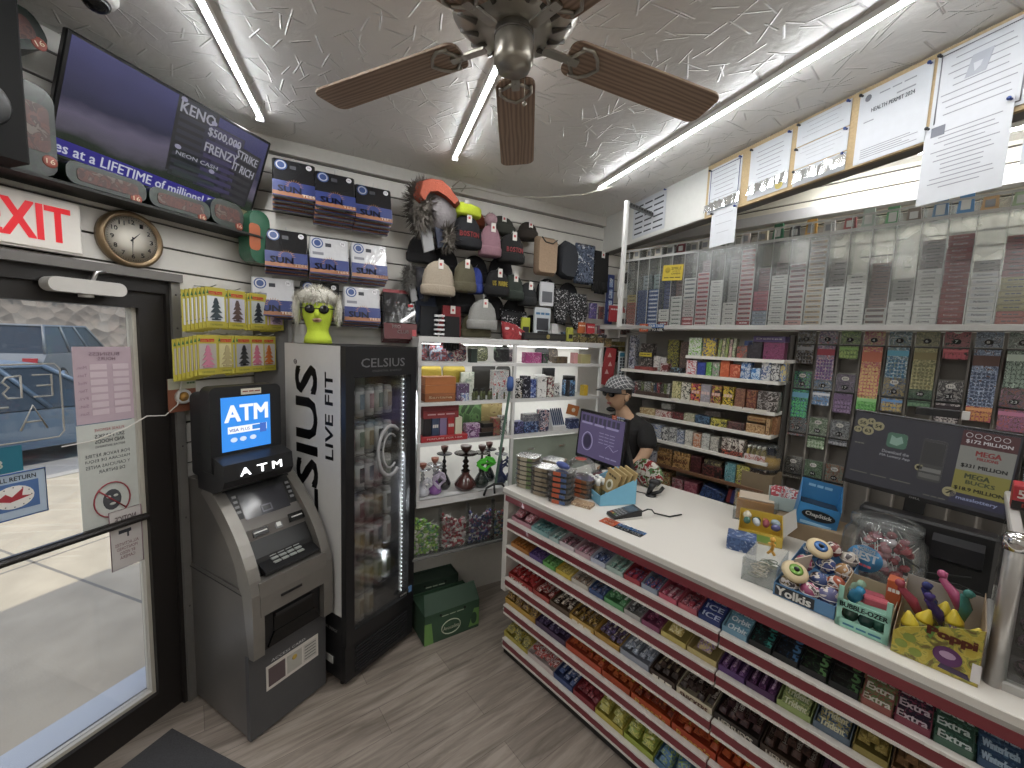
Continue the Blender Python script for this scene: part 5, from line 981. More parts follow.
hookah(1.42, .28, '1e2226', '3c3c40', 'black hookah with hose left of the showcase post', r=.045, v=-.13)
hookah(1.47, .26, '2c3450', '8a8a90', 'navy hookah with blue and white hose beside the showcase post', r=.04, hose=(.03, .12, .05, .09, .006), hcol='26305c')
# brush pole standing on the counter edge before the showcase
t = empty('pole_duster', HW.at(1.40, -.335, .90), HW.a, 'green pole with a blue tip and black clamp feet leaning before the showcase', 'pole tool')
mb = MB(); mb.cyl((-.03, 0, 0), (.055, .0, .64), .009, C('4a6a5a', .4), 10); mb.build('pole', t)
mb = MB(); mb.lathe([(.02, 0), (.026, .03), (.022, .09), (0, .10)], C('2c4c8a', .6), 14, (.055, 0, .62), sy=.6); mb.build('tip', t)
mb = MB(); mb.tube([(-.12, -.01, -.07), (-.10, -.01, -.02), (-.04, 0, -.005), (.02, 0, -.01), (.05, -.01, -.06)], .008, BK, 8); mb.tube([(-.04, 0, 0), (-.05, -.03, -.06)], .007, BK, 8); mb.build('feet', t)
# candy bins under the showcase
CLR2 = thin('clear_bin_front', h=.015, gloss=.1)
CAND = {'green candy': ('7cb440', 'a0cc54', '5a9a60', 'd8d8c8'), 'red and white candy': ('b8404c', 'dcd4d2', '8c303c', 'c8b8b8'), 'blue and purple candy': ('6464ac', 'd8d4dc', '9c5478', '44587c'), 'mixed candy': ('7a9a5a', 'b8b0a8', '9a4a4a', '4a6a8a')}
for i, (nm, cs) in enumerate(CAND.items()):
    u0 = .80 + i * .185; wd = .18
    t = empty('candy_bin', HW.at(u0, -.36, .52), HW.a, 'clear plastic bin holding %s below the hookahs' % nm, 'candy bin')
    mb = MB(); mb.box(0, wd, 0, .003, 0, .20, CLR2); mb.box(0, .003, 0, .045, 0, .28, CLR2); mb.box(wd - .003, wd, 0, .045, 0, .28, CLR2); mb.box(0, wd, .0, .05, -.003, 0, CLEAR); mb.add([(0, 0, .20), (wd, 0, .20), (wd, -.04, .27), (0, -.04, .27)], [(0, 1, 2, 3)], CLR2); mb.build('tub', t)
    mb = MB(); rr = random.Random(i); ms = [C(c, .3) for c in cs]
    for k in range(330):
        x = rr.uniform(.012, wd - .012); z = rr.uniform(.008, .20 + .03 * math.sin(x * 30 + i)); y = rr.uniform(.008, .035); m_ = ms[rr.randrange(4)]
        mb.ball((x, y, z), (rr.uniform(.008, .015), .007, rr.uniform(.007, .012)), m_, 6, 4)
        if rr.random() < .2: mb.cyl((x, y, z), (x + rr.uniform(-.04, .04), y, z + rr.uniform(-.03, .04)), .0018, C('d8d8d4', .4), 4)
    mb.build('wrapped_candy', loc=HW.at(u0, -.36, .52), rz=HW.a, label='heap of small wrapped %s filling its clear bin' % nm, cat='candy', kind='stuff')
mb = MB(); mb.box(.76, 1.56, -.015, .06, .50, .515, C('6a6a68', .4)); mb.build('bin_shelf', loc=HW.at(0, -.36, 0), rz=HW.a, label='narrow metal ledge carrying the clear candy bins', cat='shelf')
# green produce boxes on the floor
def prodbox(loc, rz, wd, dep, h, lab, c1, open_=True):
    t = empty('produce_box', loc, rz, lab, 'cardboard box'); G1 = C(c1, .7); G2 = C('5f8a42', .7)
    mb = MB(); th = .006
    mb.box(0, wd, 0, th, 0, h, G1); mb.box(0, wd, dep - th, dep, 0, h, G1); mb.box(0, th, 0, dep, 0, h, G1); mb.box(wd - th, wd, 0, dep, 0, h, G1); mb.box(0, wd, 0, dep, 0, th, G1); mb.box(.0, wd, 0, dep, h - .02, h - .014, G1)
    if open_: mb.add([(0, 0, h), (wd, 0, h), (wd * .98, .07, h + .09), (.02, .07, h + .09)], [(0, 1, 2, 3)], C('263f2e', .7))
    mb.build('carton', t)
    mb = MB(); mb.prism([(0, 0), (wd * .16, 0), (wd * .12, h * .7), (0, h * .72)], -.001, 0, G2); mb.prism([(wd * .80, h * .1), (wd, h * .1), (wd, h * .7), (wd * .9, h * .72)], -.001, 0, G2)
    lg = [(wd * .47 + wd * .17 * math.cos(a * .3142), h * .38 + h * .24 * math.sin(a * .3142)) for a in range(20)]; mb.tube([(a, -.002, b) for a, b in lg], .003, C('aeb49c', .6), 5, closed=True); mb.text('Avocados', wd * .33, h * .30, wd * .28, h * .13, C('b9bfa8', .6), y=-.002, bold=.03)
    mb.prism([(wd * .9 + .02 * math.cos(a * .3), h * .4 + .035 * math.sin(a * .3) - (.008 if a > 10 else 0)) for a in range(21)], -.0025, -.001, C('22402a', .6))
    for x in (.28, .72): mb.prism([(wd * x + .008 * math.cos(a * .52), h * .88 + .008 * math.sin(a * .52)) for a in range(12)], -.0025, 0, C('101a12', .8))
    mb.text('~', wd * .3, h * .80, wd * .4, h * .05, C('9aa890', .6), y=-.002); mb.build('print', t)
    return t
prodbox(HW.at(.85, -.47, 0), HW.a + rad(3), .37, .24, .19, 'green avocado carton with open flap on the floor beside the cooler', '2c4a34')
prodbox(HW.at(.84, -.215, 0), HW.a, .33, .14, .25, 'darker green carton standing behind the avocado carton', '1f3326', False)
# ================================================================ wall behind the counter: clear tobacco rack
RV = -.13
ACRF = thin('clear_rack_front', h=.025, gloss=.1, rough=.2)
RACK = t = empty('tobacco_rack', RW.at(0, 0, 0), RW.a, 'long clear acrylic pack rack hanging over the ticket wall', 'display rack')
mb = MB(); RAIL = C('a9a7a4', .35)
mb.box(.14, 2.75, RV - .03, RV + .12, 1.972, 2.0, RAIL, .004); mb.build('bottom_rail', t)
mb = MB(); mb.box(.33, 2.75, RV - .004, RV - .001, 2.475, 2.49, C('b9bab8', .3)); mb.box(.33, 2.75, RV - .004, RV - .001, 2.545, 2.555, C('b9bab8', .3)); mb.box(.33, 2.75, RV + .12, RV + .123, 2.0, 2.56, thin('hazy_rack_back', haze=(.62, .60, .56), h=.34, gloss=.1, rough=.3)); mb.build('top_rail', t)
mb = MB(); mb.box(.33, 2.75, RV - .004, RV - .002, 2.0, 2.475, ACRF); mb.build('front_sheet', t)
COLS_ = [.354 + .0875 * i for i in range(28)]
for u in COLS_:
    mb = MB(); mb.box(u - .003, u, RV - .003, RV + .12, 2.0, 2.55, C('b5b6b4', .3) if False else ACR); mb.box(u - .003, u, RV - .006, RV - .003, 2.0, 2.55, C('b4b5b3', .3)); mb.build('divider', t)
mb = MB(); mb.box(.577, .598, -.56, -.535, 1.97, 2.76, C('c2c2c0', .35)); mb.build('post', t)
mb = MB(); mb.box(.577, .598, -.535, RV - .03, 1.972, 1.99, RAIL); mb.build('stub_rail', t)
mb = MB()
mb.box(.580, .595, -.54, .22, 2.732, 2.757, C('5a5a58', .4))
for k in range(22): mb.box(.576, .599, -.52 + k * .032, -.505 + k * .032, 2.739, 2.749, C('191919', .5))
mb.build('slotted_arm', t)
def cigpack(c, band, txt=None, tc='2c2c30'):
    mb = MB(); mb.box(0, .080, 0, .05, 0, .0262, C(c, .4), .0015)
    if band: mb.box(.006, .074, -.0006, 0, .007, .020, C(band, .4))
    mb.text(txt or '~', .018, .009, .044, .0085, C(tc, .4), y=-.0012, bold=.03); return mb
PKC = {}
def packs(ci, items, back=False, v=None):
    u = COLS_[ci] + .0035; z = 2.001
    for n, c, band, lab in items:
        for k in range(n):
            key = (c, band, lab[1] if isinstance(lab, tuple) else None)
            if key not in PKC: PKC[key] = o = cigpack(c, band, lab[1] if isinstance(lab, tuple) else None, 'e8e0dc' if c in ('9c2a30', '8c2c2c', '2a4a8c', '3a5a9a', '7c2430', 'a03038') else '3a3a40').build('cigarette_pack')
            else: o = PKC[key].copy(); COL.objects.link(o)
            o.location = RW.at(u + (.0 if back else R.uniform(-.001, .001)), (RV + .004) if not back else RV + .062, z); o.rotation_euler = (0, 0, RW.a)
            lb = lab[0] if isinstance(lab, tuple) else lab
            tag(o, lb + (' at the rear' if back else ' in the rack'), 'cigarette pack', 'packs ' + str(ci) + lb + str(back)); z += .0286
W1, W2, W3 = 'dcd9d3', 'd0ccc6', 'e2e0db'
LAY = [[(6, '9c4a3a', 'b0705a', 'brick red pack low in the first column'), (2, 'a8945a', None, 'tan pack on top of the first column')],
 [(9, '3a4a78', '5a6a98', 'dark blue pack in the second column from the left')], [(9, '2a4a8c', 'a8b4d0', 'bright blue pack in the third column, beside the darker blue')],
 [(1, '8c2c2c', None, 'red pack at the foot of the fourth column'), (3, W1, None, 'white pack low in the fourth column')],
 [(7, W1, 'b4b8ae', 'white pack under the yellow sticker')], [(2, 'a03038', 'c88a88', 'red pack at the foot right of the yellow sticker'), (4, 'b8a8a4', 'c9c0bc', 'pinkish white pack right of the yellow sticker'), (5, W1, '8a8c90', 'white pack with grey band right of the yellow sticker')],
 [(12, 'c9b8b6', 'b03c44', 'white pack with red band in the tall column of twelve')], [(10, W3, None, ('white pack with black name in the column of ten', 'Marlboro'))], [(5, W2, None, 'off-white pack in the short column of five')],
 [(1, '9c2a30', None, 'red pack at the foot of the very tall red column'), (15, 'c4b4b2', '9c2a30', 'pack with red chevron in the very tall red column')], [(3, '7c8494', '9aa0ac', 'grey-blue pack below the rose ones'), (4, '9a3848', 'b06070', 'rose red pack over grey-blue ones')],
 [(10, 'c4c2bc', 'b4b2ac', 'plain silver-white pack left of the dark red column')], [(1, 'b8807a', None, 'faded red pack at the foot of the dark red column'), (11, 'c2bcb8', '7c2430', 'white-edged dark red pack in the column of twelve')], [(16, 'c6c2ba', 'a88a64', 'white-edged tan pack in the tallest column')],
 [(7, W3, 'c9c6c0', ('white pack with black name right of the tan column', '~'))], [(9, W3, 'c9c6c0', ('white pack with fine black name, two right of the tan column', '~'))], [(3, 'c2beb8', '6a4c44', ('white pack with brown label in the low pile of three', '~'))],
 [(4, W3, None, ('white pack in the pile of four left of the tall white column', 'CROWNS'))], [(9, W3, None, ('white pack in the tall column left of the red Eagle column', 'CROWNS'))], [(14, '8c2c2c', '9a3a38', ('dark red pack with white Eagle lettering', 'Eagle'))],
 [(8, W3, 'cfd0d2', ('white pack right of the Eagle column', 'Parliament'))], [(2, 'a83c2c', 'b4503c', 'orange-red pack at the foot of the last column'), (5, '9a8c4a', 'a89a58', 'gold pack in the last column'), (6, '8c3030', None, 'brown-red pack high in the last column')], [(5, W1, None, 'white pack beyond the last full column')]]
for i, it in enumerate(LAY): packs(i, it)
BACKL = {1: (13, '9aa4a8'), 2: (13, '8fa0a0'), 3: (12, '4a5480'), 4: (15, '7a5c58'), 6: (15, 'a08a8a'), 8: (15, 'a09c98'), 10: (12, '8a5a60'), 11: (13, '9a8a88'), 14: (12, 'a49c98'), 16: (11, '8a6c66'), 17: (8, 'b0aca6'), 18: (14, '9a8c84'), 20: (10, 'a09890')}
for ci, (n, c) in BACKL.items():
    packs(ci, [(n, c, None, 'pack seen dimly behind column %s' % ['one', 'two', 'three', 'four', 'five', 'six', 'seven', 'eight', 'nine', 'ten', 'eleven', 'twelve', 'thirteen', 'fourteen', 'fifteen', 'sixteen', 'seventeen', 'eighteen', 'nineteen', 'twenty', 'twenty-one'][ci])], back=True)
# loose packs standing in the top tray of the rack
TOPC = [('c4bfae', 'cream'), ('c9c5b8', 'ivory'), ('c6c2b4', 'off-white'), ('bcc0b8', 'pale grey'), ('7c2a34', 'dark red'), ('c4c0b4', 'beige-white'), ('c9c6ba', 'milk white'), ('b9b9b4', 'light grey'), ('b0b4b0', 'silver grey'), ('c4b4ae', 'pinkish'), ('b4a890', 'sand'), ('2c6a4a', 'green'), ('4a4a4c', 'charcoal'), ('c08c30', 'orange-yellow'), ('bcb8b4', 'pearl'), ('9a4a4a', 'red-striped'), ('a4b4a8', 'mint'), ('5a9a6a', 'bright green'), ('8a7c74', 'taupe'), ('6a8cb0', 'steel blue'), ('5a90c8', 'sky blue'), ('c8a070', 'peach'), ('9ab08a', 'pale green'), ('a8a4a0', 'ash grey'), ('3a4a6a', 'navy')]
for i, (c, nm) in enumerate(TOPC):
    u = .36 + i * .083; mb = MB(); hgt = .075 if i not in (11, 13, 16, 17, 19, 20) else .095; mb.prism([(0, 0), (.055, 0), (.050, hgt), (.006, hgt)], 0, .022, C(c, .35), 'y'); mb.box(.012, .042, -.001, 0, .02, hgt * .7, C('d0d0cc' if c[0] < 'b' else '8a8c90', .4))
    mb.build('vape_pack', loc=RW.at(u + R.uniform(0, .015), RV + .03 + R.uniform(0, .04), 2.4925), rot=(R.uniform(-.1, .1), 0, RW.a), label='%s packet standing in the top tray of the clear rack' % nm, cat='packet')
mb = MB(); mb.box(.34, 2.75, RV, RV + .118, 2.485, 2.490, ACR); mb.build('top_tray', RACK)
mb = MB(); mb.box(0, .145, -.002, 0, 0, .105, C('c9b02c', .5)); disc(mb, .035, .07, .02, C('a89018', .5), y=-.0026); mb.tube([(.024, -.003, .066), (.03, -.003, .058), (.04, -.003, .058), (.046, -.003, .066)], .0014, C('3a3214', .5), 5)
for q, x, z, w_, h_ in (('SMILE', .062, .072, .07, .018), ("YOU'RE ON", .07, .058, .055, .008), ('CAMERA', .065, .040, .065, .012), ('~', .012, .015, .12, .010)): mb.text(q, x, z, w_, h_, C('3a3214', .5), y=-.0026, bold=.03)
mb.build('camera_sticker', loc=RW.at(.635, RV - .006, 2.31), rot=(0, rad(3), RW.a), label='yellow SMILE sticker with a smiling face on the clear rack', cat='sticker')
def asksticker(loc, rz, lab, s=1.0, flat=False):
    mb = MB(); X = (1, 0, 0); Z = (0, 0, 1)
    mb.box(0, .07 * s, -.002, 0, 0, .055 * s, C('b8502c', .5)); mb.box(.07 * s, .19 * s, -.002, 0, .028 * s, .052 * s, C('3a6aa8', .5)); mb.box(.07 * s, .19 * s, -.002, 0, 0, .028 * s, C('1c1c20', .5))
    mb.text('WE', .02 * s, .032 * s, .03 * s, .014 * s, C('e0d4cc', .5), y=-.003, bold=.04); mb.text('CARD', .014 * s, .010 * s, .045 * s, .014 * s, C('e0d4cc', .5), y=-.003, bold=.04); mb.text('OUR TASK', .076 * s, .032 * s, .11 * s, .017 * s, WHITE, y=-.003, bold=.05); mb.text('IS TO ASK.', .076 * s, .005 * s, .11 * s, .017 * s, WHITE, y=-.003, bold=.05)
    return mb.build('age_sticker', loc=loc, rot=rz, label=lab, cat='sticker')
asksticker(RW.at(.50, RV - .032, 1.955), (0, 0, RW.a), 'orange and blue OUR TASK IS TO ASK sticker on the rack bottom rail')
# ---------------------------------------------------------------- shelves of tobacco goods
SHM = C('cfccc4', .4); WOOD = C('6e4a30', .6)
def rshelf(z, u0, u1, m, lab, dep=.25):
    t = empty('wall_shelf', RW.at(0, 0, 0), RW.a, lab, 'shelf', 'shelves of tobacco goods')
    mb = MB(); mb.box(u0, u1, -.10, .235, z - .02, z, m, .002); mb.build('board', t)
    u = u0 + .12
    while u < u1: mb = MB(); mb.box(u, u + .012, -.106, .2, z - .032, z - .020, C('3c3a38', .5)); mb.build('bracket', t); u += .45
SHL = {'top': (1.80, .83, 1.42), 'A': (1.672, .32, 1.405), 'B': (1.487, .40, 1.40), 'C': (1.345, .48, 1.39), 'D': (1.178, .55, 1.385), 'E': (1.003, .60, 1.38)}
names = {'top': 'short top shelf', 'A': 'second shelf from the top', 'B': 'third shelf', 'C': 'fourth shelf', 'D': 'fifth shelf', 'E': 'brown bottom shelf'}
for k, (z, a, b) in SHL.items(): rshelf(z, a, b, WOOD if k == 'E' else SHM, 'white metal shelf behind the clerk, %s' % names[k] if k != 'E' else 'brown wooden lowest shelf behind the clerk')
mb = MB(); mb.box(.30, .32, -.02, .24, .2, 1.95, C('8a8884', .5)); mb.build('shelf_upright', loc=RW.at(0, 0, 0), rz=RW.a, label='grey upright at the left end of the tobacco shelves', cat='upright')
mb = MB(); mb.box(1.396, 1.405, .03, .24, .75, 1.95, C('4a4642', .5)); mb.build('shelf_upright', loc=RW.at(0, 0, 0), rz=RW.a, label='dark upright between the shelves and the ticket wall', cat='upright')
def rbox(sh, u, wd, h, cs, lab, dep=.06, v=-.085, front=None, words=None, wc='e8e4dc', dz=0, scale=45, nm='tobacco_box', cat='box', lean=0, peaks=0, yaw=0):
    z = SHL[sh][0]; m = pack(*cs, scale=scale) if len(cs) > 1 else C(cs[0], .4); mb = MB(); mb.box(0, wd, 0, dep, .001, h, m, min(.0015, wd * .05))
    if front: mb.box(wd * .15, wd * .85, -.0008, 0, h * .25, h * .7, C(front, .4))
    if words: mb.text(words, wd * .1, h * .42, wd * .8, min(h * .28, .03), C(wc, .5), y=-.0016, bold=.04)
    if peaks:
        for k in range(peaks): x = wd * (k + .5) / peaks; mb.box(x - wd * .4 / peaks, x + wd * .4 / peaks, .01, .02, h, h * 1.35, pack(*cs, scale=scale * 1.3))
    mb.build(nm, loc=RW.at(u, v, z + dz), rot=(lean, 0, RW.a + yaw), label=lab + ' on the ' + names[sh], cat=cat)
# top shelf
for a in (('top', .84, .085, .12, ('c4c6bc', '6aa03c', 'c4c6bc', '8a8c88'), 'white box with a green apple picture'), ('top', .935, .085, .12, ('c2a82c', '2c3c74', 'c2a82c'), 'yellow box with dark blue picture'), ('top', 1.15, .06, .075, ('5a5450', 'a04a3a', '3c3836'), 'brown and red box'), ('top', 1.21, .08, .10, ('242026', '3a343c'), 'black box'), ('top', 1.30, .11, .10, ('6a2a4c', '7c3a5c', '4c1c38'), 'plum carton')): rbox(*a)
rbox('top', 1.24, .17, .035, ('4a3a6a',), 'purple carton reading Dutch Delites lying across the plum one', dz=.102, words='Delites', dep=.08)
rbox('top', 1.19, .05, .03, ('2a3c6a', '8a7a3a'), 'small blue and yellow round-marked box', dz=.078)
for i, c in enumerate(('8aa04a', 'a8a07a', '7a8c3c', 'b08a84', '9aa07c')):
    rbox('top', 1.035 + i * .022, .018, .115 + .006 * (i % 3), (c, '5c5a4a', c), '%s foil pouch leaning in the row' % ['lime', 'khaki', 'olive', 'rose', 'sage'][i], dep=.05, nm='foil_pouch', cat='pouch', lean=rad(-6))
# second shelf: hanging and standing goods
for a in (('A', .34, .05, .26, ('3a3a4a', '8a90a4', 'b4b4b8', '2a2a30'), 'tall card strip of small bottles at the left'), ('A', .44, .10, .20, ('2a2624', '4c4440', '8a8480'), 'black hanging card pack with yellow band'), ('A', .555, .05, .11, ('c2beb8', '8c8a88', 'c2beb8'), 'white crumpled pouch'), ('A', .61, .045, .10, ('b8b6b2', '9a9898'), 'silver-white pouch'), ('A', .66, .085, .23, ('2c2826', '8a862c', '2c2826', '5a5a3a'), 'tall dark pack with yellow-green label'), ('A', .755, .07, .22, ('4a3c36', '6a544a', '2a2220'), 'dark brown pack of cigars')): rbox(*a, v=-.03)
rbox('A', .44, .10, .03, ('c2b02c',), 'yellow band label pack across the black card', dz=.10, v=-.045, dep=.01, words='~', wc='2c2c1c', nm='label_card', cat='label')
for a in (('A', .43, .16, .025, ('8a3a34', '6a2a28'), 'red flat box under the hanging packs'), ('A', .645, .055, .06, ('6a2c2c', 'b0a8a4'), 'small red and white box'), ('A', .72, .08, .035, ('2c2c2e', '6a8ca0'), 'low dark box'), ('A', .835, .07, .095, ('c8c4c4', 'b03a40', 'c8c4c4'), 'white box with a red circle'), ('A', .91, .055, .085, ('2a3c8a', '3a4ca0'), 'deep blue box'), ('A', .97, .035, .09, ('6aa04a', '4a8a3a', 'b4c0a4'), 'narrow bright green box'), ('A', 1.01, .045, .09, ('8a8480', '4a8a4a', 'c0b8b0'), 'grey and green box'), ('A', 1.06, .055, .105, ('b8502c', 'c86a44'), 'taller orange box'), ('A', 1.12, .06, .085, ('a8452c', 'c8785a'), 'wider orange-red box'),
          ('A', 1.185, .055, .05, ('2c5a94', 'b4bcc8', '2c5a94'), 'lower blue and white carton'), ('A', 1.245, .05, .07, ('2c68a4', 'b4c4d4', '3a78b0'), 'sky blue carton'), ('A', 1.30, .05, .12, ('bcbcb8', '4a5a84', 'bcbcb8'), 'white pouch with dark blue square'), ('A', 1.352, .045, .12, ('b4b4b0', '3c3c44', 'b4b4b0'), 'white pouch with black square')): rbox(*a)
rbox('A', 1.185, .055, .05, ('2c5a94', 'b4bcc8', '3a68a0'), 'upper blue and white carton', dz=.052)
rbox('A', 1.395 - .03 + .035, .03, .11, ('b4a46a', '4a6aa0', 'c8bc94'), 'cream and yellow pouch at the right end', v=-.085)
# third shelf
rr = random.Random(21)
cc = [('2c3c54', 'blue'), ('8a3c44', 'dark red'), ('3c3834', 'black'), ('5a6a34', 'olive'), ('a0a09a', 'silver'), ('8a8c88', 'grey'), ('6a5c3c', 'brown')]
for i in range(12): rbox('B', .42 + i * .026, .022, .095 + .004 * (i % 3), (cc[i % 7][0], '2a2826', 'a8a49a'), '%s foil pouch, number %s from the left in the row' % (cc[i % 7][1], ['one', 'two', 'three', 'four', 'five', 'six', 'seven', 'eight', 'nine', 'ten', 'eleven', 'twelve'][i]), nm='foil_pouch', cat='pouch', dep=.03, scale=70)
rbox('B', .46, .27, .03, ('4c3c34', '3a2e28'), 'low brown rack tray in front of the pouches', v=-.098, dep=.012, nm='display_tray', cat='tray')
for u, cs, lab in ((.745, ('b4ac7a', '6a6c3c', 'c4bc8c'), 'cream box with olive flourish'), (.812, ('c0bcac', '3c3a34', 'c0bcac'), 'white box with black oval'), (.88, ('2a2422', 'b03c4c', 'c2a42c', '1c1816'), 'black box with pink arch and yellow'), (.948, ('8a848a', '9a949c'), 'plain mauve-grey box'), (1.016, ('2a2422', '8a3c44', 'b09c2c', '1c1816'), 'second black box with yellow figure'), (1.092, ('c2a62c', '1c1816', 'c2a62c', '8a3c34'), 'yellow-framed black box')):
    rbox('B', u, .064, .125, cs, lab, scale=32, words='~' if u > .87 and u < 1.1 else None, wc='c8a8a0', dep=.05)
for u, cs, lab in ((1.165, ('6a4434', '8a5c44', '4a2c22'), 'brown cigar box'), (1.232, ('5c2a24', '8a5a3a', '3c1a16'), 'maroon cigar box with gold stripes'), (1.295, ('3a302c', '8a8480', '241e1c'), 'dark brown cigarillo box'), (1.348, ('342c28', 'a09a94', '1c1816'), 'dark cigarillo box at the right end')): rbox('B', u, .058, .12, cs, lab, scale=50)
for i in range(9): rbox('B', .75 + i * .068, .062, .022, ('c4bfb4',), 'white price tag strip, %s from the left' % ['first', 'second', 'third', 'fourth', 'fifth', 'sixth', 'seventh', 'eighth', 'ninth'][i], v=-.103, dep=.003, dz=-.012, nm='price_tag', cat='price tag')
# fourth shelf
for a in (('C', .50, .12, .045, ('a08458', 'c4b48c', '7a5c3c'), 'long tan box of papers at the left'), ('C', .63, .12, .045, ('b8aca4', '8a3c3c', 'c4bcb4'), 'white and red box of papers'), ('C', .76, .08, .045, ('6a2c2c', '2c2422', '8a4c4c'), 'dark red box'), ('C', .845, .075, .055, ('a09a84', '7a7c5c', 'bcb8a4'), 'cream box'), ('C', .925, .095, .055, ('22344c', '4c6a84', '1c2836'), 'dark blue box with light name'), ('C', 1.03, .10, .05, ('b0a43c', '3c3a24', 'c0b454'), 'bright yellow box'), ('C', 1.135, .10, .045, ('3c2a26', '6a4440', '2a1c1a'), 'dark brown box'), ('C', 1.245, .105, .055, ('a88458', '7a5834', 'b8946a'), 'kraft box marked RAW'), ('C', 1.355, .02, .10, ('a8865c', '7c5a3c'), 'thin kraft upright pack')): rbox(*a)
for a in (('C', .66, .075, .04, ('7a7a74', '9a9a94'), 'grey box stacked on the white and red one'), ('C', .98, .10, .035, ('4c4440', '6a605c'), 'brown box stacked at the back')): rbox(*a, dz=.058, v=-.06)
rbox('C', 1.25, .10, .028, ('9c7648',), 'tilted kraft box lid marked RAW', dz=.07, words='RAW', wc='7c2c24', lean=rad(12)); rbox('C', 1.29, .11, .11, ('8a5c3c', 'a47850', '6a4028'), 'kraft carton of cones', v=-.04); 
# fifth shelf: white and blue tubes packs
tb = [(('3c4a78', 'c0c0c8', '2c3454'), 'navy'), (('b8b8b4', '5a6a94', 'c8c8c4'), 'white and blue'), (('bcbcb8', '2c2c30', 'bcbcb8'), 'white and black'), (('b4b4b0', '4c4c50', 'c4c4c0'), 'white striped'), (('6a7488', 'b4b8c0', '2a2c34'), 'slate'), (('c0bcb0', '8a8a84', 'c8c4b8'), 'pale cream'), (('b06a44', 'c4b8a8', 'b06a44'), 'orange and white'), (('b8b8b0', '7c7c78', 'c4c4bc'), 'light grey'), (('b4b0a4', '84827c', 'c0bcb0'), 'stone grey')]
for i, (cs, nm) in enumerate(tb): rbox('D', .575 + i * .058, .052, .095 + (.01 if i % 2 else 0), cs, '%s carton of tubes' % nm, scale=55)
for i in range(4): rbox('D', 1.11 + i * .034, .031, .105, ('c4bcb0', '3c2824', 'c4bcb0'), 'white cigar sleeve with dark centre, %s of four' % ['first', 'second', 'third', 'last'][i], scale=40)
rbox('D', 1.10, .145, .03, ('2a2220', 'b0503c', '2a2220'), 'black tray strip with red print', v=-.099, dep=.010, nm='display_tray', cat='tray')
b0 = None
for i in range(8):
    if b0 is None: b0 = bottle(.085, .011, C('8a7c3c', .3), C('c8c4b8', .4)).build('spray_bottle', label='small gold bottle with cream cap on the right of the fifth shelf', cat='bottle', group='gold bottles on the fifth shelf'); o = b0
    else: o = b0.copy(); COL.objects.link(o)
    o.location = RW.at(1.27 + (i % 4) * .027, -.075 + (i // 4) * .03, SHL['D'][0] + .001)
rbox('D', 1.256, .115, .035, ('c4b4ac', 'b04a3c', 'c4b4ac'), 'white tray with red logos holding gold bottles', v=-.099, dep=.010, nm='display_tray', cat='tray')
# bottom shelf
for u, wd, h, cs, lab, pk in ((.615, .05, .07, ('a8a8b0', '5a5c70'), 'silver stacked tins', 0), (.67, .11, .085, ('a8804c', '5a3c24', 'a8804c'), 'kraft RAW counter box with pink and dark sticks', 5), (.79, .12, .085, ('a8804c', '5a3c24', 'a8804c'), 'second kraft RAW counter box with dark sticks', 5), (.92, .07, .11, ('3a1c1c', '5c2c2c', '1c1010'), 'dark red carton', 0), (1.0, .13, .075, ('1c1614', '6a3430', '14100e'), 'black box with red print', 0), (1.145, .065, .12, ('4a8088', '7aa4a8', '243c40'), 'teal pouch box', 0), (1.215, .075, .12, ('a8a03c', '5c5a2c', 'c4bc6c', '6a3c5c'), 'yellow-green pouch box', 0), (1.295, .085, .12, ('2a1c18', '4a342c', 'a89a8c'), 'dark brown leaning cigar packs', 0)):
    rbox('E', u, wd, h, cs, lab, peaks=pk, words='RAW' if pk else None, wc='5c241c')
rbox('E', 1.01, .11, .03, ('2c2422', '8a8058', '1c1614'), 'black tin with a gold label on the black box', dz=.078)
# below: goods on the low level behind the counter
for u, wd, h, cs, lab, z in ((.66, .11, .10, ('b09c5a', '8c3c34', 'c4b480', '3c4c34'), 'yellow tea-style box under the shelves', .85), (.79, .08, .07, ('8c4c54', 'b08a8c', '3c4a34'), 'red and pink bags under the shelves', .85), (.88, .09, .07, ('8a3c4c', 'a86a70', '4c2a34'), 'dark rose bags under the shelves', .85), (.985, .15, .11, ('24345c', '3c5484', '1c1c24'), 'tilted dark blue folder box under the shelves', .83)):
    mb = MB(); mb.box(0, wd, 0, .1, 0, h, pack(*cs, scale=35), .003); mb.build('stored_box', loc=RW.at(u, -.07, z), rot=(0, rad(14) if 'tilted' in lab else 0, RW.a), label=lab, cat='box')
for i, c in enumerate(('7c3434', '3c3c74', 'a88a3c', '4c4c50', '8a5034', '3c5c8c', '2a2a34', '6a3c54', '22303c')):
    mb = MB(); mb.box(0, .022, 0, .08, 0, .09, C(c, .4)); mb.build('disc_case', loc=RW.at(1.16 + i * .024, -.06, .86), rot=(0, rad(8), RW.a), label='%s thin case in the row under the brown shelf' % ['dark red', 'indigo', 'mustard', 'grey', 'rust', 'steel blue', 'black', 'plum', 'deep teal'][i], cat='case')
mb = MB(); mb.box(.55, 3.0, -.12, .24, .80, .83, C('4a4038', .6)); mb.box(.55, 3.0, .2, .24, 0, .80, C('4a4038', .6)); mb.build('back_counter', loc=RW.at(0, 0, 0), rz=RW.a, label='dark low back counter under the tobacco shelves', cat='counter')
mb = MB(); mb.box(0, .035, -.02, .02, 0, .10, C('2c345c', .4)); mb.build('lighter_pack', loc=RW.at(1.33, .10, 1.14), rz=RW.a, label='small navy pack hanging beside the end of the fifth shelf', cat='package')
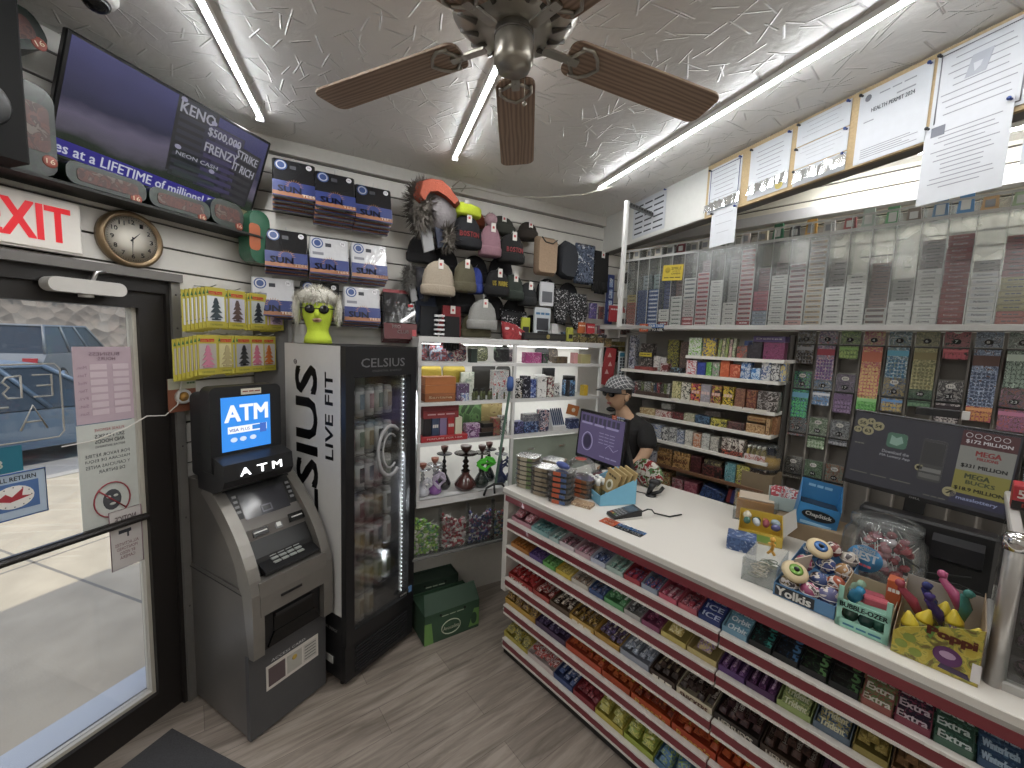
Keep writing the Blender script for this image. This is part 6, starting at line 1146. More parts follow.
# ---------------------------------------------------------------- ticket wall
t = empty('ticket_board', RW.at(0, 0, 0), RW.a, 'brown-grey pegboard wall with clear ticket dispensers', 'board')
mb = MB(); mb.box(1.415, 3.0, .20, .235, .85, 1.96, C('7c766e', .6)); mb.build('board', t)
for i in range(15): mb = MB(); mb.box(1.418 + i * .103 - .008, 1.418 + i * .103, .12, .20, .90, 1.96, C('8a847c', .5)); mb.build('strut', t)
ACR2 = thin('clear_ticket_window', h=.02, gloss=.1)
def ticketm(cs, sc=60): return pack(*cs, scale=sc)
def dispenser(u, z, num, cs, n_hang, hang, price=None, dark='14c'):
    """clear box with one ticket roll; z is the badge height"""
    c0 = cs[0]; nm = {}
    t = empty('ticket_dispenser', RW.at(u, .12, z), RW.a, 'x', 'lottery ticket')
    mb = MB(); mb.box(-.043, .043, -.012, -.002, -.025, .075, ticketm(cs)); mb.box(-.046, .046, -.016, -.0145, -.03, .085, ACR2); mb.box(-.046, .046, -.016, .08, -.034, -.030, C('1a1a1a', .4)); mb.build('window', t)
    mb = MB(); mb.prism([(.015 * math.cos(a * .45), .013 * math.sin(a * .45)) for a in range(14)], -.019, -.0165, C('17171a', .4)); mb.text(num, -.007 if len(num) < 2 else -.011, -.006, .010 if len(num) < 2 else .02, .012, C('cfcfcc', .5), y=-.0195, bold=.04); mb.build('number_badge', t)
    if price:
        mb = MB(); mb.prism([(.017 * math.cos(a * .45), .05 + .012 * math.sin(a * .45)) for a in range(14)], -.019, -.0165, C('c9c6be', .5)); mb.text('$' + price, -.010, .044, .02, .011, INK, y=-.0195, bold=.03); mb.build('price_badge', t)
    if hang > 0:
        mb = MB(); mb.box(-.042, .042, -.024, -.022, -.036 - hang, -.036, ticketm(cs, 70)); nr = max(1, int(hang / .03))
        mb.box(-.042, .042, -.0245, -.024, -.036 - hang * .28, -.036 - hang * .10, C(cs[-1], .4))
        for r_ in range(nr):
            for q in range(5): mb.box(-.034 + q * .0145, -.025 + q * .0145, -.0248, -.0238, -.036 - hang + .006 + r_ * hang * .6 / nr, -.036 - hang + .006 + (r_ + .6) * hang * .6 / nr, C(cs[1], .4))
        mb.build('ticket', t)
    return t
ROW = [1.93, 1.66, 1.39, 1.13]
TK = [
 [('1', ('7a6c5a', '3c3836', '8a8c90', 'a4a4a8'), .11, None, 'silver-grid'), ('2', ('8a8a94', '6a4a84', 'c4b4b8', 'a83c4c'), .20, None, 'purple-striped'), ('3', ('5c7a4a', 'a4c06a', '4a5c3c', '84b45c'), .07, None, 'lime green'), ('4', ('a84450', 'd0b070', 'b45c74', 'c46a50'), .29, None, 'long red and gold'), ('5', ('7c8c84', '3c6a8a', 'c0c8c8', '5aa4c0'), .16, None, 'white and sky blue'), ('6', ('9a9468', '6a6a48', 'b4ac7c', '84784c'), .21, None, 'khaki grid'), ('7', ('b4505c', 'c45a64', '2c2628', 'd06a70'), .05, '20', 'salmon red'), ('8', ('7c8aa4', '3c4860', 'a4b4cc', '5a3c34'), .27, None, 'long blue-grey'), ('9', ('4c5a50', '8a9c8c', '2c3430', 'b4c4b4'), .17, '10', 'dark green-grey'), ('10', ('3c2c5a', '6a5c94', 'b0aab4', '4a3c7a'), .16, None, 'violet'), ('11', ('5a3c34', 'a07a5a', '3c2c28'), .12, None, 'brown'), ('12', ('3c4c6a', '7a8ca4', 'b4b4b4'), .14, None, 'steel')],
 [('15', ('3c5474', '5ac07a', '2c3c4a', '6aa4c4'), .17, '10', 'blue and green'), ('16', ('6a6c6c', '5a84b4', '8a8c8a', 'c4c8cc'), .08, '10', 'grey and sky'), ('17', ('5c4a64', '8a7494', '3c3044', '6a5474'), .11, '10', 'aubergine'), ('18', ('6ab45c', '4c8c44', '8ac47c'), .11, None, 'bright green'), ('19', ('4c5468', 'b49c5a', '6a6c74', '5a8cc4'), .07, '10', 'blue and gold'), ('20', ('4c6a50', '6a8c6a', '34443a'), .03, None, 'dull green'), ('21', ('4c4448', 'b4aca8', '342c30'), .10, '10', 'black and white patterned'), ('22', ('a44c5c', 'c48a4c', '7c3c44', 'd0905c'), .07, None, 'red and orange'), ('23', ('a45a54', '8c5c7a', '5c4c44', 'b4708c'), .10, None, 'mauve'), ('24', ('b4b4a4', 'b4b454', '3c3c3a', 'c4c48c'), .13, None, 'white and yellow'), ('25', ('5a6a84', '3c4454', 'a4a8ac'), .1, None, 'slate'), ('26', ('6a4c3c', 'a47c5c', '3c2c24'), .1, None, 'chestnut')],
 [('29', ('4c5460', '8a8e94', '2c3038', 'b4685c'), .012, None, 'slate grey'), ('30', ('5c7a54', 'a4b49a', '3c5438'), .07, '10', 'leaf green'), ('31', ('5c5e64', '9a9ca0', '3c3e44'), .03, '10', 'pewter'), ('32', ('5c3c4c', '9a7c8c', '2c2428', 'b4583c'), .04, '20', 'maroon and pink'), ('33', ('3c3c44', '7c7c84'), .05, None, 'charcoal'), ('34', ('54443c', '8a7464'), .05, None, 'brown-grey'), ('35', ('4c5c54', '7c8c84'), .05, None, 'grey-green'), ('36', ('5c4c5c', '8c7c8c'), .05, None, 'dusty purple'), ('37', ('4a4a50', '9a9a9c', 'b4b4b4'), .05, None, 'iron grey'), ('38', ('2a2a2e', 'b0b0b4', '3a3a3c'), .05, None, 'black and white')],
 [('43', ('34302c', '7a766c', '24221e'), .02, '10', 'dark brown'), ('44', ('5c7c54', '8aa484', '3c5a3a'), .05, '10', 'pale green'), ('45', ('a46c54', '8a9c8c', 'b48a74'), .04, '10', 'copper')]]
rn = ['top', 'second', 'third', 'lowest']
for ri, row in enumerate(TK):
    for ci, (num, cs, hg, pr, nm) in enumerate(row):
        if ri >= 2 and ci in (5, 6, 7): continue
        u = 1.468 + ci * .103 - (0.0)
        t = dispenser(u, ROW[ri], num, cs, 1, hg, pr)
        t['label'] = 'dispenser numbered %s with %s scratch tickets, %s row of tickets' % (num, nm, rn[ri])
# ---------------------------------------------------------------- papers on the header and board
def paper(u, z1, wd, h, lab, lines, v=-.022, frame=None, head=None, seal=False, black=False, extra=None):
    t = empty('paper_notice', HD.at(u, v, z1 - h), HD.a, lab, 'paper')
    mb = MB(); mb.box(0, wd, 0, .0015, 0, h, PAPER)
    if frame: mb.tube([(.012, -.001, .012), (wd - .012, -.001, .012), (wd - .012, -.001, h - .012), (.012, -.001, h - .012)], .0022, C(frame, .6), 4, closed=True)
    if head: mb.text(head, wd * .2, h * .80, wd * .6, h * .05, INK, y=-.001, bold=.02)
    rr = random.Random(hash(lab) % 1000 if False else len(lab) * 7 + int(u * 100))
    z = h * (.76 if head else .88)
    for k in range(lines):
        z = h * (.86 - .74 * k / lines); L = rr.uniform(.45, .85); x0 = wd * (.5 - L / 2); mb.box(x0, x0 + wd * L, -.0006, 0, z, z + h * (.012 if not black else .022), INK if black else C('8e9098', .7))
    if seal: mb.prism([(wd * .8 + .02 * math.cos(a * .3142), h * .1 + .02 * math.sin(a * .3142)) for a in range(20)], -.002, 0, C('c0ae4c', .4))
    if extra: extra(mb, wd, h)
    mb.build('sheet', t)
    for k, (px, pz, pc) in enumerate(((.008, h - .008, '2c2c30'), (wd - .008, h - .008, '28408a'))):
        mb = MB(); mb.cyl((px, -.012, pz), (px, 0, pz), .004, C(pc, .3), 8); mb.ball((px, -.013, pz), .006, C(pc, .3), 8, 5); mb.build('push_pin', t)
    return t
def wordlines(ws, x=.08, z0=.78, dz=.12, hh=.06, bold=.02):
    def f(mb, wd, h):
        for i, q in enumerate(ws): mb.text(q, wd * x, h * (z0 - dz * i), wd * (1 - 2 * x), h * hh, INK, y=-.001, bold=bold)
    return f
paper(.42, 2.875, .35, .25, 'white paper with heavy black lines of print at the far left of the header', 0, extra=wordlines(['~'] * 6, .06, .82, .15, .07, .03), v=-.004)
PLA = thin('plastic_sleeve', h=.03, gloss=1.5, rough=.12)
def bar(mb, wd, h): mb.box(.02, wd - .02, -.001, 0, h * .03, h * .06, INK)
paper(1.155, 2.845, .215, .245, 'certificate with a blue frame, first on the notice board', 8, frame='4c5c8c')
paper(1.20, 2.60, .17, .19, 'pale sheet hanging below the blue-framed certificate', 3, v=-.028)
paper(1.42, 2.85, .215, .25, 'certificate with a gold seal, second on the notice board', 9, seal=True)
paper(1.66, 2.86, .22, .10, 'upper of three slips stacked on the notice board', 4); paper(1.66, 2.755, .22, .09, 'middle of three slips stacked on the notice board', 4); paper(1.66, 2.66, .22, .07, 'lowest of three slips stacked on the notice board', 3)
paper(1.91, 2.855, .225, .265, 'white sheet headed HEALTH PERMIT on the notice board', 0, extra=lambda mb, wd, h: (mb.text('~', wd * .3, h * .88, wd * .5, h * .03, C('8e9098', .7), y=-.001), mb.text('HEALTH PERMIT 2024', wd * .2, h * .68, wd * .6, h * .055, INK, y=-.001, bold=.03), mb.ball((.03, -.001, h * .9), (.011, .0008, .013), C('70727a', .6), 10, 5), [mb.box(wd * .1, wd * (.9 - .1 * (k % 3)), -.0006, 0, h * (.06 + .03 * k), h * (.07 + .03 * k), C('8e9098', .7)) for k in range(5)], mb.box(wd * .55, wd * .8, -.0006, 0, h * .78, h * .80, C('8e9098', .7)), mb.box(wd * .1, wd * .25, -.0006, 0, h * .56, h * .575, C('8e9098', .7)), None)[-1])
def big(mb, wd, h):
    mb.prism([(wd * .34, h * .56), (wd * .56, h * .56), (wd * .62, h * .80), (wd * .40, h * .80)], -.001, 0, C('a4a8b4', .7)); mb.prism([(wd * .44, h * .60), (wd * .50, h * .64), (wd * .52, h * .70), (wd * .42, h * .70)], -.0015, -.001, PAPER)
paper(2.145, 2.86, .225, .26, 'large notice with a grey shield picture at the right of the board', 9, frame='9a9ca4', extra=big)
paper(2.14, 2.63, .21, .26, 'long letter page hanging below the shield notice', 13, v=-.030, extra=lambda mb, wd, h: mb.box(wd * .08, wd * .25, -.001, 0, h * .84, h * .96, C('6c707c', .6)))
paper(2.40, 2.83, .20, .26, 'notice at the right edge of the picture on the board', 8); paper(2.38, 2.62, .19, .2, 'small sheet below the last notice', 5, v=-.03)
# plastic sleeves under three of the certificates
for u, wd, z, lab in ((1.15, .23, 2.61, 'crumpled clear sleeve under the blue-framed certificate'), (1.43, .21, 2.62, 'crumpled clear sleeve under the gold-sealed certificate'), (1.67, .22, 2.60, 'crumpled clear sleeve under the three slips')):
    mb = MB(); n = 16; rr = random.Random(int(u * 100)); top = [(wd * i / n, -.006 + rr.uniform(-.003, .002), .045 + rr.uniform(-.006, .008)) for i in range(n + 1)]; bot = [(wd * i / n, -.010 + rr.uniform(-.004, .002), rr.uniform(-.004, .006)) for i in range(n + 1)]
    mb.add(top + bot, [(i, i + 1, n + 2 + i, n + 1 + i) for i in range(n)], PLA); mb.build('plastic_sleeve', loc=HD.at(u, -.03, z), rz=HD.a, label=lab, cat='plastic sleeve')
mb = MB(); mb.tube([HW.at(1.12, -.06, 2.83), HW.at(1.16, -.10, 2.87), HW.at(1.22, -.06, 2.86), HW.at(1.18, -.03, 2.80), HW.at(1.12, -.05, 2.82), HW.at(1.25, -.10, 2.84), HW.at(1.45, -.2, 2.80), HW.at(1.65, -.35, 2.79), HW.at(1.85, -.50, 2.81), HW.at(1.98, -.62, 2.85)], .004, C('b4aea0', .5), 6); mb.build('cable', label='cream cable sagging along the ceiling from the hats to a led tube', cat='cable')
# ---------------------------------------------------------------- ceiling fan
FCX, FCY = -.028, 1.135
t = empty('ceiling_fan', (FCX, FCY, CEIL), 0, 'ceiling fan with five oak-look blades and brushed nickel motor', 'ceiling fan')
NI = mat('brushed_nickel', s2l('aaa59a'), .3, .8, var=.15, scale=20)
mb = MB(); mb.lathe([(.085, 0), (.085, -.02), (.06, -.04), (.06, -.08), (.12, -.10), (.15, -.13), (.168, -.18), (.158, -.215), (.13, -.24), (.06, -.25)], NI, 36)
for i in range(15):
    a = i * 2 * math.pi / 15; mb.box(0, 0, 0, 0, 0, 0, NI) if False else mb.tube([(.095 * math.cos(a), .095 * math.sin(a), -.247), (.142 * math.cos(a), .142 * math.sin(a), -.232)], .007, C('4a443c', .4), 6)
mb.build('motor_housing', t)
mb = MB(); mb.lathe([(.048, -.245), (.049, -.29), (.051, -.325), (.042, -.342), (0, -.347)], NI, 28); mb.lathe([(.0512, -.265), (.0512, -.27)], C('4a443c', .4), 28); mb.build('switch_housing', t)
def oak():
    m = bpy.data.materials.new('oak_blade'); m.use_nodes = True; nt = m.node_tree; b = _out(m); L = nt.links.new
    tc = nt.nodes.new('ShaderNodeTexCoord'); mp = nt.nodes.new('ShaderNodeMapping'); mp.inputs['Scale'].default_value = (1.2, 9, 1); L(tc.outputs['Object'], mp.inputs[0])
    wv = nt.nodes.new('ShaderNodeTexWave'); wv.bands_direction = 'Y'; wv.inputs['Scale'].default_value = 2.6; wv.inputs['Distortion'].default_value = 6; wv.inputs['Detail'].default_value = 3; L(mp.outputs[0], wv.inputs[0])
    cr = nt.nodes.new('ShaderNodeValToRGB'); cr.color_ramp.elements[0].color = (*s2l('866c58'), 1); cr.color_ramp.elements[1].color = (*s2l('a88c76'), 1); L(wv.outputs['Fac'], cr.inputs[0]); L(cr.outputs[0], b.inputs['Base Color']); b.inputs['Roughness'].default_value = .5; return m
OAK = oak()
for i in range(5):
    a = rad(88.5 + 72 * i)
    Rm = (Matrix.Rotation(a, 4, 'Z') @ Matrix.Rotation(rad(6.5), 4, 'Y') @ Matrix.Rotation(rad(-6.2), 4, 'X')); rt = Rm.to_euler()
    mb = MB(); pts = rounded(.145, .60, -.058, .058, .028, 6); pts = [(x, y * (1 + (x - .145) * .25)) for x, y in pts]
    mb.prism(pts, -.003, .003, OAK, 'z'); mb.build('blade', t, loc=(0, 0, -.262), rot=rt)
    br = [c for c in COL.objects if c.parent == t][-1]
    mb = MB(); mb.box(.08, .18, -.012, .012, -.012, -.004, NI, .003); mb.tube([(.17, -.045, -.006), (.20, -.047, -.005), (.222, -.028, -.005), (.238, 0, -.005), (.222, .028, -.005), (.20, .047, -.005), (.17, .045, -.006)], .005, NI, 6); mb.tube([(.15, 0, -.008), (.18, .042, -.005)], .005, NI, 6); mb.tube([(.15, 0, -.008), (.18, -.042, -.005)], .005, NI, 6); mb.build('blade_arm', br)
mb = MB(); mb.tube([(.03, .03, -.33), (.032, .032, -.40)], .0015, NI, 5); mb.ball((.032, .032, -.405), .006, NI, 8, 6); mb.build('pull_chain', t)
# ================================================================ the sales counter
t = empty('sales_counter', CT.at(0, 0, 0), CT.a, 'long white-topped sales counter with five tiers of candy and red price rails', 'counter')
LAM = mat('white_laminate', s2l('d2cec6'), .4, var=.03, scale=200); RR = mat('red_rail', s2l('7c2c34'), .3, coat=.3, var=.08); CLR = C('d2cdc6', .35); CB = C('8a8480', .5)
U2 = 2.75
mb = MB(); mb.box(0, U2, 0, .85, .972, 1.0, LAM, .003); mb.box(0.0, U2, -.002, .002, .962, .975, C('9a9690', .4)); mb.build('countertop', t)
mb = MB(); mb.box(-.010, .03, .02, .83, .36, .972, C('cdc8c0', .5)); mb.box(-.016, -.01, .05, .12, .90, .965, C('2c2a28', .5)); mb.build('end_panel', t)
mb = MB(); mb.box(.03, U2, .34, .83, .0, .972, CB); mb.box(.06, U2, .0, .34, 0.0, .040, C('1c1816', .6)); mb.build('body', t)
TZ = [.778, .622, .428, .260, .050]
TN = ['top', 'second', 'third', 'fourth', 'bottom']
for i, z in enumerate(TZ):
    mb = MB(); mb.box(.03, U2, .008, .34, z - .006, z, C('b4aca6', .45)); mb.build('tier_shelf', t)
    for a, b in ((.062, 1.243), (1.249, 2.42)):
        mb = MB(); mb.box(a, b, -.012, .008, z + .004, z + .041, RR); mb.box(a, b, -.017, .008, z + .041, z + .050, CLR); mb.box(a, b, -.016, .006, z - .006, z + .004, CLR); mb.build('price_rail', t)
        mb = MB(); k = a + .05
        rr = random.Random(i * 10 + int(a * 10))
        while k < b - .05:
            if rr.random() < .5: mb.box(k, k + .028, -.0185, -.0175, z + .0415, z + .0495, C('dad6ce', .5))
            k += .04
        mb.build('price_labels', t, kind='stuff') if len(mb.v) else None
mb = MB(); mb.box(.03, U2, -.004, .01, .93, .962, RR); mb.build('top_rail', t)
# ---- candy trays and what they hold
BARS = {}
def barmesh(cs, style, word, wc):
    mb = MB()
    if style == 'H':     # chewing gum pack, name facing the buyer
        L_, W_, T_ = .078, .042, .014
        mb.box(-L_ / 2, L_ / 2, 0, W_, 0, T_, pack(*cs, scale=70) if len(cs) > 1 else C(cs[0], .35), .0015)
        if word == '5': mb.text('5', 0, 0, .018, .032, C(wc, .4), O=(.012, .006, T_ + .0006), X=(1, 0, 0), Z=(0, 1, 0), bold=.06)
        elif word:
            mb.text(word, 0, 0, .062, .022, C(wc, .4), O=(-.031, .010, T_ + .0006), X=(1, 0, 0), Z=(0, 1, 0), bold=.05); mb.text(word, 0, 0, .05, .008, C(wc, .4), O=(-.025, -.0006, .003), X=(1, 0, 0), Z=(0, 0, 1), bold=.03)
    else:                # bar lying front to back
        L_, W_, T_ = (.13, .030, .017) if style == 'V' else ((.075, .022, .012) if style == 'G' else (.15, .055, .03))
        n = 6; pr_ = [(-W_ / 2, T_ * .35), (-W_ * .42, T_ * .1), (W_ * .42, T_ * .1), (W_ / 2, T_ * .35), (W_ * .38, T_ * .9), (0, T_), (-W_ * .38, T_ * .9)]
        vs = []; K = len(pr_)
        for y, sc_, fz in ((0, 1, .15), (.008, 1, .5), (.018, 1, 1), (L_ - .018, 1, 1), (L_ - .008, 1, .5), (L_, 1, .15)):
            vs += [(x * sc_, y, T_ * .35 + (z - T_ * .35) * fz) for x, z in pr_]
        fs = [(j * K + i, j * K + (i + 1) % K, (j + 1) * K + (i + 1) % K, (j + 1) * K + i) for j in range(5) for i in range(K)] + [tuple(range(K - 1, -1, -1)), tuple(range(5 * K, 6 * K))]
        mb.add(vs, fs, pack(*cs, scale=60, rough=.3) if len(cs) > 1 else C(cs[0], .3))
        if word: mb.text(word, 0, 0, L_ * .66, W_ * .5, C(wc, .4), O=(W_ * .25, L_ * .17, T_ + .001), X=(0, 1, 0), Z=(-1, 0, 0), bold=.05)
    return mb
def tray(ti, u0, u1, box, cs, style, word, wc, lab, n=None, boxword=None, bwc='e8e0c8', kindn='bar', lean=22, hgt=.055):
    z = TZ[ti]; wd = u1 - u0 - .006; t = empty('candy_tray', CT.at(u0 + .003, .012, z + .030), CT.a, lab + ' box, %s counter tier' % TN[ti], 'candy box', rot=(rad(lean * .25), 0, CT.a))
    dep = .185; B_ = C(box, .5); fh = hgt * .75
    mb = MB(); mb.box(0, wd, 0, dep, 0, .002, B_); mb.box(0, wd, 0, .002, 0, fh, B_); mb.prism([(0, 0), (dep, 0), (dep, hgt * 1.3), (dep * .4, hgt), (0, fh)], 0, .002, B_, 'x'); mb.prism([(0, 0), (dep, 0), (dep, hgt * 1.3), (dep * .4, hgt), (0, fh)], wd - .002, wd, B_, 'x')
    if boxword: mb.text(boxword, wd * .12, fh * .2, wd * .76, fh * .55, C(bwc, .5), y=-.001, bold=.05)
    mb.build('carton', t)
    key = (tuple(cs), style, word)
    g = '%s %s %d' % (lab, kindn, int(u0 * 100)); base = None
    def place(x, y, zz, rx, rzj):
        nonlocal base
        nm = 'gum_pack' if style in 'HG' else ('candy_bag' if style == 'B' else 'candy_bar')
        if key not in BARS: BARS[key] = o = barmesh(cs, style, word, wc).build(nm)
        else: o = BARS[key].copy(); COL.objects.link(o)
        ct = rad(lean * .25); zz2 = zz + y * math.tan(ct)
        P_ = CT.at(u0 + .003 + x, .016 + y, z + .030 + zz2); o.location = P_; o.rotation_euler = (rx, 0, CT.a + rzj); tag(o, lab + ' on the %s counter tier' % TN[ti], {'gum_pack': 'gum', 'candy_bar': 'candy bar', 'candy_bag': 'candy bag'}[nm], g)
    if style == 'H':
        for k in range(4): place(wd / 2 + R.uniform(-.003, .003), .006 + k * .030, .012 + k * .014, rad(24), R.uniform(-.03, .03))
    elif style == 'G':
        m_ = max(2, int(wd / .0245))
        for j in range(2):
            for k in range(m_): place((k + .5) * wd / m_, .008 + j * .078, .028 + j * .012, rad(6), R.uniform(-.05, .05))
    elif style == 'V':
        m_ = max(2, int(wd / .032))
        for k in range(m_): place((k + .5) * wd / m_, .01 + R.uniform(0, .02), .026 + R.uniform(0, .012), rad(8), R.uniform(-.05, .05))
        for k in range(m_ - 1):
            if R.random() < .9: place((k + 1) * wd / m_, .02 + R.uniform(0, .03), .046, rad(8), R.uniform(-.12, .12))
    else:
        m_ = max(1, int(wd / .06))
        for k in range(m_): place((k + .5) * wd / m_, .008, .022 + R.uniform(0, .02), rad(14), R.uniform(-.1, .1))
        for k in range(m_): place((k + .5) * wd / m_ + R.uniform(-.01, .01), .02, .05, rad(10), R.uniform(-.3, .3))
bd = [.076, .236, .367, .442, .545, .641, .731, .824, .911, .991, 1.075, 1.155, 1.242, 1.332, 1.408, 1.484, 1.56, 1.638, 1.712, 1.79, 1.868, 1.95, 2.03, 2.11]
t1 = [('b8808c', ('b0505c', 'c88a94', '8a3a44', 'd0b8bc'), 'B', '', 'e0', 'pink round candy pouch'), ('7ca4a4', ('4a8a8c', '8ab4b0', '2c6a6c', 'c0ccc8'), 'G', '', 'e0', 'teal sour gum pack'), ('9ab0ac', ('7aa8a4', 'c0ccca', '4a8a88'), 'G', '~', 'e8ecec', 'pale teal gum pack'), ('c8bcc0', ('6a2c3c', 'b08a94', '4a1c2c'), 'G', '', 'e0', 'dark red gum pack'), ('b8949c', ('a86a7c', 'd0b8c0', '7c4454'), 'G', '', 'e0', 'rose pink gum pack'), ('b0b4c4', ('3c4c7c', 'a8b0c8', '24305c'), 'G', '', 'e0', 'blue and white gum pack'), ('a4b8b0', ('7aa898', 'c4d0c8', '4c8474'), 'G', '', 'e0', 'mint green gum pack'), ('a83c44', ('a02c3c', '3c5c8c', 'c88088'), 'G', '', 'e0', 'red and blue gum pack'), ('8c96a8', ('3c5c94', 'a04454', 'b4bccc'), 'G', '', 'e0', 'blue and red gum pack'), ('b84c60', ('b04c64', 'd4a4ac', '8c2c40'), 'G', 'Trident', 'e8d0d4', 'bright pink gum pack'), ('b0505c', ('a83c4c', 'c88c94', '4c2c44'), 'G', '', 'e0', 'crimson gum pack'), ('24346c', ('28387c', '1c2854'), 'H', 'ICE', 'c4ccdc', 'navy blue gum pack'), ('6a94ac', ('5c8ca4', '7cacbc'), 'H', 'Orbit', 'dce4e8', 'light blue gum pack'),
      ('16181a', ('141618', '1c1e20', '1a5a54'), 'H', '5', '3c9a8c', 'black gum pack with teal figure'), ('16181a', ('14161a', '1c1e24', '1c3c5c'), 'H', '5', '4c7cac', 'black gum pack with blue figure'), ('16181a', ('141614', '1c201c', '2c4c2c'), 'H', '5', '6a9c5c', 'black gum pack with green figure'), ('16181a', ('161414', '1e1a1a', '2a3a2c'), 'H', '5', '5c8c54', 'black gum pack with dark green figure'), ('8c4c44', ('6a7c4c', '9a4c44', '5c6c44'), 'H', 'Extra', 'e0dcd0', 'green and red gum pack'), ('7c3444', ('2a1c30', '8c3c54'), 'H', 'Extra', 'e0d4d8', 'purple and pink gum pack'), ('3c5c4c', ('2c4c3c', '4a7464'), 'H', 'Extra', 'dce4e0', 'spearmint green gum pack'), ('2c4868', ('2a4464', '4c7090'), 'H', 'Winterfresh', 'b8ccdc', 'deep blue gum pack'), ('6c2424', ('6c2224', '842c2c'), 'H', 'Big Red', 'd8c4c0', 'dark red gum pack at the right end'), ('5c4c34', ('5c4c34', '7c6c4c'), 'H', '~', 'e0dcc8', 'olive gum pack beyond the right end')]
for i, (bx_, cs, st, wd_, wc, lb) in enumerate(t1): tray(0, bd[i], bd[i + 1], bx_, cs, st, wd_ or None, wc if len(wc) == 6 else 'e0e0e0', lb, kindn='gum', lean=24)
bd = [.076, .23, .334, .427, .533, .642, .73, .837, .924, 1.013, 1.124, 1.242, 1.338, 1.433, 1.535, 1.634, 1.72, 1.80, 1.88]
t2 = [('b0702c', ('a86428', '7c4420', 'c88c4c'), 'G', '', '', 'orange gum pack'), ('5c4484', ('5c4484', '3c2c5c', '8c74a8'), 'G', '', '', 'violet gum pack'), ('5ca04c', ('54944c', '8cc078', '34703c'), 'G', '', '', 'grass green gum pack'), ('c4a838', ('b8a044', 'd0bc6c', '8c7c3c'), 'G', '', '', 'yellow gum pack'), ('c4bcb0', ('8a6c54', 'b8b0a4', '5c4c44'), 'G', '', '', 'brown and white mint pack'), ('3c5080', ('34487c', '7c8cac', '8c5c4c'), 'G', '', '', 'blue mint roll'), ('5c9c64', ('4c8c58', '8cb48c', '2c6c44'), 'V', '~', 'e0e8e0', 'light green mint bar'), ('a8a4a0', ('4c4a4c', '9c9a9a', '2c2a2c'), 'V', '~', 'd0d0d0', 'silver-black mint bar'), ('8c4464', ('7c3454', '4c1c34', 'a8647c'), 'V', '', '', 'magenta candy stick'), ('c0ac5c', ('b09c4c', 'd8cc94', '8c6c34'), 'B', '', '', 'clear yellow candy pouch'), ('b8a468', ('a89058', '7c5c8c', 'd0c494'), 'B', '', '', 'yellow and purple candy pouch'), ('5c3c74', ('5c3468', '8c6498', '3c2048'), 'G', '~', 'c8a8c8', 'purple fruit candy roll'), ('4c2c54', ('4c2850', '7c4c7c', '2c1c38'), 'G', '~', 'c4a4c4', 'dark purple candy roll'), ('8c9c5c', ('7c9054', 'b8bc7c', '5c7444'), 'H', 'Trident', 'e4e4c8', 'yellow-green gum pack'), ('5c6c7c', ('3c5878', 'b0a05c', '7c90a0'), 'H', 'Trident', 'e0dcb8', 'blue and yellow gum pack'), ('8c7c3c', ('8c7838', 'a89450', '6c5c2c'), 'V', '', '', 'gold wrapped chew'), ('7c5c3c', ('7c5838', '9c7850'), 'V', '', '', 'bronze wrapped chew'), ('5c5c44', ('5c5c40', '7c7c5c'), 'V', '', '', 'olive wrapped chew')]
for i, (bx_, cs, st, wd_, wc, lb) in enumerate(t2): tray(1, bd[i], bd[i + 1], bx_, cs, st, wd_ or None, wc or 'e0e0e0', lb, kindn='sweets', lean=20)
bd = [.066, .268, .40, .533, .69, .832, .978, 1.096, 1.242, 1.40, 1.56, 1.70]
t3 = [('a8302c', ('a82c2c', '8c2424'), 'V', 'KitKat', 'e8dcd8', 'red wafer bar', 'KitKat'), ('a03c34', ('983430', 'c8b8b0', '6c2424'), 'V', '', '', 'red and white chocolate bar', ''), ('5c4838', ('3c2c24', 'c4b8a8', '6c4c3c'), 'V', '~', 'e4dccc', 'dark brown and white coconut bar', ''), ('b89040', ('3c2420', 'b08c44', '2c1c18'), 'V', "HERSHEY'S", 'd8d0bc', 'brown and gold chocolate bar', '~'), ('b08438', ('44302c', '6c5c8c', '2c2030'), 'V', '~', 'd0c4a8', 'dark bar in a golden box', ''), ('8c909c', ('7c8494', 'a8b0bc', '4c5464'), 'V', '~', 'dce0e4', 'silver blue chocolate bar', ''), ('3c2c24', ('2c201c', '4c3830'), 'V', '~', 'a89878', 'near-black chocolate bar', '~'), ('c0b498', ('2c1c18', '3c2820'), 'V', 'SNICKERS', 'c8bcb0', 'dark bar in a cream box', 'SNICKERS'), ('2c2420', ('3c2428', '5c3c34'), 'V', "HERSHEY'S", 'c8c0b4', 'brown bar in a black box with yellow rim', "HERSHEY'S"), ('3c2c20', ('4c342c', '2c1c18'), 'V', "HERSHEY'S", 'd0c8bc', 'chocolate bar in the second black box', "HERSHEY'S"), ('3c2c2c', ('5c3c54', '2c1c28'), 'V', '', '', 'plum brown bar', '')]
for i, (bx_, cs, st, wd_, wc, lb, bw) in enumerate(t3): tray(2, bd[i], bd[i + 1], bx_, cs, st, wd_ or None, wc or 'e0e0e0', lb, boxword=bw or None, bwc='5c1c1c' if bx_ == 'c0b498' else 'd8d0c0', kindn='bars', lean=18, hgt=.06)
bd = [.045, .30, .52, .745, .90, 1.09, 1.27, 1.42]
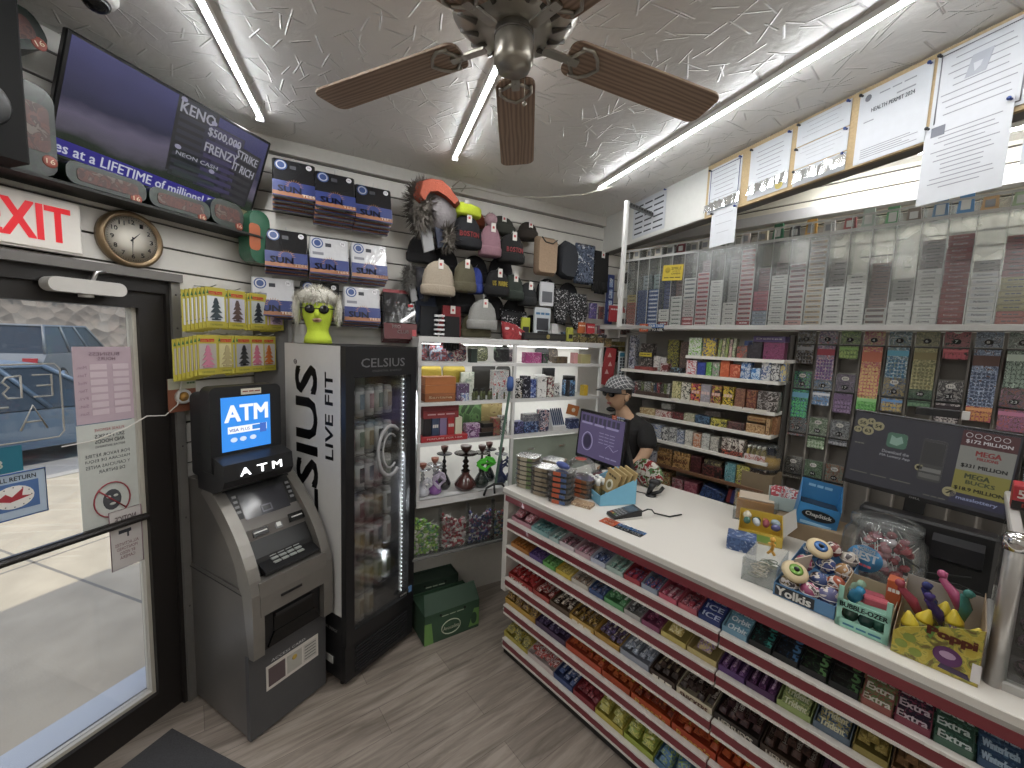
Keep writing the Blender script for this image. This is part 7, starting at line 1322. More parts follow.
t4 = [('b88c34', ('5c3c24', 'b08c3c', '3c2820'), 'B', "m&m's", 'e0d8c0', 'brown and gold candy bag', ''), ('4c3854', ('3c2c4c', '6c5c84', '24182c'), 'V', '~', 'c8c0d4', 'purple-black chocolate bar', ''), ('b8482c', ('b44c24', '8c3420'), 'V', "Reese's", 'd8b044', 'orange peanut bar in a red-orange box', ''), ('a8401c', ('b05020', '8c3818'), 'V', "Reese's", 'd8b44c', 'orange peanut bar, middle box', ''), ('b4441c', ('8c3420', '5c2c20', 'b05828'), 'V', "Reese's", 'd8b44c', 'brown-orange peanut bar', "Reese's"), ('b03c1c', ('ac4820', '8a3418'), 'V', "Reese's", 'd8b44c', 'orange peanut bar, second box from the right', "Reese's"), ('a83818', ('b84c20', '943818'), 'V', "Reese's", 'd8b44c', 'orange peanut bar at the right end', '')]
for i, (bx_, cs, st, wd_, wc, lb, bw) in enumerate(t4): tray(3, bd[i], bd[i + 1], bx_, cs, st, wd_ or None, wc or 'e0e0e0', lb, boxword=bw or None, bwc='d8b044', kindn='bars', lean=18, hgt=.065)
bd = [.045, .25, .45, .582, .72, .88, 1.03, 1.18, 1.33]
t5 = [('b0a03c', ('a8983c', '5c5c44', 'c4b85c'), 'B', '', '', 'yellow candy bag at the far left'), ('c4b4b0', ('a8302c', 'c8b8b4', '8c2424'), 'V', 'Twix', 'e4dcd4', 'red and white bar in a white box'), ('3c4c7c', ('34487c', '5c70a0', 'a8a8b8'), 'V', '~', 'dcdce4', 'royal blue chocolate bar'), ('8c2c34', ('842830', '5c1c24', 'a84c50'), 'V', '', '', 'wine red candy bar'), ('b8a840', ('b0a444', '8c8c34', 'd0c878'), 'B', '~', 'e4e0b0', 'yellow peanut bag'), ('9ca83c', ('8c9c3c', 'c0b84c', '5c7434'), 'B', '~', 'e4e4b0', 'yellow-green candy bag'), ('4c7494', ('44709c', '8ca44c', '7ca0b8'), 'B', '', '', 'blue and green candy bag'), ('a0483c', ('9c4438', 'c89c5c'), 'B', '', '', 'brick red candy bag')]
for i, (bx_, cs, st, wd_, wc, lb) in enumerate(t5): tray(4, bd[i], bd[i + 1], bx_, cs, st, wd_ or None, wc or 'e0e0e0', lb, kindn='bags', lean=18, hgt=.06)
# ================================================================ things on the counter top
CZ = 1.0005
def oncounter(nm, u, v, lab, cat, yaw=0, g=None, z=CZ): return empty(nm, CT.at(u, v, z), CT.a + yaw, lab, cat, g)
# clear clamshells of nuts
def clam(food, lid_label):
    t = empty('snack_tub', (0, 0, 0), 0, 'x', 'snack tub')
    mb = MB(); mb.prism(rounded(-.058, .058, -.048, .048, .018, 4), .003, .021, mat('food_' + food, s2l(food), .7, var=.5, scale=140, bump=1, bscale=160), 'z'); mb.build('food', t)
    mb = MB(); mb.prism(rounded(-.062, .062, -.052, .052, .02, 4), .0, .0225, CLEAR, 'z'); mb.prism(rounded(-.066, .066, -.056, .056, .022, 4), .0225, .0265, CLEAR, 'z'); mb.build('tub', t)
    if lid_label: mb = MB(); mb.box(-.03, .012, -.0565, -.0525, .002, .021, C(lid_label[0], .5)); mb.box(.014, .045, -.0565, -.0525, .004, .02, C(lid_label[1], .5)); mb.build('label', t)
    return t
def stack(u, v, n, pitch, food, ll, lab, yaw=0.0):
    p = None
    for k in range(n):
        pos = CT.at(u + R.uniform(-.003, .003), v + R.uniform(-.003, .003), CZ + k * pitch); ry = CT.a + yaw + R.uniform(-.06, .06)
        lb = ('topmost ' if k == n - 1 else '') + lab + ('' if k == n - 1 else ', below the top one')
        if p is None: p = clam(food, ll); p.location = pos; p.rotation_euler = (0, 0, ry); tag(p, lb, None, lab)
        else: dup(p, pos, ry, lb, lab)
stack(.075, .13, 7, .027, '8f7a5c', ('a89c84', '6c7c4c'), 'tub of pale nuts at the left corner of the counter', rad(20))
stack(.15, .27, 6, .027, '94805c', None, 'tub of pale seeds behind the left nut tubs', rad(10))
stack(.205, .125, 6, .027, '5c4838', ('8c7c64', '7c6c54'), 'tub of brown seeds between the nut stacks', rad(15))
stack(.345, .12, 6, .030, '3c2c26', ('b8502c', '3c5484'), 'tub of dark dates with orange and blue labels', rad(18))
stack(.36, .29, 4, .027, '6c4c38', ('b45c34', '8c5c3c'), 'tub of dried fruit with orange sticker behind the dates', rad(10))
mb = MB(); mb.ball((0, 0, .032), (.05, .012, .02), C('4c5ca0', .6), 10, 6); mb.build('wrapped_candy', loc=CT.at(.345, .12, CZ + .165), rz=CT.a, label='small blue wrapper lying on top of the date stack', cat='candy')
mb = MB(); mb.box(-.055, .055, -.035, .035, 0, .016, pack('a88c6c', '8a6c50', 'c4b090', scale=40), .004); mb.build('snack_pack', loc=CT.at(.455, .17, CZ), rz=CT.a + rad(15), label='flat tan snack pack lying before the blue display box', cat='snack pack')
def dome(u, v, r, h, food, fh, lab, lc, z=CZ):
    t = oncounter('domed_tub', u, v, lab, 'tub', z=z)
    mb = MB(); mb.lathe([(r * .85, .004), (r * .95, fh * .5), (r * .9, fh), (0, fh * 1.15)], mat('food_' + food, s2l(food), .7, var=.6, scale=60, bump=1, bscale=90), 26); mb.build('food', t)
    mb = MB(); mb.lathe([(r * .9, 0), (r, h * .5), (r * 1.04, h * .52), (r * 1.04, h * .58), (r * .95, h * .85), (r * .6, h), (0, h)], CLEAR, 28); mb.build('tub', t)
    mb = MB(); mb.lathe([(0, 0), (.035, 0), (.035, .002)], C(lc, .5), 16, (0, -r * .1, h + .001)); mb.build('lid_label', t)
dome(.225, .43, .085, .155, '8c8078', .04, 'tall clear domed tub with a red and white lid label behind the nut stacks', 'b04438')
dome(.375, .50, .105, .10, '7c3038', .07, 'wide clear tub of red candy with white lid label in front of the monitor', 'd0ccc8')
# blue counter display with white-capped bottles
t = oncounter('counter_display', .318, .337, 'bright sky-blue open display box holding bottles and brown card packs', 'display box', yaw=rad(-28))
SB = C('6fb4d4', .5); w_, d_ = .227, .21
mb = MB(); mb.box(0, w_, 0, d_, 0, .003, SB); mb.box(0, w_, 0, .003, 0, .055, SB); mb.prism([(0, 0), (d_, 0), (d_, .14), (0, .055)], w_ - .003, w_, SB, 'x'); mb.prism([(0, 0), (d_, 0), (d_, .14), (0, .055)], 0, .003, SB, 'x'); mb.box(0, w_, d_ - .003, d_, 0, .14, SB); mb.text('~', .02, .015, .12, .02, C('c8dce8', .5), y=-.001, bold=.03); mb.build('carton', t)
ty = CT.a + rad(-28)
b0 = None
fr2 = Frame(CT.at(.318, .337, 0)[:2], math.degrees(ty))
for k, (x, y) in enumerate(((.03, .03), (.062, .032), (.094, .032), (.126, .034), (.045, .065), (.08, .067), (.112, .07))):
    if b0 is None: mb = MB(); mb.lathe([(.013, 0), (.014, .06), (.009, .075)], C('8a7448', .3), 12); mb.lathe([(.0115, .072), (.0115, .105), (.0, .107)], C('dcdcd8', .4), 12); b0 = mb.build('drink_bottle', label='little brown bottle with white cap in the sky-blue display', cat='bottle', group='bottles in the blue display'); o = b0
    else: o = b0.copy(); COL.objects.link(o)
    o.location = fr2.at(x, y, CZ + .004)
for k in range(4):
    mb = MB(); mb.box(-.05, .05, 0, .012, 0, .13, C('a8905c', .6), .002); mb.prism([(.0 + .026 * math.cos(a * .3142), .05 + .03 * math.sin(a * .3142)) for a in range(20)], -.0015, 0, C('d0ccb8', .6)); mb.prism([(.0 + .015 * math.cos(a * .3142), .05 + .018 * math.sin(a * .3142)) for a in range(20)], -.002, -.001, C('7c7448', .6)); mb.text('~', -.03, .092, .06, .018, C('4c3c20', .6), y=-.001, bold=.03)
    mb.build('card_pack', loc=fr2.at(.155 + k * .004, .07 + k * .03, CZ + .045 + k * .004), rot=(rad(-12), rad(12), ty + rad(12)), label='%s brown card pack with white round seal leaning in the sky-blue display' % ['front', 'second', 'third', 'rear'][k], cat='card pack')
# card terminal, scanner, sticker
t = oncounter('card_terminal', .672, .225, 'small black card terminal with coloured keys on the counter', 'card terminal', yaw=rad(-25))
mb = MB(); mb.prism([(-.075, 0), (.075, 0), (.075, .042), (-.075, .016)], -.04, .04, C('1c1c1e', .35), 'x'); mb.prism([(-.075, -.0), (.078, 0), (.078, .012), (-.075, .006)], -.044, .044, C('c4c2bc', .4), 'x'); mb.build('body', t)
mb = MB(); X_ = (1, 0, 0); s_ = Vector((0, .15, .026)).normalized()
def onslope(x0, x1, a0, a1, m, l=.001):
    o_ = Vector((0, -.075, .016)); n_ = Vector((0, -s_.z, s_.y)) * l
    v = [tuple(o_ + Vector((x, 0, 0)) + s_ * a + n_) for x, a in ((x0, a0), (x1, a0), (x1, a1), (x0, a1))]; mb.add(v, [(0, 1, 2, 3)], m)
onslope(-.032, .032, .085, .14, C('4a5a68', .15)); mb.build('screen', t)
mb = MB()
for i in range(4):
    for j in range(4): onslope(-.032 + i * .017, -.019 + i * .017, .012 + j * .017, .024 + j * .017, C(['a04438', 'b08c3c', '4c7c4c', '8a8c90'][i] if j == 0 else '7c7e82', .4), .002)
mb.build('keys', t)
mb = MB(); mb.tube([(.03, .075, .03), (.05, .10, .05), (.04, .13, .04), (.02, .16, .012), (.06, .22, .006), (.05, .3, .006)], .004, BLACK, 6); mb.build('cord', t)
o = asksticker(CT.at(.63, .075, CZ + .0006), (rad(-90), 0, CT.a + rad(3)), 'orange and blue OUR TASK IS TO ASK sticker flat on the counter top', 1.15)
t = oncounter('barcode_scanner', .60, .60, 'black hand scanner resting on the counter behind the card terminal', 'scanner', yaw=rad(35))
mb = MB(); mb.tube([(-.012, 0, .012), (-.004, 0, .045), (.012, 0, .075)], [.014, .016, .020], C('1a1a1c', .35), 12); mb.ball((.016, 0, .082), (.034, .022, .020), C('1a1a1c', .35), 16, 10); mb.build('head', t)
mb = MB(); mb.lathe([(.03, 0), (.03, .006), (.008, .012)], C('141416', .4), 16); mb.tube([(.0, .0, .01), (.05, .03, .02), (.07, .04, .045)], .011, C('141416', .4), 10); mb.build('stand', t)
mb = MB(); mb.tube([(-.03, .0, .01), (-.08, .03, .006), (-.12, .08, .006), (-.1, .14, .006)], .003, BLACK, 6); mb.build('cord', t)
# snack bag behind scanner
t = oncounter('snack_bag', .50, .72, 'red, white and green snack bag standing behind the scanner', 'bag', yaw=rad(-10))
mb = MB(); mb.ball((0, 0, .085), (.115, .035, .085), pack('8c2c30', 'b8b4a8', '4c6c3c', '5c1c20', scale=18, rough=.2), 18, 12, f=lambda p: (p[0] * (1.0), p[1], p[2])); mb.text('~', -.05, .07, .10, .045, C('c8c4b8', .4), y=-.037, bold=.05); mb.build('bag', t)
# LG monitor
t = empty('monitor', CT.at(.055, .57, 1.115), CT.a + rad(-3), 'black LG monitor with purple picture at the left of the counter', 'monitor', rot=(rad(-3), rad(2), CT.a + rad(-3)))
mb = MB(); mb.box(0, .375, 0, .03, 0, .315, C('141416', .3), .004); mb.box(.08, .30, .03, .055, .05, .26, C('1a1a1c', .4)); mb.text('LG', .178, .006, .02, .009, C('a8a8a8', .4), y=-.001, bold=.03); mb.build('case', t)
mb = MB(); mb.box(.016, .359, -.0012, 0, .022, .300, mat('purple_picture', (.02, .01, .04), .3, emit=s2l('564e6e'), es=.62)); LN = glow('8a80a8', .7); DK = glow('2c2448', .5)
for k in range(9): mb.box(.03 + k * .034, .052 + k * .034, -.002, -.0012, .245 - .004 * (k % 2), .285, DK)
mb.text('~', .03, .225, .29, .022, LN, y=-.0022); mb.tube([(.09 + .042 * math.cos(a * .3), -.002, .12 + .058 * math.sin(a * .3)) for a in range(21)], .003, LN, 5, closed=True); mb.prism([(.09 + .03 * math.cos(a * .3142), .12 + .045 * math.sin(a * .3142)) for a in range(20)], -.002, -.0012, DK)
mb.tube([(.24, -.002, .11), (.26, -.002, .13), (.30, -.002, .10), (.33, -.002, .12)], .002, LN, 5)
for k in range(4): mb.text('~', .18, .19 - k * .02, .12, .008, LN, y=-.0022)
mb.text('~', .2, .045, .13, .012, LN, y=-.0022); mb.build('screen', t)
mb = MB(); mb.lathe([(.10, -.114), (.10, -.106), (.03, -.10), (.02, .10)], C('1a1a1c', .35), 24, (.19, .07, 0), sy=.8); mb.build('stand', t)
asksticker(CT.at(.345, .545, 1.408), (0, rad(2), CT.a), 'tiny orange and blue age-check sticker on the upper right of the purple monitor', .45)
mb = MB(); mb.box(0, .04, 0, .035, 0, .30, C('1c1c1e', .4)); mb.build('card_reader', loc=CT.at(.455, .58, 1.07), rot=(0, rad(-20), CT.a), label='slim black bracket beside the purple monitor', cat='bracket')
# ---- right hand cluster
def obox(t, w, d, h, m, back=None, th=.002, front=None, nm='carton'):
    back = back or h; fh = front or h; mb = MB(); mb.box(0, w, 0, d, 0, th, m); mb.box(0, w, 0, th, 0, fh, m); mb.box(0, w, d - th, d, 0, back, m); mb.prism([(0, 0), (d, 0), (d, back), (0, fh)], 0, th, m, 'x'); mb.prism([(0, 0), (d, 0), (d, back), (0, fh)], w - th, w, m, 'x'); return mb
VY = rad(18)   # turned toward the buyer
t = oncounter('clear_bin', 1.02, .66, 'clear plastic bin of orange-yellow boxes at the back of the counter', 'bin', yaw=VY); obox(t, .19, .14, .12, CLEAR, th=.003).build('tub', t)
for k in range(3): mb = MB(); mb.box(0, .16, 0, .03, 0, .10, C('b8782c', .4), .002); mb.box(.02, .14, -.001, 0, .02, .06, C('c4a05c', .4)); [mb.box(.03, .13, -.0016, -.001, .025 + q * .01, .029 + q * .01, C('8c4c24', .4)) for q in range(4)]; f_ = Frame(CT.at(1.02, .66, 0)[:2], math.degrees(CT.a + VY)); mb.build('pouch_box', loc=f_.at(.012, .012 + k * .04, CZ + .004), rz=CT.a + VY, label='%s orange-yellow box inside the clear bin' % ['front', 'middle', 'rear'][k], cat='box')
mb = MB(); mb.box(0, .15, 0, .06, 0, .004, C('b0a08c', .6)); mb.build('card', loc=f_.at(.02, .02, CZ + .108), rot=(rad(20), 0, CT.a + VY), label='loose tan card on top of the boxes in the clear bin', cat='card')
for nm, u, v, w_, d_, h_ in (('a', 1.20, .66, .34, .18, .075),):
    mb = MB(); mb.box(0, w_, 0, d_, 0, h_, C('8a7458', .7), .003); mb.build('cardboard_box', loc=CT.at(u, v, CZ), rz=CT.a + rad(5), label='low kraft box under the blue lip balm display', cat='box')
t = empty('clear_bin', CT.at(1.15, .74, 1.08), CT.a + VY, 'clear and white bin of red and white packs left of the lip balm display', 'bin'); obox(t, .14, .11, .065, C('a8b8b4', .4), back=.085).build('tub', t)
f_ = Frame(CT.at(1.15, .74, 0)[:2], math.degrees(CT.a + VY))
for k in range(5): mb = MB(); mb.box(0, .045, 0, .018, 0, .085, pack('a83440', 'c8c4c4', '7c8c98', scale=50), .002); mb.build('mint_pack', loc=f_.at(.012 + (k % 3) * .04, .012 + (k // 3) * .04, 1.10), rot=(rad(-15), rad(R.uniform(-15, 15)), CT.a + VY), label='red and white pack in the small bin, %s' % ['front left', 'front middle', 'front right', 'rear left', 'rear right'][k], cat='pack')
t = empty('lip_balm_display', CT.at(1.28, .66, 1.08), CT.a + VY, 'blue ChapStick lip balm display box with tilted open top', 'display box', rot=(0, rad(7), CT.a + VY))
CB2 = C('2f7ab4', .4); mb = obox(t, .155, .10, .12, CB2, back=.19, front=.10); mb.prism([(.08 + .062 * math.cos(a * .3142), .055 + .024 * math.sin(a * .3142)) for a in range(20)], -.003, 0, C('121416', .4)); mb.text('ChapStick', .032, .045, .095, .022, WHITE, y=-.004, bold=.04); mb.box(.02, .135, -.002, 0, .008, .02, C('8cb8d8', .4)); mb.box(.012, .143, .012, .088, .09, .10, C('16283c', .5)); mb.text('~', .03, .155, .09, .02, C('8cc0e4', .4), y=.097, bold=.03); mb.build('carton', t)
# clear tub further back on a stacked box
mb = MB(); mb.box(1.25, 1.42, -.09, .09, .835, 1.10, C('7c6a50', .7)); mb.build('storage_box', loc=RW.at(0, 0, 0), rz=RW.a, label='kraft storage box on the back counter below the ticket wall', cat='box')
t = empty('clear_jar', RW.at(1.33, .0, 1.101), RW.a, 'clear tub with an orange label standing behind the lip balm display', 'tub'); mb = MB(); mb.lathe([(.085, 0), (.10, .03), (.10, .12), (.085, .15), (.09, .155), (.09, .175), (0, .177)], CLEAR, 26); mb.build('tub', t); mb = MB(); mb.lathe([(.095, .03), (.095, .09)], C('b08838', .4), 26); mb.build('label', t)
t = oncounter('candy_display', 1.125, .44, 'yellow-green candy display box with torn lid at the left of the toy pile', 'display box', yaw=VY); YG = C('c0a030', .5); mb = obox(t, .17, .14, .075, YG, back=.10, front=.05); mb.prism([(.02, .01), (.15, .01), (.14, .04), (.03, .042)], -.001, 0, C('7c9c3c', .5)); mb.add([(.17, 0, .05), (.17, .14, .10), (.215, .13, .15), (.215, .0, .11)], [(0, 1, 2, 3)], C('a8a49c', .6)); mb.build('carton', t)
f_ = Frame(CT.at(1.125, .44, 0)[:2], math.degrees(CT.a + VY)); rr = random.Random(11)
for k in range(9): mb = MB(); c_ = ['3c6a5c', 'b0b4b8', '8c3c44', '4c4c7c', 'c0b8a0', '2c4c3c', 'a86c3c', '8ca0a8', 'b8a8a0'][k]; mb.ball((0, 0, 0), (.022, .014, .016), C(c_, .25), 10, 7); mb.build('wrapped_candy', loc=f_.at(.03 + (k % 4) * .037, .025 + (k // 4) * .04, CZ + .085 + rr.uniform(-.008, .012)), rot=(rr.uniform(-.6, .6), rr.uniform(-.6, .6), rr.uniform(0, 3)), label='%s twist-wrapped candy in the yellow-green display' % ['dark green', 'silver', 'red', 'indigo', 'cream', 'bottle green', 'orange-brown', 'pale blue', 'pinkish white'][k], cat='candy')
t = oncounter('small_box', 1.13, .30, 'small blue and white box under the yellow-green display', 'box', yaw=VY); mb = MB(); mb.box(0, .11, 0, .10, 0, .055, pack('2c4470', '3c5888', 'a0a4b0', scale=40), .002); mb.build('carton', t)
t = oncounter('rubber_band_box', 1.262, .10, 'clear plastic box of rubber bands and coins at the counter edge', 'box', yaw=rad(4)); obox(t, .11, .19, .085, CLEAR, th=.003).build('tub', t)
mb = MB(); rr = random.Random(4)
for k in range(26): cx, cy, cz, r_ = rr.uniform(.03, .08), rr.uniform(.03, .16), rr.uniform(.006, .035), rr.uniform(.012, .022); tl = rr.uniform(-.6, .6); mb.tube([(cx + r_ * math.cos(a * .6), cy + r_ * math.sin(a * .6) * .8, cz + r_ * math.sin(a * .6 + 1) * .3 * tl) for a in range(10)], .0018, C(['b0a48c', '8c8c78', 'c4bcac', '5c6c5c'][k % 4], .5), 4, closed=True)
mb.build('rubber_bands', loc=CT.at(1.262, .10, CZ + .004), rz=CT.a + rad(4), label='loose heap of pale rubber bands in the clear box', cat='rubber bands', kind='stuff')
mb = MB(); mb.tube([(0, 0, 0), (.004, .004, .02), (-.002, .004, .03)], .006, C('c8902c', .4), 7); mb.ball((0, .003, .04), .010, C('c8902c', .4), 10, 7)
for dx in (-.012, .012): mb.tube([(0, 0, .022), (dx, -.004, .026)], .004, C('c8902c', .4), 6); mb.tube([(0, 0, 0), (dx, 0, -.016)], .005, C('c8902c', .4), 6)
mb.build('toy_figure', loc=CT.at(1.325, .20, CZ + .105), rz=CT.a, label='tiny orange-yellow toy figure standing over the rubber band box', cat='toy')
mb = MB(); mb.box(0, .004, 0, .09, 0, .13, C('b8a898', .5)); mb.box(-.001, 0, .01, .08, .02, .11, pack('a8704c', '3c4c6c', 'c8bcb0', scale=40)); mb.build('header_card', loc=CT.at(1.385, .16, CZ), rot=(0, rad(12), CT.a + rad(-20)), label='upright printed card between the rubber bands and the toy balls', cat='card')
# toy ball display
t = oncounter('toy_display', 1.372, .088, 'low blue and white display box of toy balls with bold white letters', 'display box', yaw=rad(-1)); BL = C('4c7ca8', .5); mb = obox(t, .175, .33, .05, BL, back=.09, front=.045); mb.box(.005, .12, -.0012, 0, .004, .040, C('1c2028', .5)); mb.text('Yolkis', .01, .008, .10, .028, WHITE, y=-.002, bold=.06); mb.build('carton', t)
balls = [('6c5c3c', .030, 'gold'), ('8c3c5c', .030, 'magenta'), ('5c5c84', .032, 'grey-violet'), ('7c6c4c', .028, 'bronze'), ('3c4c7c', .030, 'navy'), ('a04c34', .030, 'copper red'), ('9c4464', .030, 'raspberry'), ('34447c', .030, 'cobalt'), ('8c6438', .030, 'amber'), ('5c7c8c', .028, 'steel blue'), ('7c3c3c', .028, 'brick'), ('a8a094', .028, 'pearly')]
pos = [(.035, .045, .04), (.095, .045, .04), (.145, .06, .042), (.035, .11, .045), (.10, .13, .05), (.145, .14, .055), (.04, .19, .07), (.10, .21, .08), (.15, .22, .075), (.045, .26, .10), (.10, .28, .12), (.15, .29, .10)]
f_ = Frame(CT.at(1.372, .088, 0)[:2], math.degrees(CT.a - rad(1)))
for (c_, r_, nm), (x, y, z) in zip(balls, pos):
    t = empty('toy_ball', f_.at(x, y, CZ + z), CT.a + R.uniform(-1, 1), 'shiny %s toy ball in the blue and white display' % nm, 'toy ball'); mb = MB(); mb.ball((0, 0, 0), r_, pack(c_, c_, 'b8b0a8', '3c3438', scale=28, rough=.15), 18, 12); mb.build('ball', t)
    mb = MB(); mb.tube([(r_ * 1.01 * math.cos(a * .3), r_ * 1.01 * math.sin(a * .3), 0) for a in range(21)], .0016, C('c4bcb4', .3), 5, closed=True); mb.build('seam', t)
for x, y, z, iris, nm in ((.075, .205, .135, '3c6cae', 'blue'), (.045, .05, .085, '6c9c3c', 'green')):
    t = empty('eyeball_toy', f_.at(x, y, CZ + z), 0, 'flat eyeball toy with a %s iris lying on the toy balls' % nm, 'toy'); d_ = Vector(((1.74 - 0) and .25, -.75, 1.0)).normalized()
    d_ = Vector((-.12, -.55, .8)).normalized(); mb = MB(); mb.lathe([(0, -.012), (.035, -.006), (.042, .002), (.034, .012), (.018, .017)], C('c4b088', .5), 26, ax=tuple(d_)); mb.build('eyeball', t)
    mb = MB(); mb.lathe([(.022, .0165), (.014, .020), (.0, .022)], C(iris, .2), 22, ax=tuple(d_)); mb.lathe([(.009, .0215), (0, .024)], BLACK, 14, ax=tuple(d_)); mb.build('iris', t)
# big lollipop jar
JU, JV = 1.60, .52
t = oncounter('lollipop_jar', JU, JV, 'big clear round jar with a blue oval BEST label full of red lollipops', 'jar')
mb = MB(); mb.lathe([(.10, 0), (.118, .02), (.125, .09), (.12, .17), (.095, .205)], CLEAR, 34); mb.build('jar', t)
mb = MB(); mb.lathe([(.098, .205), (.104, .21), (.104, .235), (.0, .24)], CLEAR, 30); mb.build('lid', t)
mb = MB(); dd = Vector((.05, -1, .15)).normalized()
mb.lathe([(.0, .0), (.052, 0), (.055, .002), (0, .003)], C('3c84b8', .4), 28, tuple(Vector((-.035, -.116, .11))), ax=(-.28, -1, .18), sx=1.0, sy=.85); mb.build('label', t)
lab_ = [c for c in COL.objects if c.parent == t][-1]
xx = Vector((1, -.28, 0)).normalized(); zz = Vector((.05, .18, 1)).normalized(); oo = Vector((-.035, -.1215, .11))
mb = MB(); mb.text('BEST', 0, 0, .075, .028, C('d8dce0', .4), O=tuple(oo + xx * -.037 + zz * -.004), X=tuple(xx), Z=tuple(zz), bold=.07); mb.text("WORLD'S", 0, 0, .055, .012, C('d8dce0', .4), O=tuple(oo + xx * -.028 + zz * .028), X=tuple(xx), Z=tuple(zz), bold=.04); mb.text('~', 0, 0, .035, .014, C('c05060', .4), O=tuple(oo + xx * -.012 + zz * -.03), X=tuple(xx), Z=tuple(zz), bold=.04); mb.build('lettering', lab_)
rr = random.Random(9); L0 = {}
for k in range(64):
    c_ = ['a0343c', 'b84c54', '8c2c34', 'b8707c', 'c0b4b8'][k % 5]; a = rr.uniform(0, 6.28); q = math.sqrt(rr.random()) * .082; z = .02 + (k / 64) * .165
    if c_ not in L0: mb = MB(); mb.ball((0, 0, 0), (.016, .016, .013), C(c_, .25), 10, 7); mb.cyl((0, 0, 0), (0, .008, .04), .0014, WHITE, 5); o = mb.build('lollipop'); L0[c_] = o
    else: o = L0[c_].copy(); COL.objects.link(o)
    o.location = CT.at(JU + q * math.cos(a) * .9, JV + q * math.sin(a) * .9, CZ + z); o.rotation_euler = (rr.uniform(-.7, .7), rr.uniform(-.7, .7), rr.uniform(0, 6)); nm = {'a0343c': 'red', 'b84c54': 'light red', '8c2c34': 'dark red', 'b8707c': 'pink', 'c0b4b8': 'white'}[c_]
    tag(o, '%s lollipop inside the big clear jar' % nm, 'lollipop', nm + ' lollipops in the jar')
# mint bubble display
t = oncounter('bubble_display', 1.551, .068, 'mint green BUBBLE-OZER display box at the counter edge', 'display box', yaw=0)
MN = C('8cc4b0', .5); mb = MB(); w_ = .128; mb.box(0, w_, 0, .003, 0, .028, MN); mb.box(0, .014, 0, .003, 0, .13, MN); mb.box(w_ - .014, w_, 0, .003, 0, .13, MN); mb.box(0, w_, 0, .003, .062, .088, MN); mb.box(0, w_, 0, .22, 0, .002, MN); mb.prism([(0, 0), (.22, 0), (.22, .09), (.05, .09), (0, .13)], 0, .002, C('a89478', .6), 'x'); mb.prism([(0, 0), (.22, 0), (.22, .09), (.05, .09), (0, .13)], w_ - .002, w_, C('a89478', .6), 'x'); mb.box(0, w_, .218, .22, 0, .09, C('a89478', .6)); mb.text('BUBBLE-OZER', .008, .067, w_ - .016, .015, C('1c3430', .5), y=-.001, bold=.06); mb.text('~', .02, .008, .09, .010, C('2c6c8c', .5), y=-.001, bold=.03); mb.build('carton', t)
f_ = Frame(CT.at(1.551, .068, 0)[:2], math.degrees(CT.a))
for k, (x, y, z, c_, nm) in enumerate(((.03, .04, .03, '2c4438', 'dark green'), (.07, .04, .03, '24403c', 'deep teal'), (.10, .05, .03, '2c5c4c', 'bottle green'))): mb = MB(); mb.ball((0, 0, 0), (.022, .02, .022), C(c_, .2), 12, 8); mb.build('ooze_ball', loc=f_.at(x, y, CZ + z), label='%s ooze ball behind the window of the mint display' % nm, cat='toy ball')
for k, (x, y, z, c_, nm) in enumerate(((.07, .09, .09, 'a04450', 'rose red'), (.085, .05, .095, 'b04c58', 'crimson'), (.05, .06, .09, '9c4450', 'raspberry'))): mb = MB(); mb.box(-.03, .03, -.015, .015, -.01, .012, C(c_, .3), .004); mb.build('gum_block', loc=f_.at(x, y, CZ + z), rz=CT.a + .2, label='%s candy block on top of the mint display' % nm, cat='candy')
for k, (x, y, z, c_, nm) in enumerate(((.025, .10, .10, '7c9c84', 'pale green'), (.03, .05, .10, '2c7ca4', 'bright blue'))):
    mb = MB(); mb.lathe([(.016, 0), (.018, .03), (.010, .045), (.012, .06), (0, .062)], C(c_, .25), 14); mb.build('squeeze_bottle', loc=f_.at(x, y, CZ + z - .02), rot=(rad(35), rad(-10), 0), label='%s squeeze candy in the left of the mint display' % nm, cat='candy')
mb = MB(); mb.box(0, .035, 0, .05, 0, .09, C('b8542c', .4), .002); mb.text('~', .004, .05, .027, .02, WHITE, y=-.001, bold=.05); mb.build('candy_carton', loc=f_.at(.098, .12, CZ + .06), rz=CT.a, label='orange-red upright carton in the right of the mint display', cat='box')
# yellow display
t = oncounter('grape_candy_display', 1.685, .052, 'bright yellow cartoon-fruit candy display box at the right end of the counter', 'display box', yaw=0)
YP = C('b09c30', .5); w_ = .170; mb = MB(); mb.prism([(0, 0), (w_, 0), (w_, .155), (w_ * .55, .125), (w_ * .12, .085), (0, .062)], 0, .003, pack('b09c30', 'b8a640', '8a8a34', '6c5c2c', scale=34), 'y'); mb.box(0, w_, 0, .28, 0, .002, YP); mb.prism([(0, 0), (.28, 0), (.28, .12), (.12, .09), (0, .062)], 0, .002, C('8c7458', .6), 'x'); mb.prism([(0, 0), (.28, 0), (.28, .15), (.0, .155)], w_ - .002, w_, C('9c8468', .6), 'x'); mb.box(0, w_, .278, .28, 0, .135, C('a09890', .6))
mb.text('Poppi', .068, .088, .09, .030, C('6c3020', .5), y=-.003, bold=.09); mb.prism([(.11 + .028 * math.cos(a * .3142), .05 + .026 * math.sin(a * .3142)) for a in range(20)], -.0015, 0, C('5c2c60', .5)); mb.prism([(.11 + .016 * math.cos(a * .52), .054 + .010 * math.sin(a * .52)) for a in range(12)], -.002, -.0014, C('b090b0', .5)); mb.prism([(.095, .012), (.155, .008), (.15, .022), (.10, .026)], -.0015, 0, C('3c2c4c', .5)); 
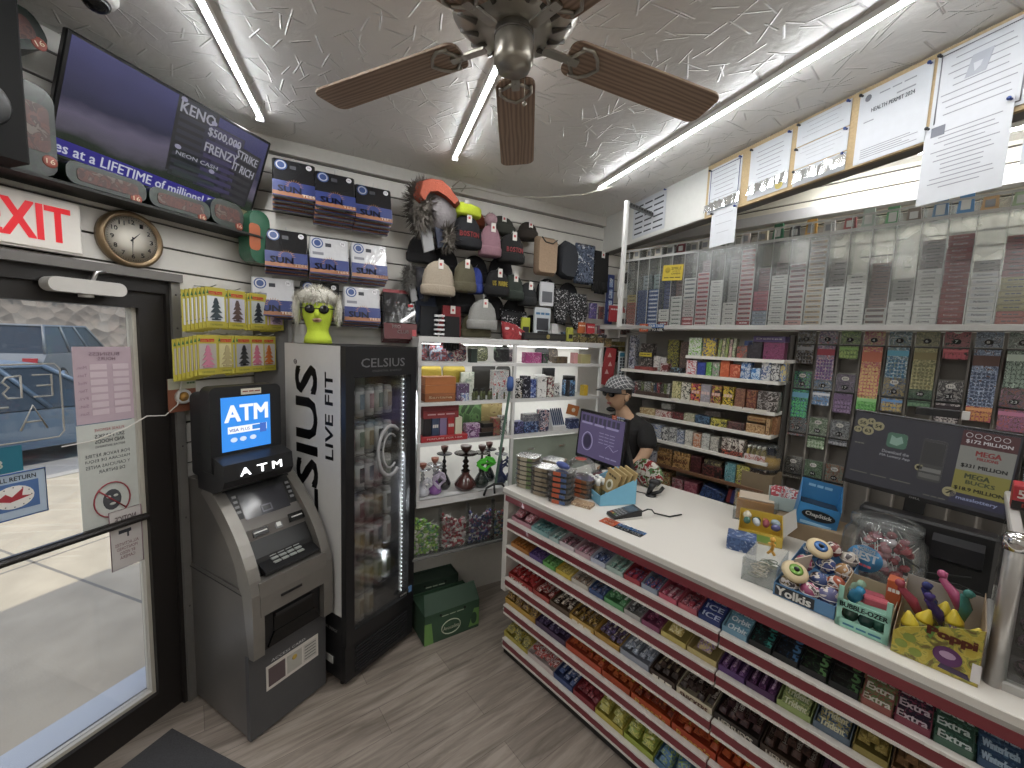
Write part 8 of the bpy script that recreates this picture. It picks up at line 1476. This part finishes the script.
for (x, z) in ((.02, .035), (.035, .06), (.05, .025)): mb.prism([(x + .014 * math.cos(a * .63), z + .012 * math.sin(a * .63)) for a in range(10)], -.0015, 0, C('7c8c34', .5))
mb.prism([(.06, .10), (.09, .128), (.075, .08)], -.0012, 0, C('5c8434', .5)); mb.box(.155, .172, -.0014, 0, .01, .06, C('d0cccc', .5)); mb.build('carton', t)
f_ = Frame(CT.at(1.685, .052, 0)[:2], math.degrees(CT.a))
for k, (x, y, z, lean, nm) in enumerate(((.03, .05, .075, -.15, 'front left'), (.055, .085, .085, .25, 'second'), (.115, .11, .10, -.1, 'middle'), (.15, .07, .09, .3, 'front right'), (.09, .17, .09, .1, 'rear'))):
    t = empty('squeeze_candy', f_.at(x, y, CZ + z), 0, 'purple and green tube with a yellow cone cap, %s in the yellow display' % nm, 'candy', 'yellow-capped squeeze candies', rot=(0, lean, CT.a)); mb = MB(); mb.lathe([(.014, -.05), (.02, -.02), (.019, .0)], pack('8c8c34', '4c2c5c', 'b4a43c', scale=60), 14); mb.build('tube', t); mb = MB(); mb.lathe([(.020, 0), (.019, .008), (.008, .03), (.004, .038), (0, .039)], C('d0b828', .35), 14); mb.build('cap', t)
for k, (x, y, z, c_, nm) in enumerate(((.075, .12, .12, '3c2c74', 'violet'), (.06, .16, .13, '2c3470', 'dark blue'), (.13, .20, .13, '3c7c74', 'teal'), (.02, .14, .12, '9c3c4c', 'red'), (.10, .23, .15, 'a8446c', 'pink'))):
    mb = MB(); mb.tube([(0, 0, -.05), (.004, 0, .0), (-.006, .004, .035), (.01, 0, .055)], [.010, .014, .010, .006], C(c_, .25), 9); mb.ball((0, 0, .05), (.012, .01, .014), C(c_, .25), 10, 7); mb.build('novelty_candy', loc=f_.at(x, y, CZ + z - .012), rot=(R.uniform(-.5, .5), R.uniform(-.7, .7), CT.a), label='%s novelty candy behind the yellow-capped tubes' % nm, cat='candy')
# black printer and big monitor
t = oncounter('ticket_printer', 1.50, .655, 'bulky black lottery printer under the big monitor', 'printer', yaw=rad(-2)); mb = MB(); mb.box(0, .38, 0, .075, 0, .235, C('1a1a1c', .4), .01); mb.box(.03, .2, -.01, 0, .13, .19, C('26262a', .3)); mb.prism([(-.03, .12), (0, .10), (0, .2), (-.03, .18)], .22, .35, C('222226', .3), 'x'); mb.build('case', t)
mb = MB(); mb.tube([(.05, -.01, .02), (.10, -.05, .04), (.2, -.06, .03), (.3, -.05, .05), (.36, -.02, .03)], .004, BLACK, 6); mb.tube([(.05, -.01, .05), (.12, -.04, .10), (.22, -.06, .06), (.33, -.05, .09)], .0035, BLACK, 6); mb.build('cord', t)
mb = MB(); mb.box(0, .10, 0, .05, 0, .035, C('c4c4c4', .4), .004); mb.build('adapter', loc=CT.at(1.60, .62 - .075, CZ), rz=CT.a, label='pale small adapter box before the black printer', cat='adapter') if False else None
t = empty('monitor', CT.at(1.425, .70, 1.305), CT.a, 'big dark monitor showing jackpot amounts such as $172 MILLION', 'monitor', rot=(rad(-2), rad(2.5), CT.a + rad(-3)))
w_, h_ = .465, .315; mb = MB(); mb.box(0, w_, 0, .03, 0, h_, C('131315', .35), .003); mb.box(.10, .36, .03, .06, .03, .24, C('1a1a1c', .4)); mb.text('DELL', .215, .004, .03, .007, C('a8a8a8', .4), y=-.001, bold=.03); mb.build('case', t)
mb = MB(); mb.box(.008, w_ - .008, -.0012, 0, .016, h_ - .008, mat('dark_picture', (.02, .02, .025), .35, emit=s2l('2c2c32'), es=.4)); GY = glow('8c8460', .55)
for x, z, n_ in ((.035, .265, '56'), (.06, .275, '14'), (.085, .26, '54'), (.055, .235, '63'), (.022, .235, '14'), (.225, .13, '1'), (.315, .065, '7')):
    r0 = .018 if n_ in ('56', '63', '7', '54') else .013; mb.prism([(x + r0 * math.cos(a * .3142), z + r0 * math.sin(a * .3142)) for a in range(20)], -.002, -.0012, GY); mb.text(n_, x - r0 * .55, z - r0 * .4, r0 * 1.1, r0 * .8, glow('24221c', .3), y=-.0026, bold=.05)
mb.prism(rounded(.118, .178, .185, .245, .012, 5), -.002, -.0012, glow('3c6450', .55)); mb.prism([(.128, .20), (.15, .195), (.168, .21), (.16, .235), (.145, .225), (.13, .235)], -.0026, -.002, glow('7c9c8c', .5))
mb.text('Download the', .11, .160, .08, .012, glow('8c8c90', .6), y=-.002, bold=.02); mb.text('MA Lottery App', .105, .142, .09, .012, glow('8c8c90', .6), y=-.002, bold=.02); mb.text('~', .02, .175, .03, .008, glow('6c6c60', .5), y=-.002)
mb.prism(rounded(.222, .288, .085, .245, .008, 4), -.002, -.0012, glow('3c3c3c', .5)); mb.box(.226, .284, -.0026, -.002, .12, .135, glow('6c6c68', .5)); mb.box(.226, .284, -.0026, -.002, .095, .112, glow('5c5c58', .5)); mb.box(.226, .284, -.0026, -.002, .15, .235, glow('2c2c2e', .5))
mb.box(.318, .452, -.002, -.0012, .245, .302, glow('4c2428', .5)); mb.box(.318, .452, -.002, -.0012, .155, .245, glow('8c8c84', .4)); mb.box(.318, .452, -.002, -.0012, .07, .155, glow('8c8438', .42)); mb.box(.318, .452, -.002, -.0012, .03, .07, glow('2c2c44', .5))
TX = glow('b0acac', .6)
for k in range(5): mb.tube([(.335 + k * .022 + .008 * math.cos(a * .52), -.0026, .286 + .008 * math.sin(a * .52)) for a in range(12)], .0008, TX, 4, closed=True)
mb.text('$172 MILLION', .33, .256, .11, .014, TX, y=-.0026, bold=.04); mb.text('MEGA', .36, .215, .06, .018, glow('7c2c2c', .6), y=-.0026, bold=.06); mb.text('MILLIONS', .365, .200, .05, .010, glow('7c2c2c', .6), y=-.0026, bold=.06); mb.text('$331 MILLION', .33, .166, .11, .015, glow('242424', .3), y=-.0026, bold=.05)
mb.text('MEGA', .345, .128, .06, .018, glow('3c4430', .5), y=-.0026, bold=.06); mb.text('BUCKS', .35, .108, .07, .014, glow('3c4430', .5), y=-.0026, bold=.06); mb.text('$18.9 MILLION', .325, .080, .12, .015, glow('242424', .3), y=-.0026, bold=.05); mb.text('masslottery', .335, .043, .10, .016, glow('8c94b4', .5), y=-.0026, bold=.03)
mb.text('~', .02, .055, .19, .007, glow('6c6c60', .4), y=-.002); mb.text('~', .25, .028, .06, .007, glow('6c6c60', .4), y=-.002); mb.build('screen', t)
mb = MB(); mb.box(.2, .26, .035, .055, -.30, .05, C('161618', .4)); mb.build('stand_neck', t)
mb = MB(); mb.box(0, .12, 0, .02, 0, .03, C('161618', .4), .003); mb.box(.125, .145, -.005, .015, .0, .03, C('b4b4b0', .4)); mb.build('camera_bar', loc=CT.at(1.62, .73, 1.625), rz=CT.a, label='black camera bar on the top edge of the big monitor', cat='webcam')
# glass case with chrome post at the right
t = oncounter('glass_case', 1.860, .085, 'glass counter case with thick chrome corner post at the right edge', 'glass case'); W3_ = .75; BSH = mat('brushed_case_metal', (.62, .61, .60), .32, .85)
mb = MB(); mb.lathe([(.019, .0), (.019, .40), (.016, .405)], BSH, 24, (.022, .022, 0)); mb.lathe([(.025, .37), (.026, .40), (.021, .412), (0, .415)], CHROME, 24, (.022, .022, 0)); mb.build('corner_post', t)
BSH = C('a8a6a2', .3)
for z_, n_ in ((0, 'base_frame'), (.386, 'top_frame')): mb = MB(); mb.box(.03, W3_, .008, .034, z_, z_ + .024, BSH, .004); mb.box(.010, .034, .03, .55, z_, z_ + .024, BSH, .004); mb.build(n_, t)
mb = MB(); mb.box(.05, W3_, .22, .23, .0, .385, C('2a2426', .7)); mb.box(.04, W3_, .03, .22, .0, .006, C('2a2426', .7)); mb.build('back', t)
mb = MB(); mb.box(.04, W3_, .018, .022, .024, .385, GLASS); mb.box(.018, .022, .04, .55, .024, .385, GLASS); mb.build('glass', t)
f_ = Frame(CT.at(1.860, .085, 0)[:2], math.degrees(CT.a)); rr = random.Random(2)
for k in range(14): mb = MB(); mb.ball((0, 0, 0), (.05, .02, .035), pack('2c2030', '4c3448', '1c1820', '6c4c5c', scale=30, rough=.25), 10, 7); mb.build('wrapped_pastry', loc=f_.at(.10 + (k % 3) * .11, .07 + (k // 3 % 2) * .05, CZ + .04 + (k // 3) * .062), rot=(0, rr.uniform(-.4, .4), CT.a), label='dark plum wrapped snack piled inside the glass case', cat='snack', group='plum snacks in the glass case')
t = empty('energy_shot_box', CT.at(1.875, .37, 1.415), CT.a, 'small red 5-hour energy box standing on the glass case', 'box'); mb = MB(); mb.box(0, .15, 0, .08, 0, .07, C('a8242c', .4), .002); mb.box(0, .15, -.001, 0, 0, .025, C('1c1414', .4)); mb.text('5-hour', .01, .034, .10, .024, WHITE, y=-.002, bold=.05); mb.text('ENERGY', .02, .008, .08, .012, C('c84c44', .4), y=-.002, bold=.04); mb.build('carton', t)
# ================================================================ the clerk behind the counter
def skin(name, verts, edges, mtl, parent, sub=2, smooth=True, root=0):
    me = bpy.data.meshes.new(name); me.from_pydata([v[:3] for v in verts], edges, []); o = bpy.data.objects.new(name, me); COL.objects.link(o)
    md = o.modifiers.new('skin', 'SKIN'); md.use_smooth_shade = True; md.branch_smoothing = .6
    for i, v in enumerate(verts): sv = me.skin_vertices[0].data[i]; sv.radius = (v[3], v[4] if len(v) > 4 else v[3]); sv.use_root = (i == root)
    s = o.modifiers.new('sub', 'SUBSURF'); s.levels = sub; s.render_levels = sub; me.materials.append(mtl); o.parent = parent; return o
SKN = mat('skin', s2l('c09878'), .55, var=.06, scale=60); SHT = mat('black_shirt', s2l('1d1c1d'), .9, bump=.3, bscale=60); JNS = mat('dark_jeans', s2l('24283a'), .9)
CLX, CLY, _ = CT.at(.115, 1.03, 0)
pers = empty('person', (CLX, CLY, 0), 0, 'person in black t-shirt, checked grey cap and sunglasses behind the monitor, facing left', 'person')
pers.rotation_euler = (0, 0, rad(-62))      # local -y (front) turns to the viewer's left
# local frame: front -y
V = [(0, .04, .86, .13, .11), (0, .045, 1.0, .125, .10), (0, .05, 1.14, .15, .10), (0, .03, 1.27, .155, .09), (0, -.005, 1.36, .055, .055), (0, -.05, 1.43, .05, .05),
     (.15, .04, 1.29, .055, .055), (.21, .03, 1.15, .045, .045), (.20, -.05, 1.05, .036, .036), (.14, -.17, 1.035, .028, .022), (-.15, .04, 1.29, .055, .055), (-.21, .03, 1.15, .045, .045), (-.20, -.05, 1.05, .036, .036), (-.14, -.17, 1.035, .028, .022),
     (.09, .04, .80, .085, .085), (.10, .03, .46, .058, .06), (.10, .05, .09, .04, .042), (.10, -.07, .035, .035, .03), (-.09, .04, .80, .085, .085), (-.10, .03, .46, .058, .06), (-.10, .05, .09, .04, .042), (-.10, -.07, .035, .035, .03)]
E_ = [(0, 1), (1, 2), (2, 3), (3, 4), (4, 5), (3, 6), (6, 7), (7, 8), (8, 9), (3, 10), (10, 11), (11, 12), (12, 13), (0, 14), (14, 15), (15, 16), (16, 17), (0, 18), (18, 19), (19, 20), (20, 21)]
for sx, wr in ((1, 9), (-1, 13)):
    b0i = len(V); V.append((sx * .125, -.215, 1.03, .030, .014)); E_.append((wr, b0i))
    for j, (dx, ln) in enumerate(((-.026, .055), (-.009, .065), (.009, .062), (.026, .05))):
        i0 = len(V); V.append((sx * (.122) + dx, -.245, 1.032, .009)); V.append((sx * .12 + dx * 1.15, -.245 - ln * .55, 1.03, .0085)); V.append((sx * .118 + dx * 1.2, -.245 - ln, 1.015, .0075)); E_ += [(b0i, i0), (i0, i0 + 1), (i0 + 1, i0 + 2)]
    i0 = len(V); V.append((sx * .10, -.20, 1.028, .010)); V.append((sx * .085, -.235, 1.02, .009)); E_ += [(b0i, i0), (i0, i0 + 1)]
skin('body', V, E_, SKN, pers)
S = [(0, .04, .88, .145, .125), (0, .045, 1.0, .14, .12), (0, .05, 1.14, .165, .12), (0, .035, 1.27, .165, .105), (0, .0, 1.345, .075, .075), (.16, .045, 1.29, .075, .075), (.215, .03, 1.14, .068, .068), (-.16, .045, 1.29, .075, .075), (-.215, .03, 1.14, .068, .068)]
skin('t_shirt', S, [(0, 1), (1, 2), (2, 3), (3, 4), (3, 5), (5, 6), (3, 7), (7, 8)], SHT, pers)
J = [(0, .04, .86, .14, .12), (.09, .04, .78, .10, .10), (.10, .03, .46, .075, .075), (.10, .05, .11, .06, .06), (-.09, .04, .78, .10, .10), (-.10, .03, .46, .075, .075), (-.10, .05, .11, .06, .06)]
skin('jeans', J, [(0, 1), (1, 2), (2, 3), (0, 4), (4, 5), (5, 6)], JNS, pers)
for sx in (-1, 1): mb = MB(); mb.box(sx * .10 - .045, sx * .10 + .045, -.17, .09, 0, .075, C('2a2a2c', .6), .02); mb.build('shoe', pers)
HZ = 1.505; hy = -.075
def headf(p):
    x, y, z = p
    k = 1.0
    if z < 0: k = 1 - .30 * (-z / .115); 
    yy = y * (1 if y > 0 else .92 + .0 * z); xx = x * k
    if z < -.02 and y < 0: yy = yy * 1.02
    if z < -.03 and y > 0: yy *= .62
    return (xx, yy, z)
mb = MB(); mb.ball((0, hy, HZ), (.074, .095, .112), SKN, 30, 22, f=headf); mb.build('head', pers)
hd = [c for c in COL.objects if c.parent == pers][-1]
mb = MB(); mb.ball((0, hy - .094, HZ - .022), (.012, .017, .012), SKN, 12, 8); mb.tube([(0, hy - .088, HZ + .012), (0, hy - .098, HZ - .015)], .008, SKN, 8); mb.build('nose', hd)
mb = MB(); mb.ball((0, hy - .081, HZ - .056), (.022, .008, .0045), C('8c5048', .6), 14, 6); mb.ball((0, hy - .080, HZ - .063), (.019, .008, .005), C('9c5c50', .6), 14, 6); mb.build('mouth', hd)
for sx in (-1, 1): mb = MB(); mb.ball((sx * .077, hy + .012, HZ - .012), (.008, .019, .030), SKN, 12, 10); mb.tube([(sx * .084, hy + .022 + .012 * math.cos(a * .5), HZ - .012 + .022 * math.sin(a * .5)) for a in range(9)], .003, SKN, 6); mb.build('ear', hd)
mb = MB(); mb.ball((0, hy + .012, HZ + .012), (.078, .092, .095), C('2a2420', .8), 24, 16, f=lambda p: (p[0], max(p[1], -.01), max(p[2], -.05))); mb.build('hair', pers)
def plaid():
    m = bpy.data.materials.new('checked_cap_cloth'); m.use_nodes = True; nt = m.node_tree; b = _out(m); L = nt.links.new; tc = nt.nodes.new('ShaderNodeTexCoord'); mp = nt.nodes.new('ShaderNodeMapping'); mp.inputs['Rotation'].default_value = (0, rad(45), rad(20)); mp.inputs['Scale'].default_value = (1, 1, 1); L(tc.outputs['Object'], mp.inputs[0])
    br = nt.nodes.new('ShaderNodeTexBrick'); br.offset = 0; br.inputs['Scale'].default_value = 1; br.inputs['Brick Width'].default_value = .028; br.inputs['Row Height'].default_value = .028; br.inputs['Mortar Size'].default_value = .0022; br.inputs['Color1'].default_value = (*s2l('5c5e62'), 1); br.inputs['Color2'].default_value = (*s2l('4c4e52'), 1); br.inputs['Mortar'].default_value = (*s2l('b8b8b8'), 1)
    sx = nt.nodes.new('ShaderNodeSeparateXYZ'); cx = nt.nodes.new('ShaderNodeCombineXYZ'); ad = nt.nodes.new('ShaderNodeMath'); L(mp.outputs[0], sx.inputs[0]); L(sx.outputs[1], ad.inputs[0]); L(sx.outputs[0], ad.inputs[1]); L(ad.outputs[0], cx.inputs[0]); L(sx.outputs[2], cx.inputs[1]); L(cx.outputs[0], br.inputs['Vector']); L(br.outputs[0], b.inputs['Base Color']); b.inputs['Roughness'].default_value = .85; return m
PLD = plaid()
cp = empty('cap', (0, 0, 0)); cp.parent = pers
mb = MB(); mb.ball((0, hy + .01, HZ + .042), (.092, .112, .098), PLD, 30, 18, f=lambda p: (p[0], p[1], max(p[2], 0.0))); mb.ball((0, hy + .01, HZ + .141), .007, PLD, 8, 5); mb.build('crown', cp)
mb = MB(); br_ = []; n = 14
for r0, yo in ((.088, 0), (.155, 0)):
    for i in range(n + 1): a = math.pi * (1.16 + .68 * i / n); br_.append((r0 * .92 * math.cos(a) * (.96 if r0 > .1 else 1), hy + .01 + r0 * 1.18 * math.sin(a), HZ + .052 - (.018 if r0 > .1 else 0) - .012 * abs(math.cos(a)) * (r0 > .1)))
mb.add(br_, [(i, i + 1, n + 2 + i, n + 1 + i) for i in range(n)], C('26262a', .7)); mb.add([(x, y, z - .004) for x, y, z in br_], [(n + 1 + i, n + 2 + i, i + 1, i) for i in range(n)], C('26262a', .7)); mb.build('brim', cp)
mb = MB()
for sx in (-1, 1): mb.ball((sx * .033, hy - .090, HZ + .008), (.030, .008, .023), C('0a0a0b', .08), 16, 10); mb.tube([(sx * .06, hy - .082, HZ + .014), (sx * .080, hy - .03, HZ + .012), (sx * .082, hy + .03, HZ + .006)], .003, BLACK, 6)
mb.tube([(-.01, hy - .098, HZ + .014), (.01, hy - .098, HZ + .014)], .0025, BLACK, 6); mb.build('sunglasses', pers)
mb = MB(); mb.ball((0, hy - .060, HZ - .105), (.034, .03, .016), C('161618', .8), 16, 8); mb.build('chin_mask', pers)
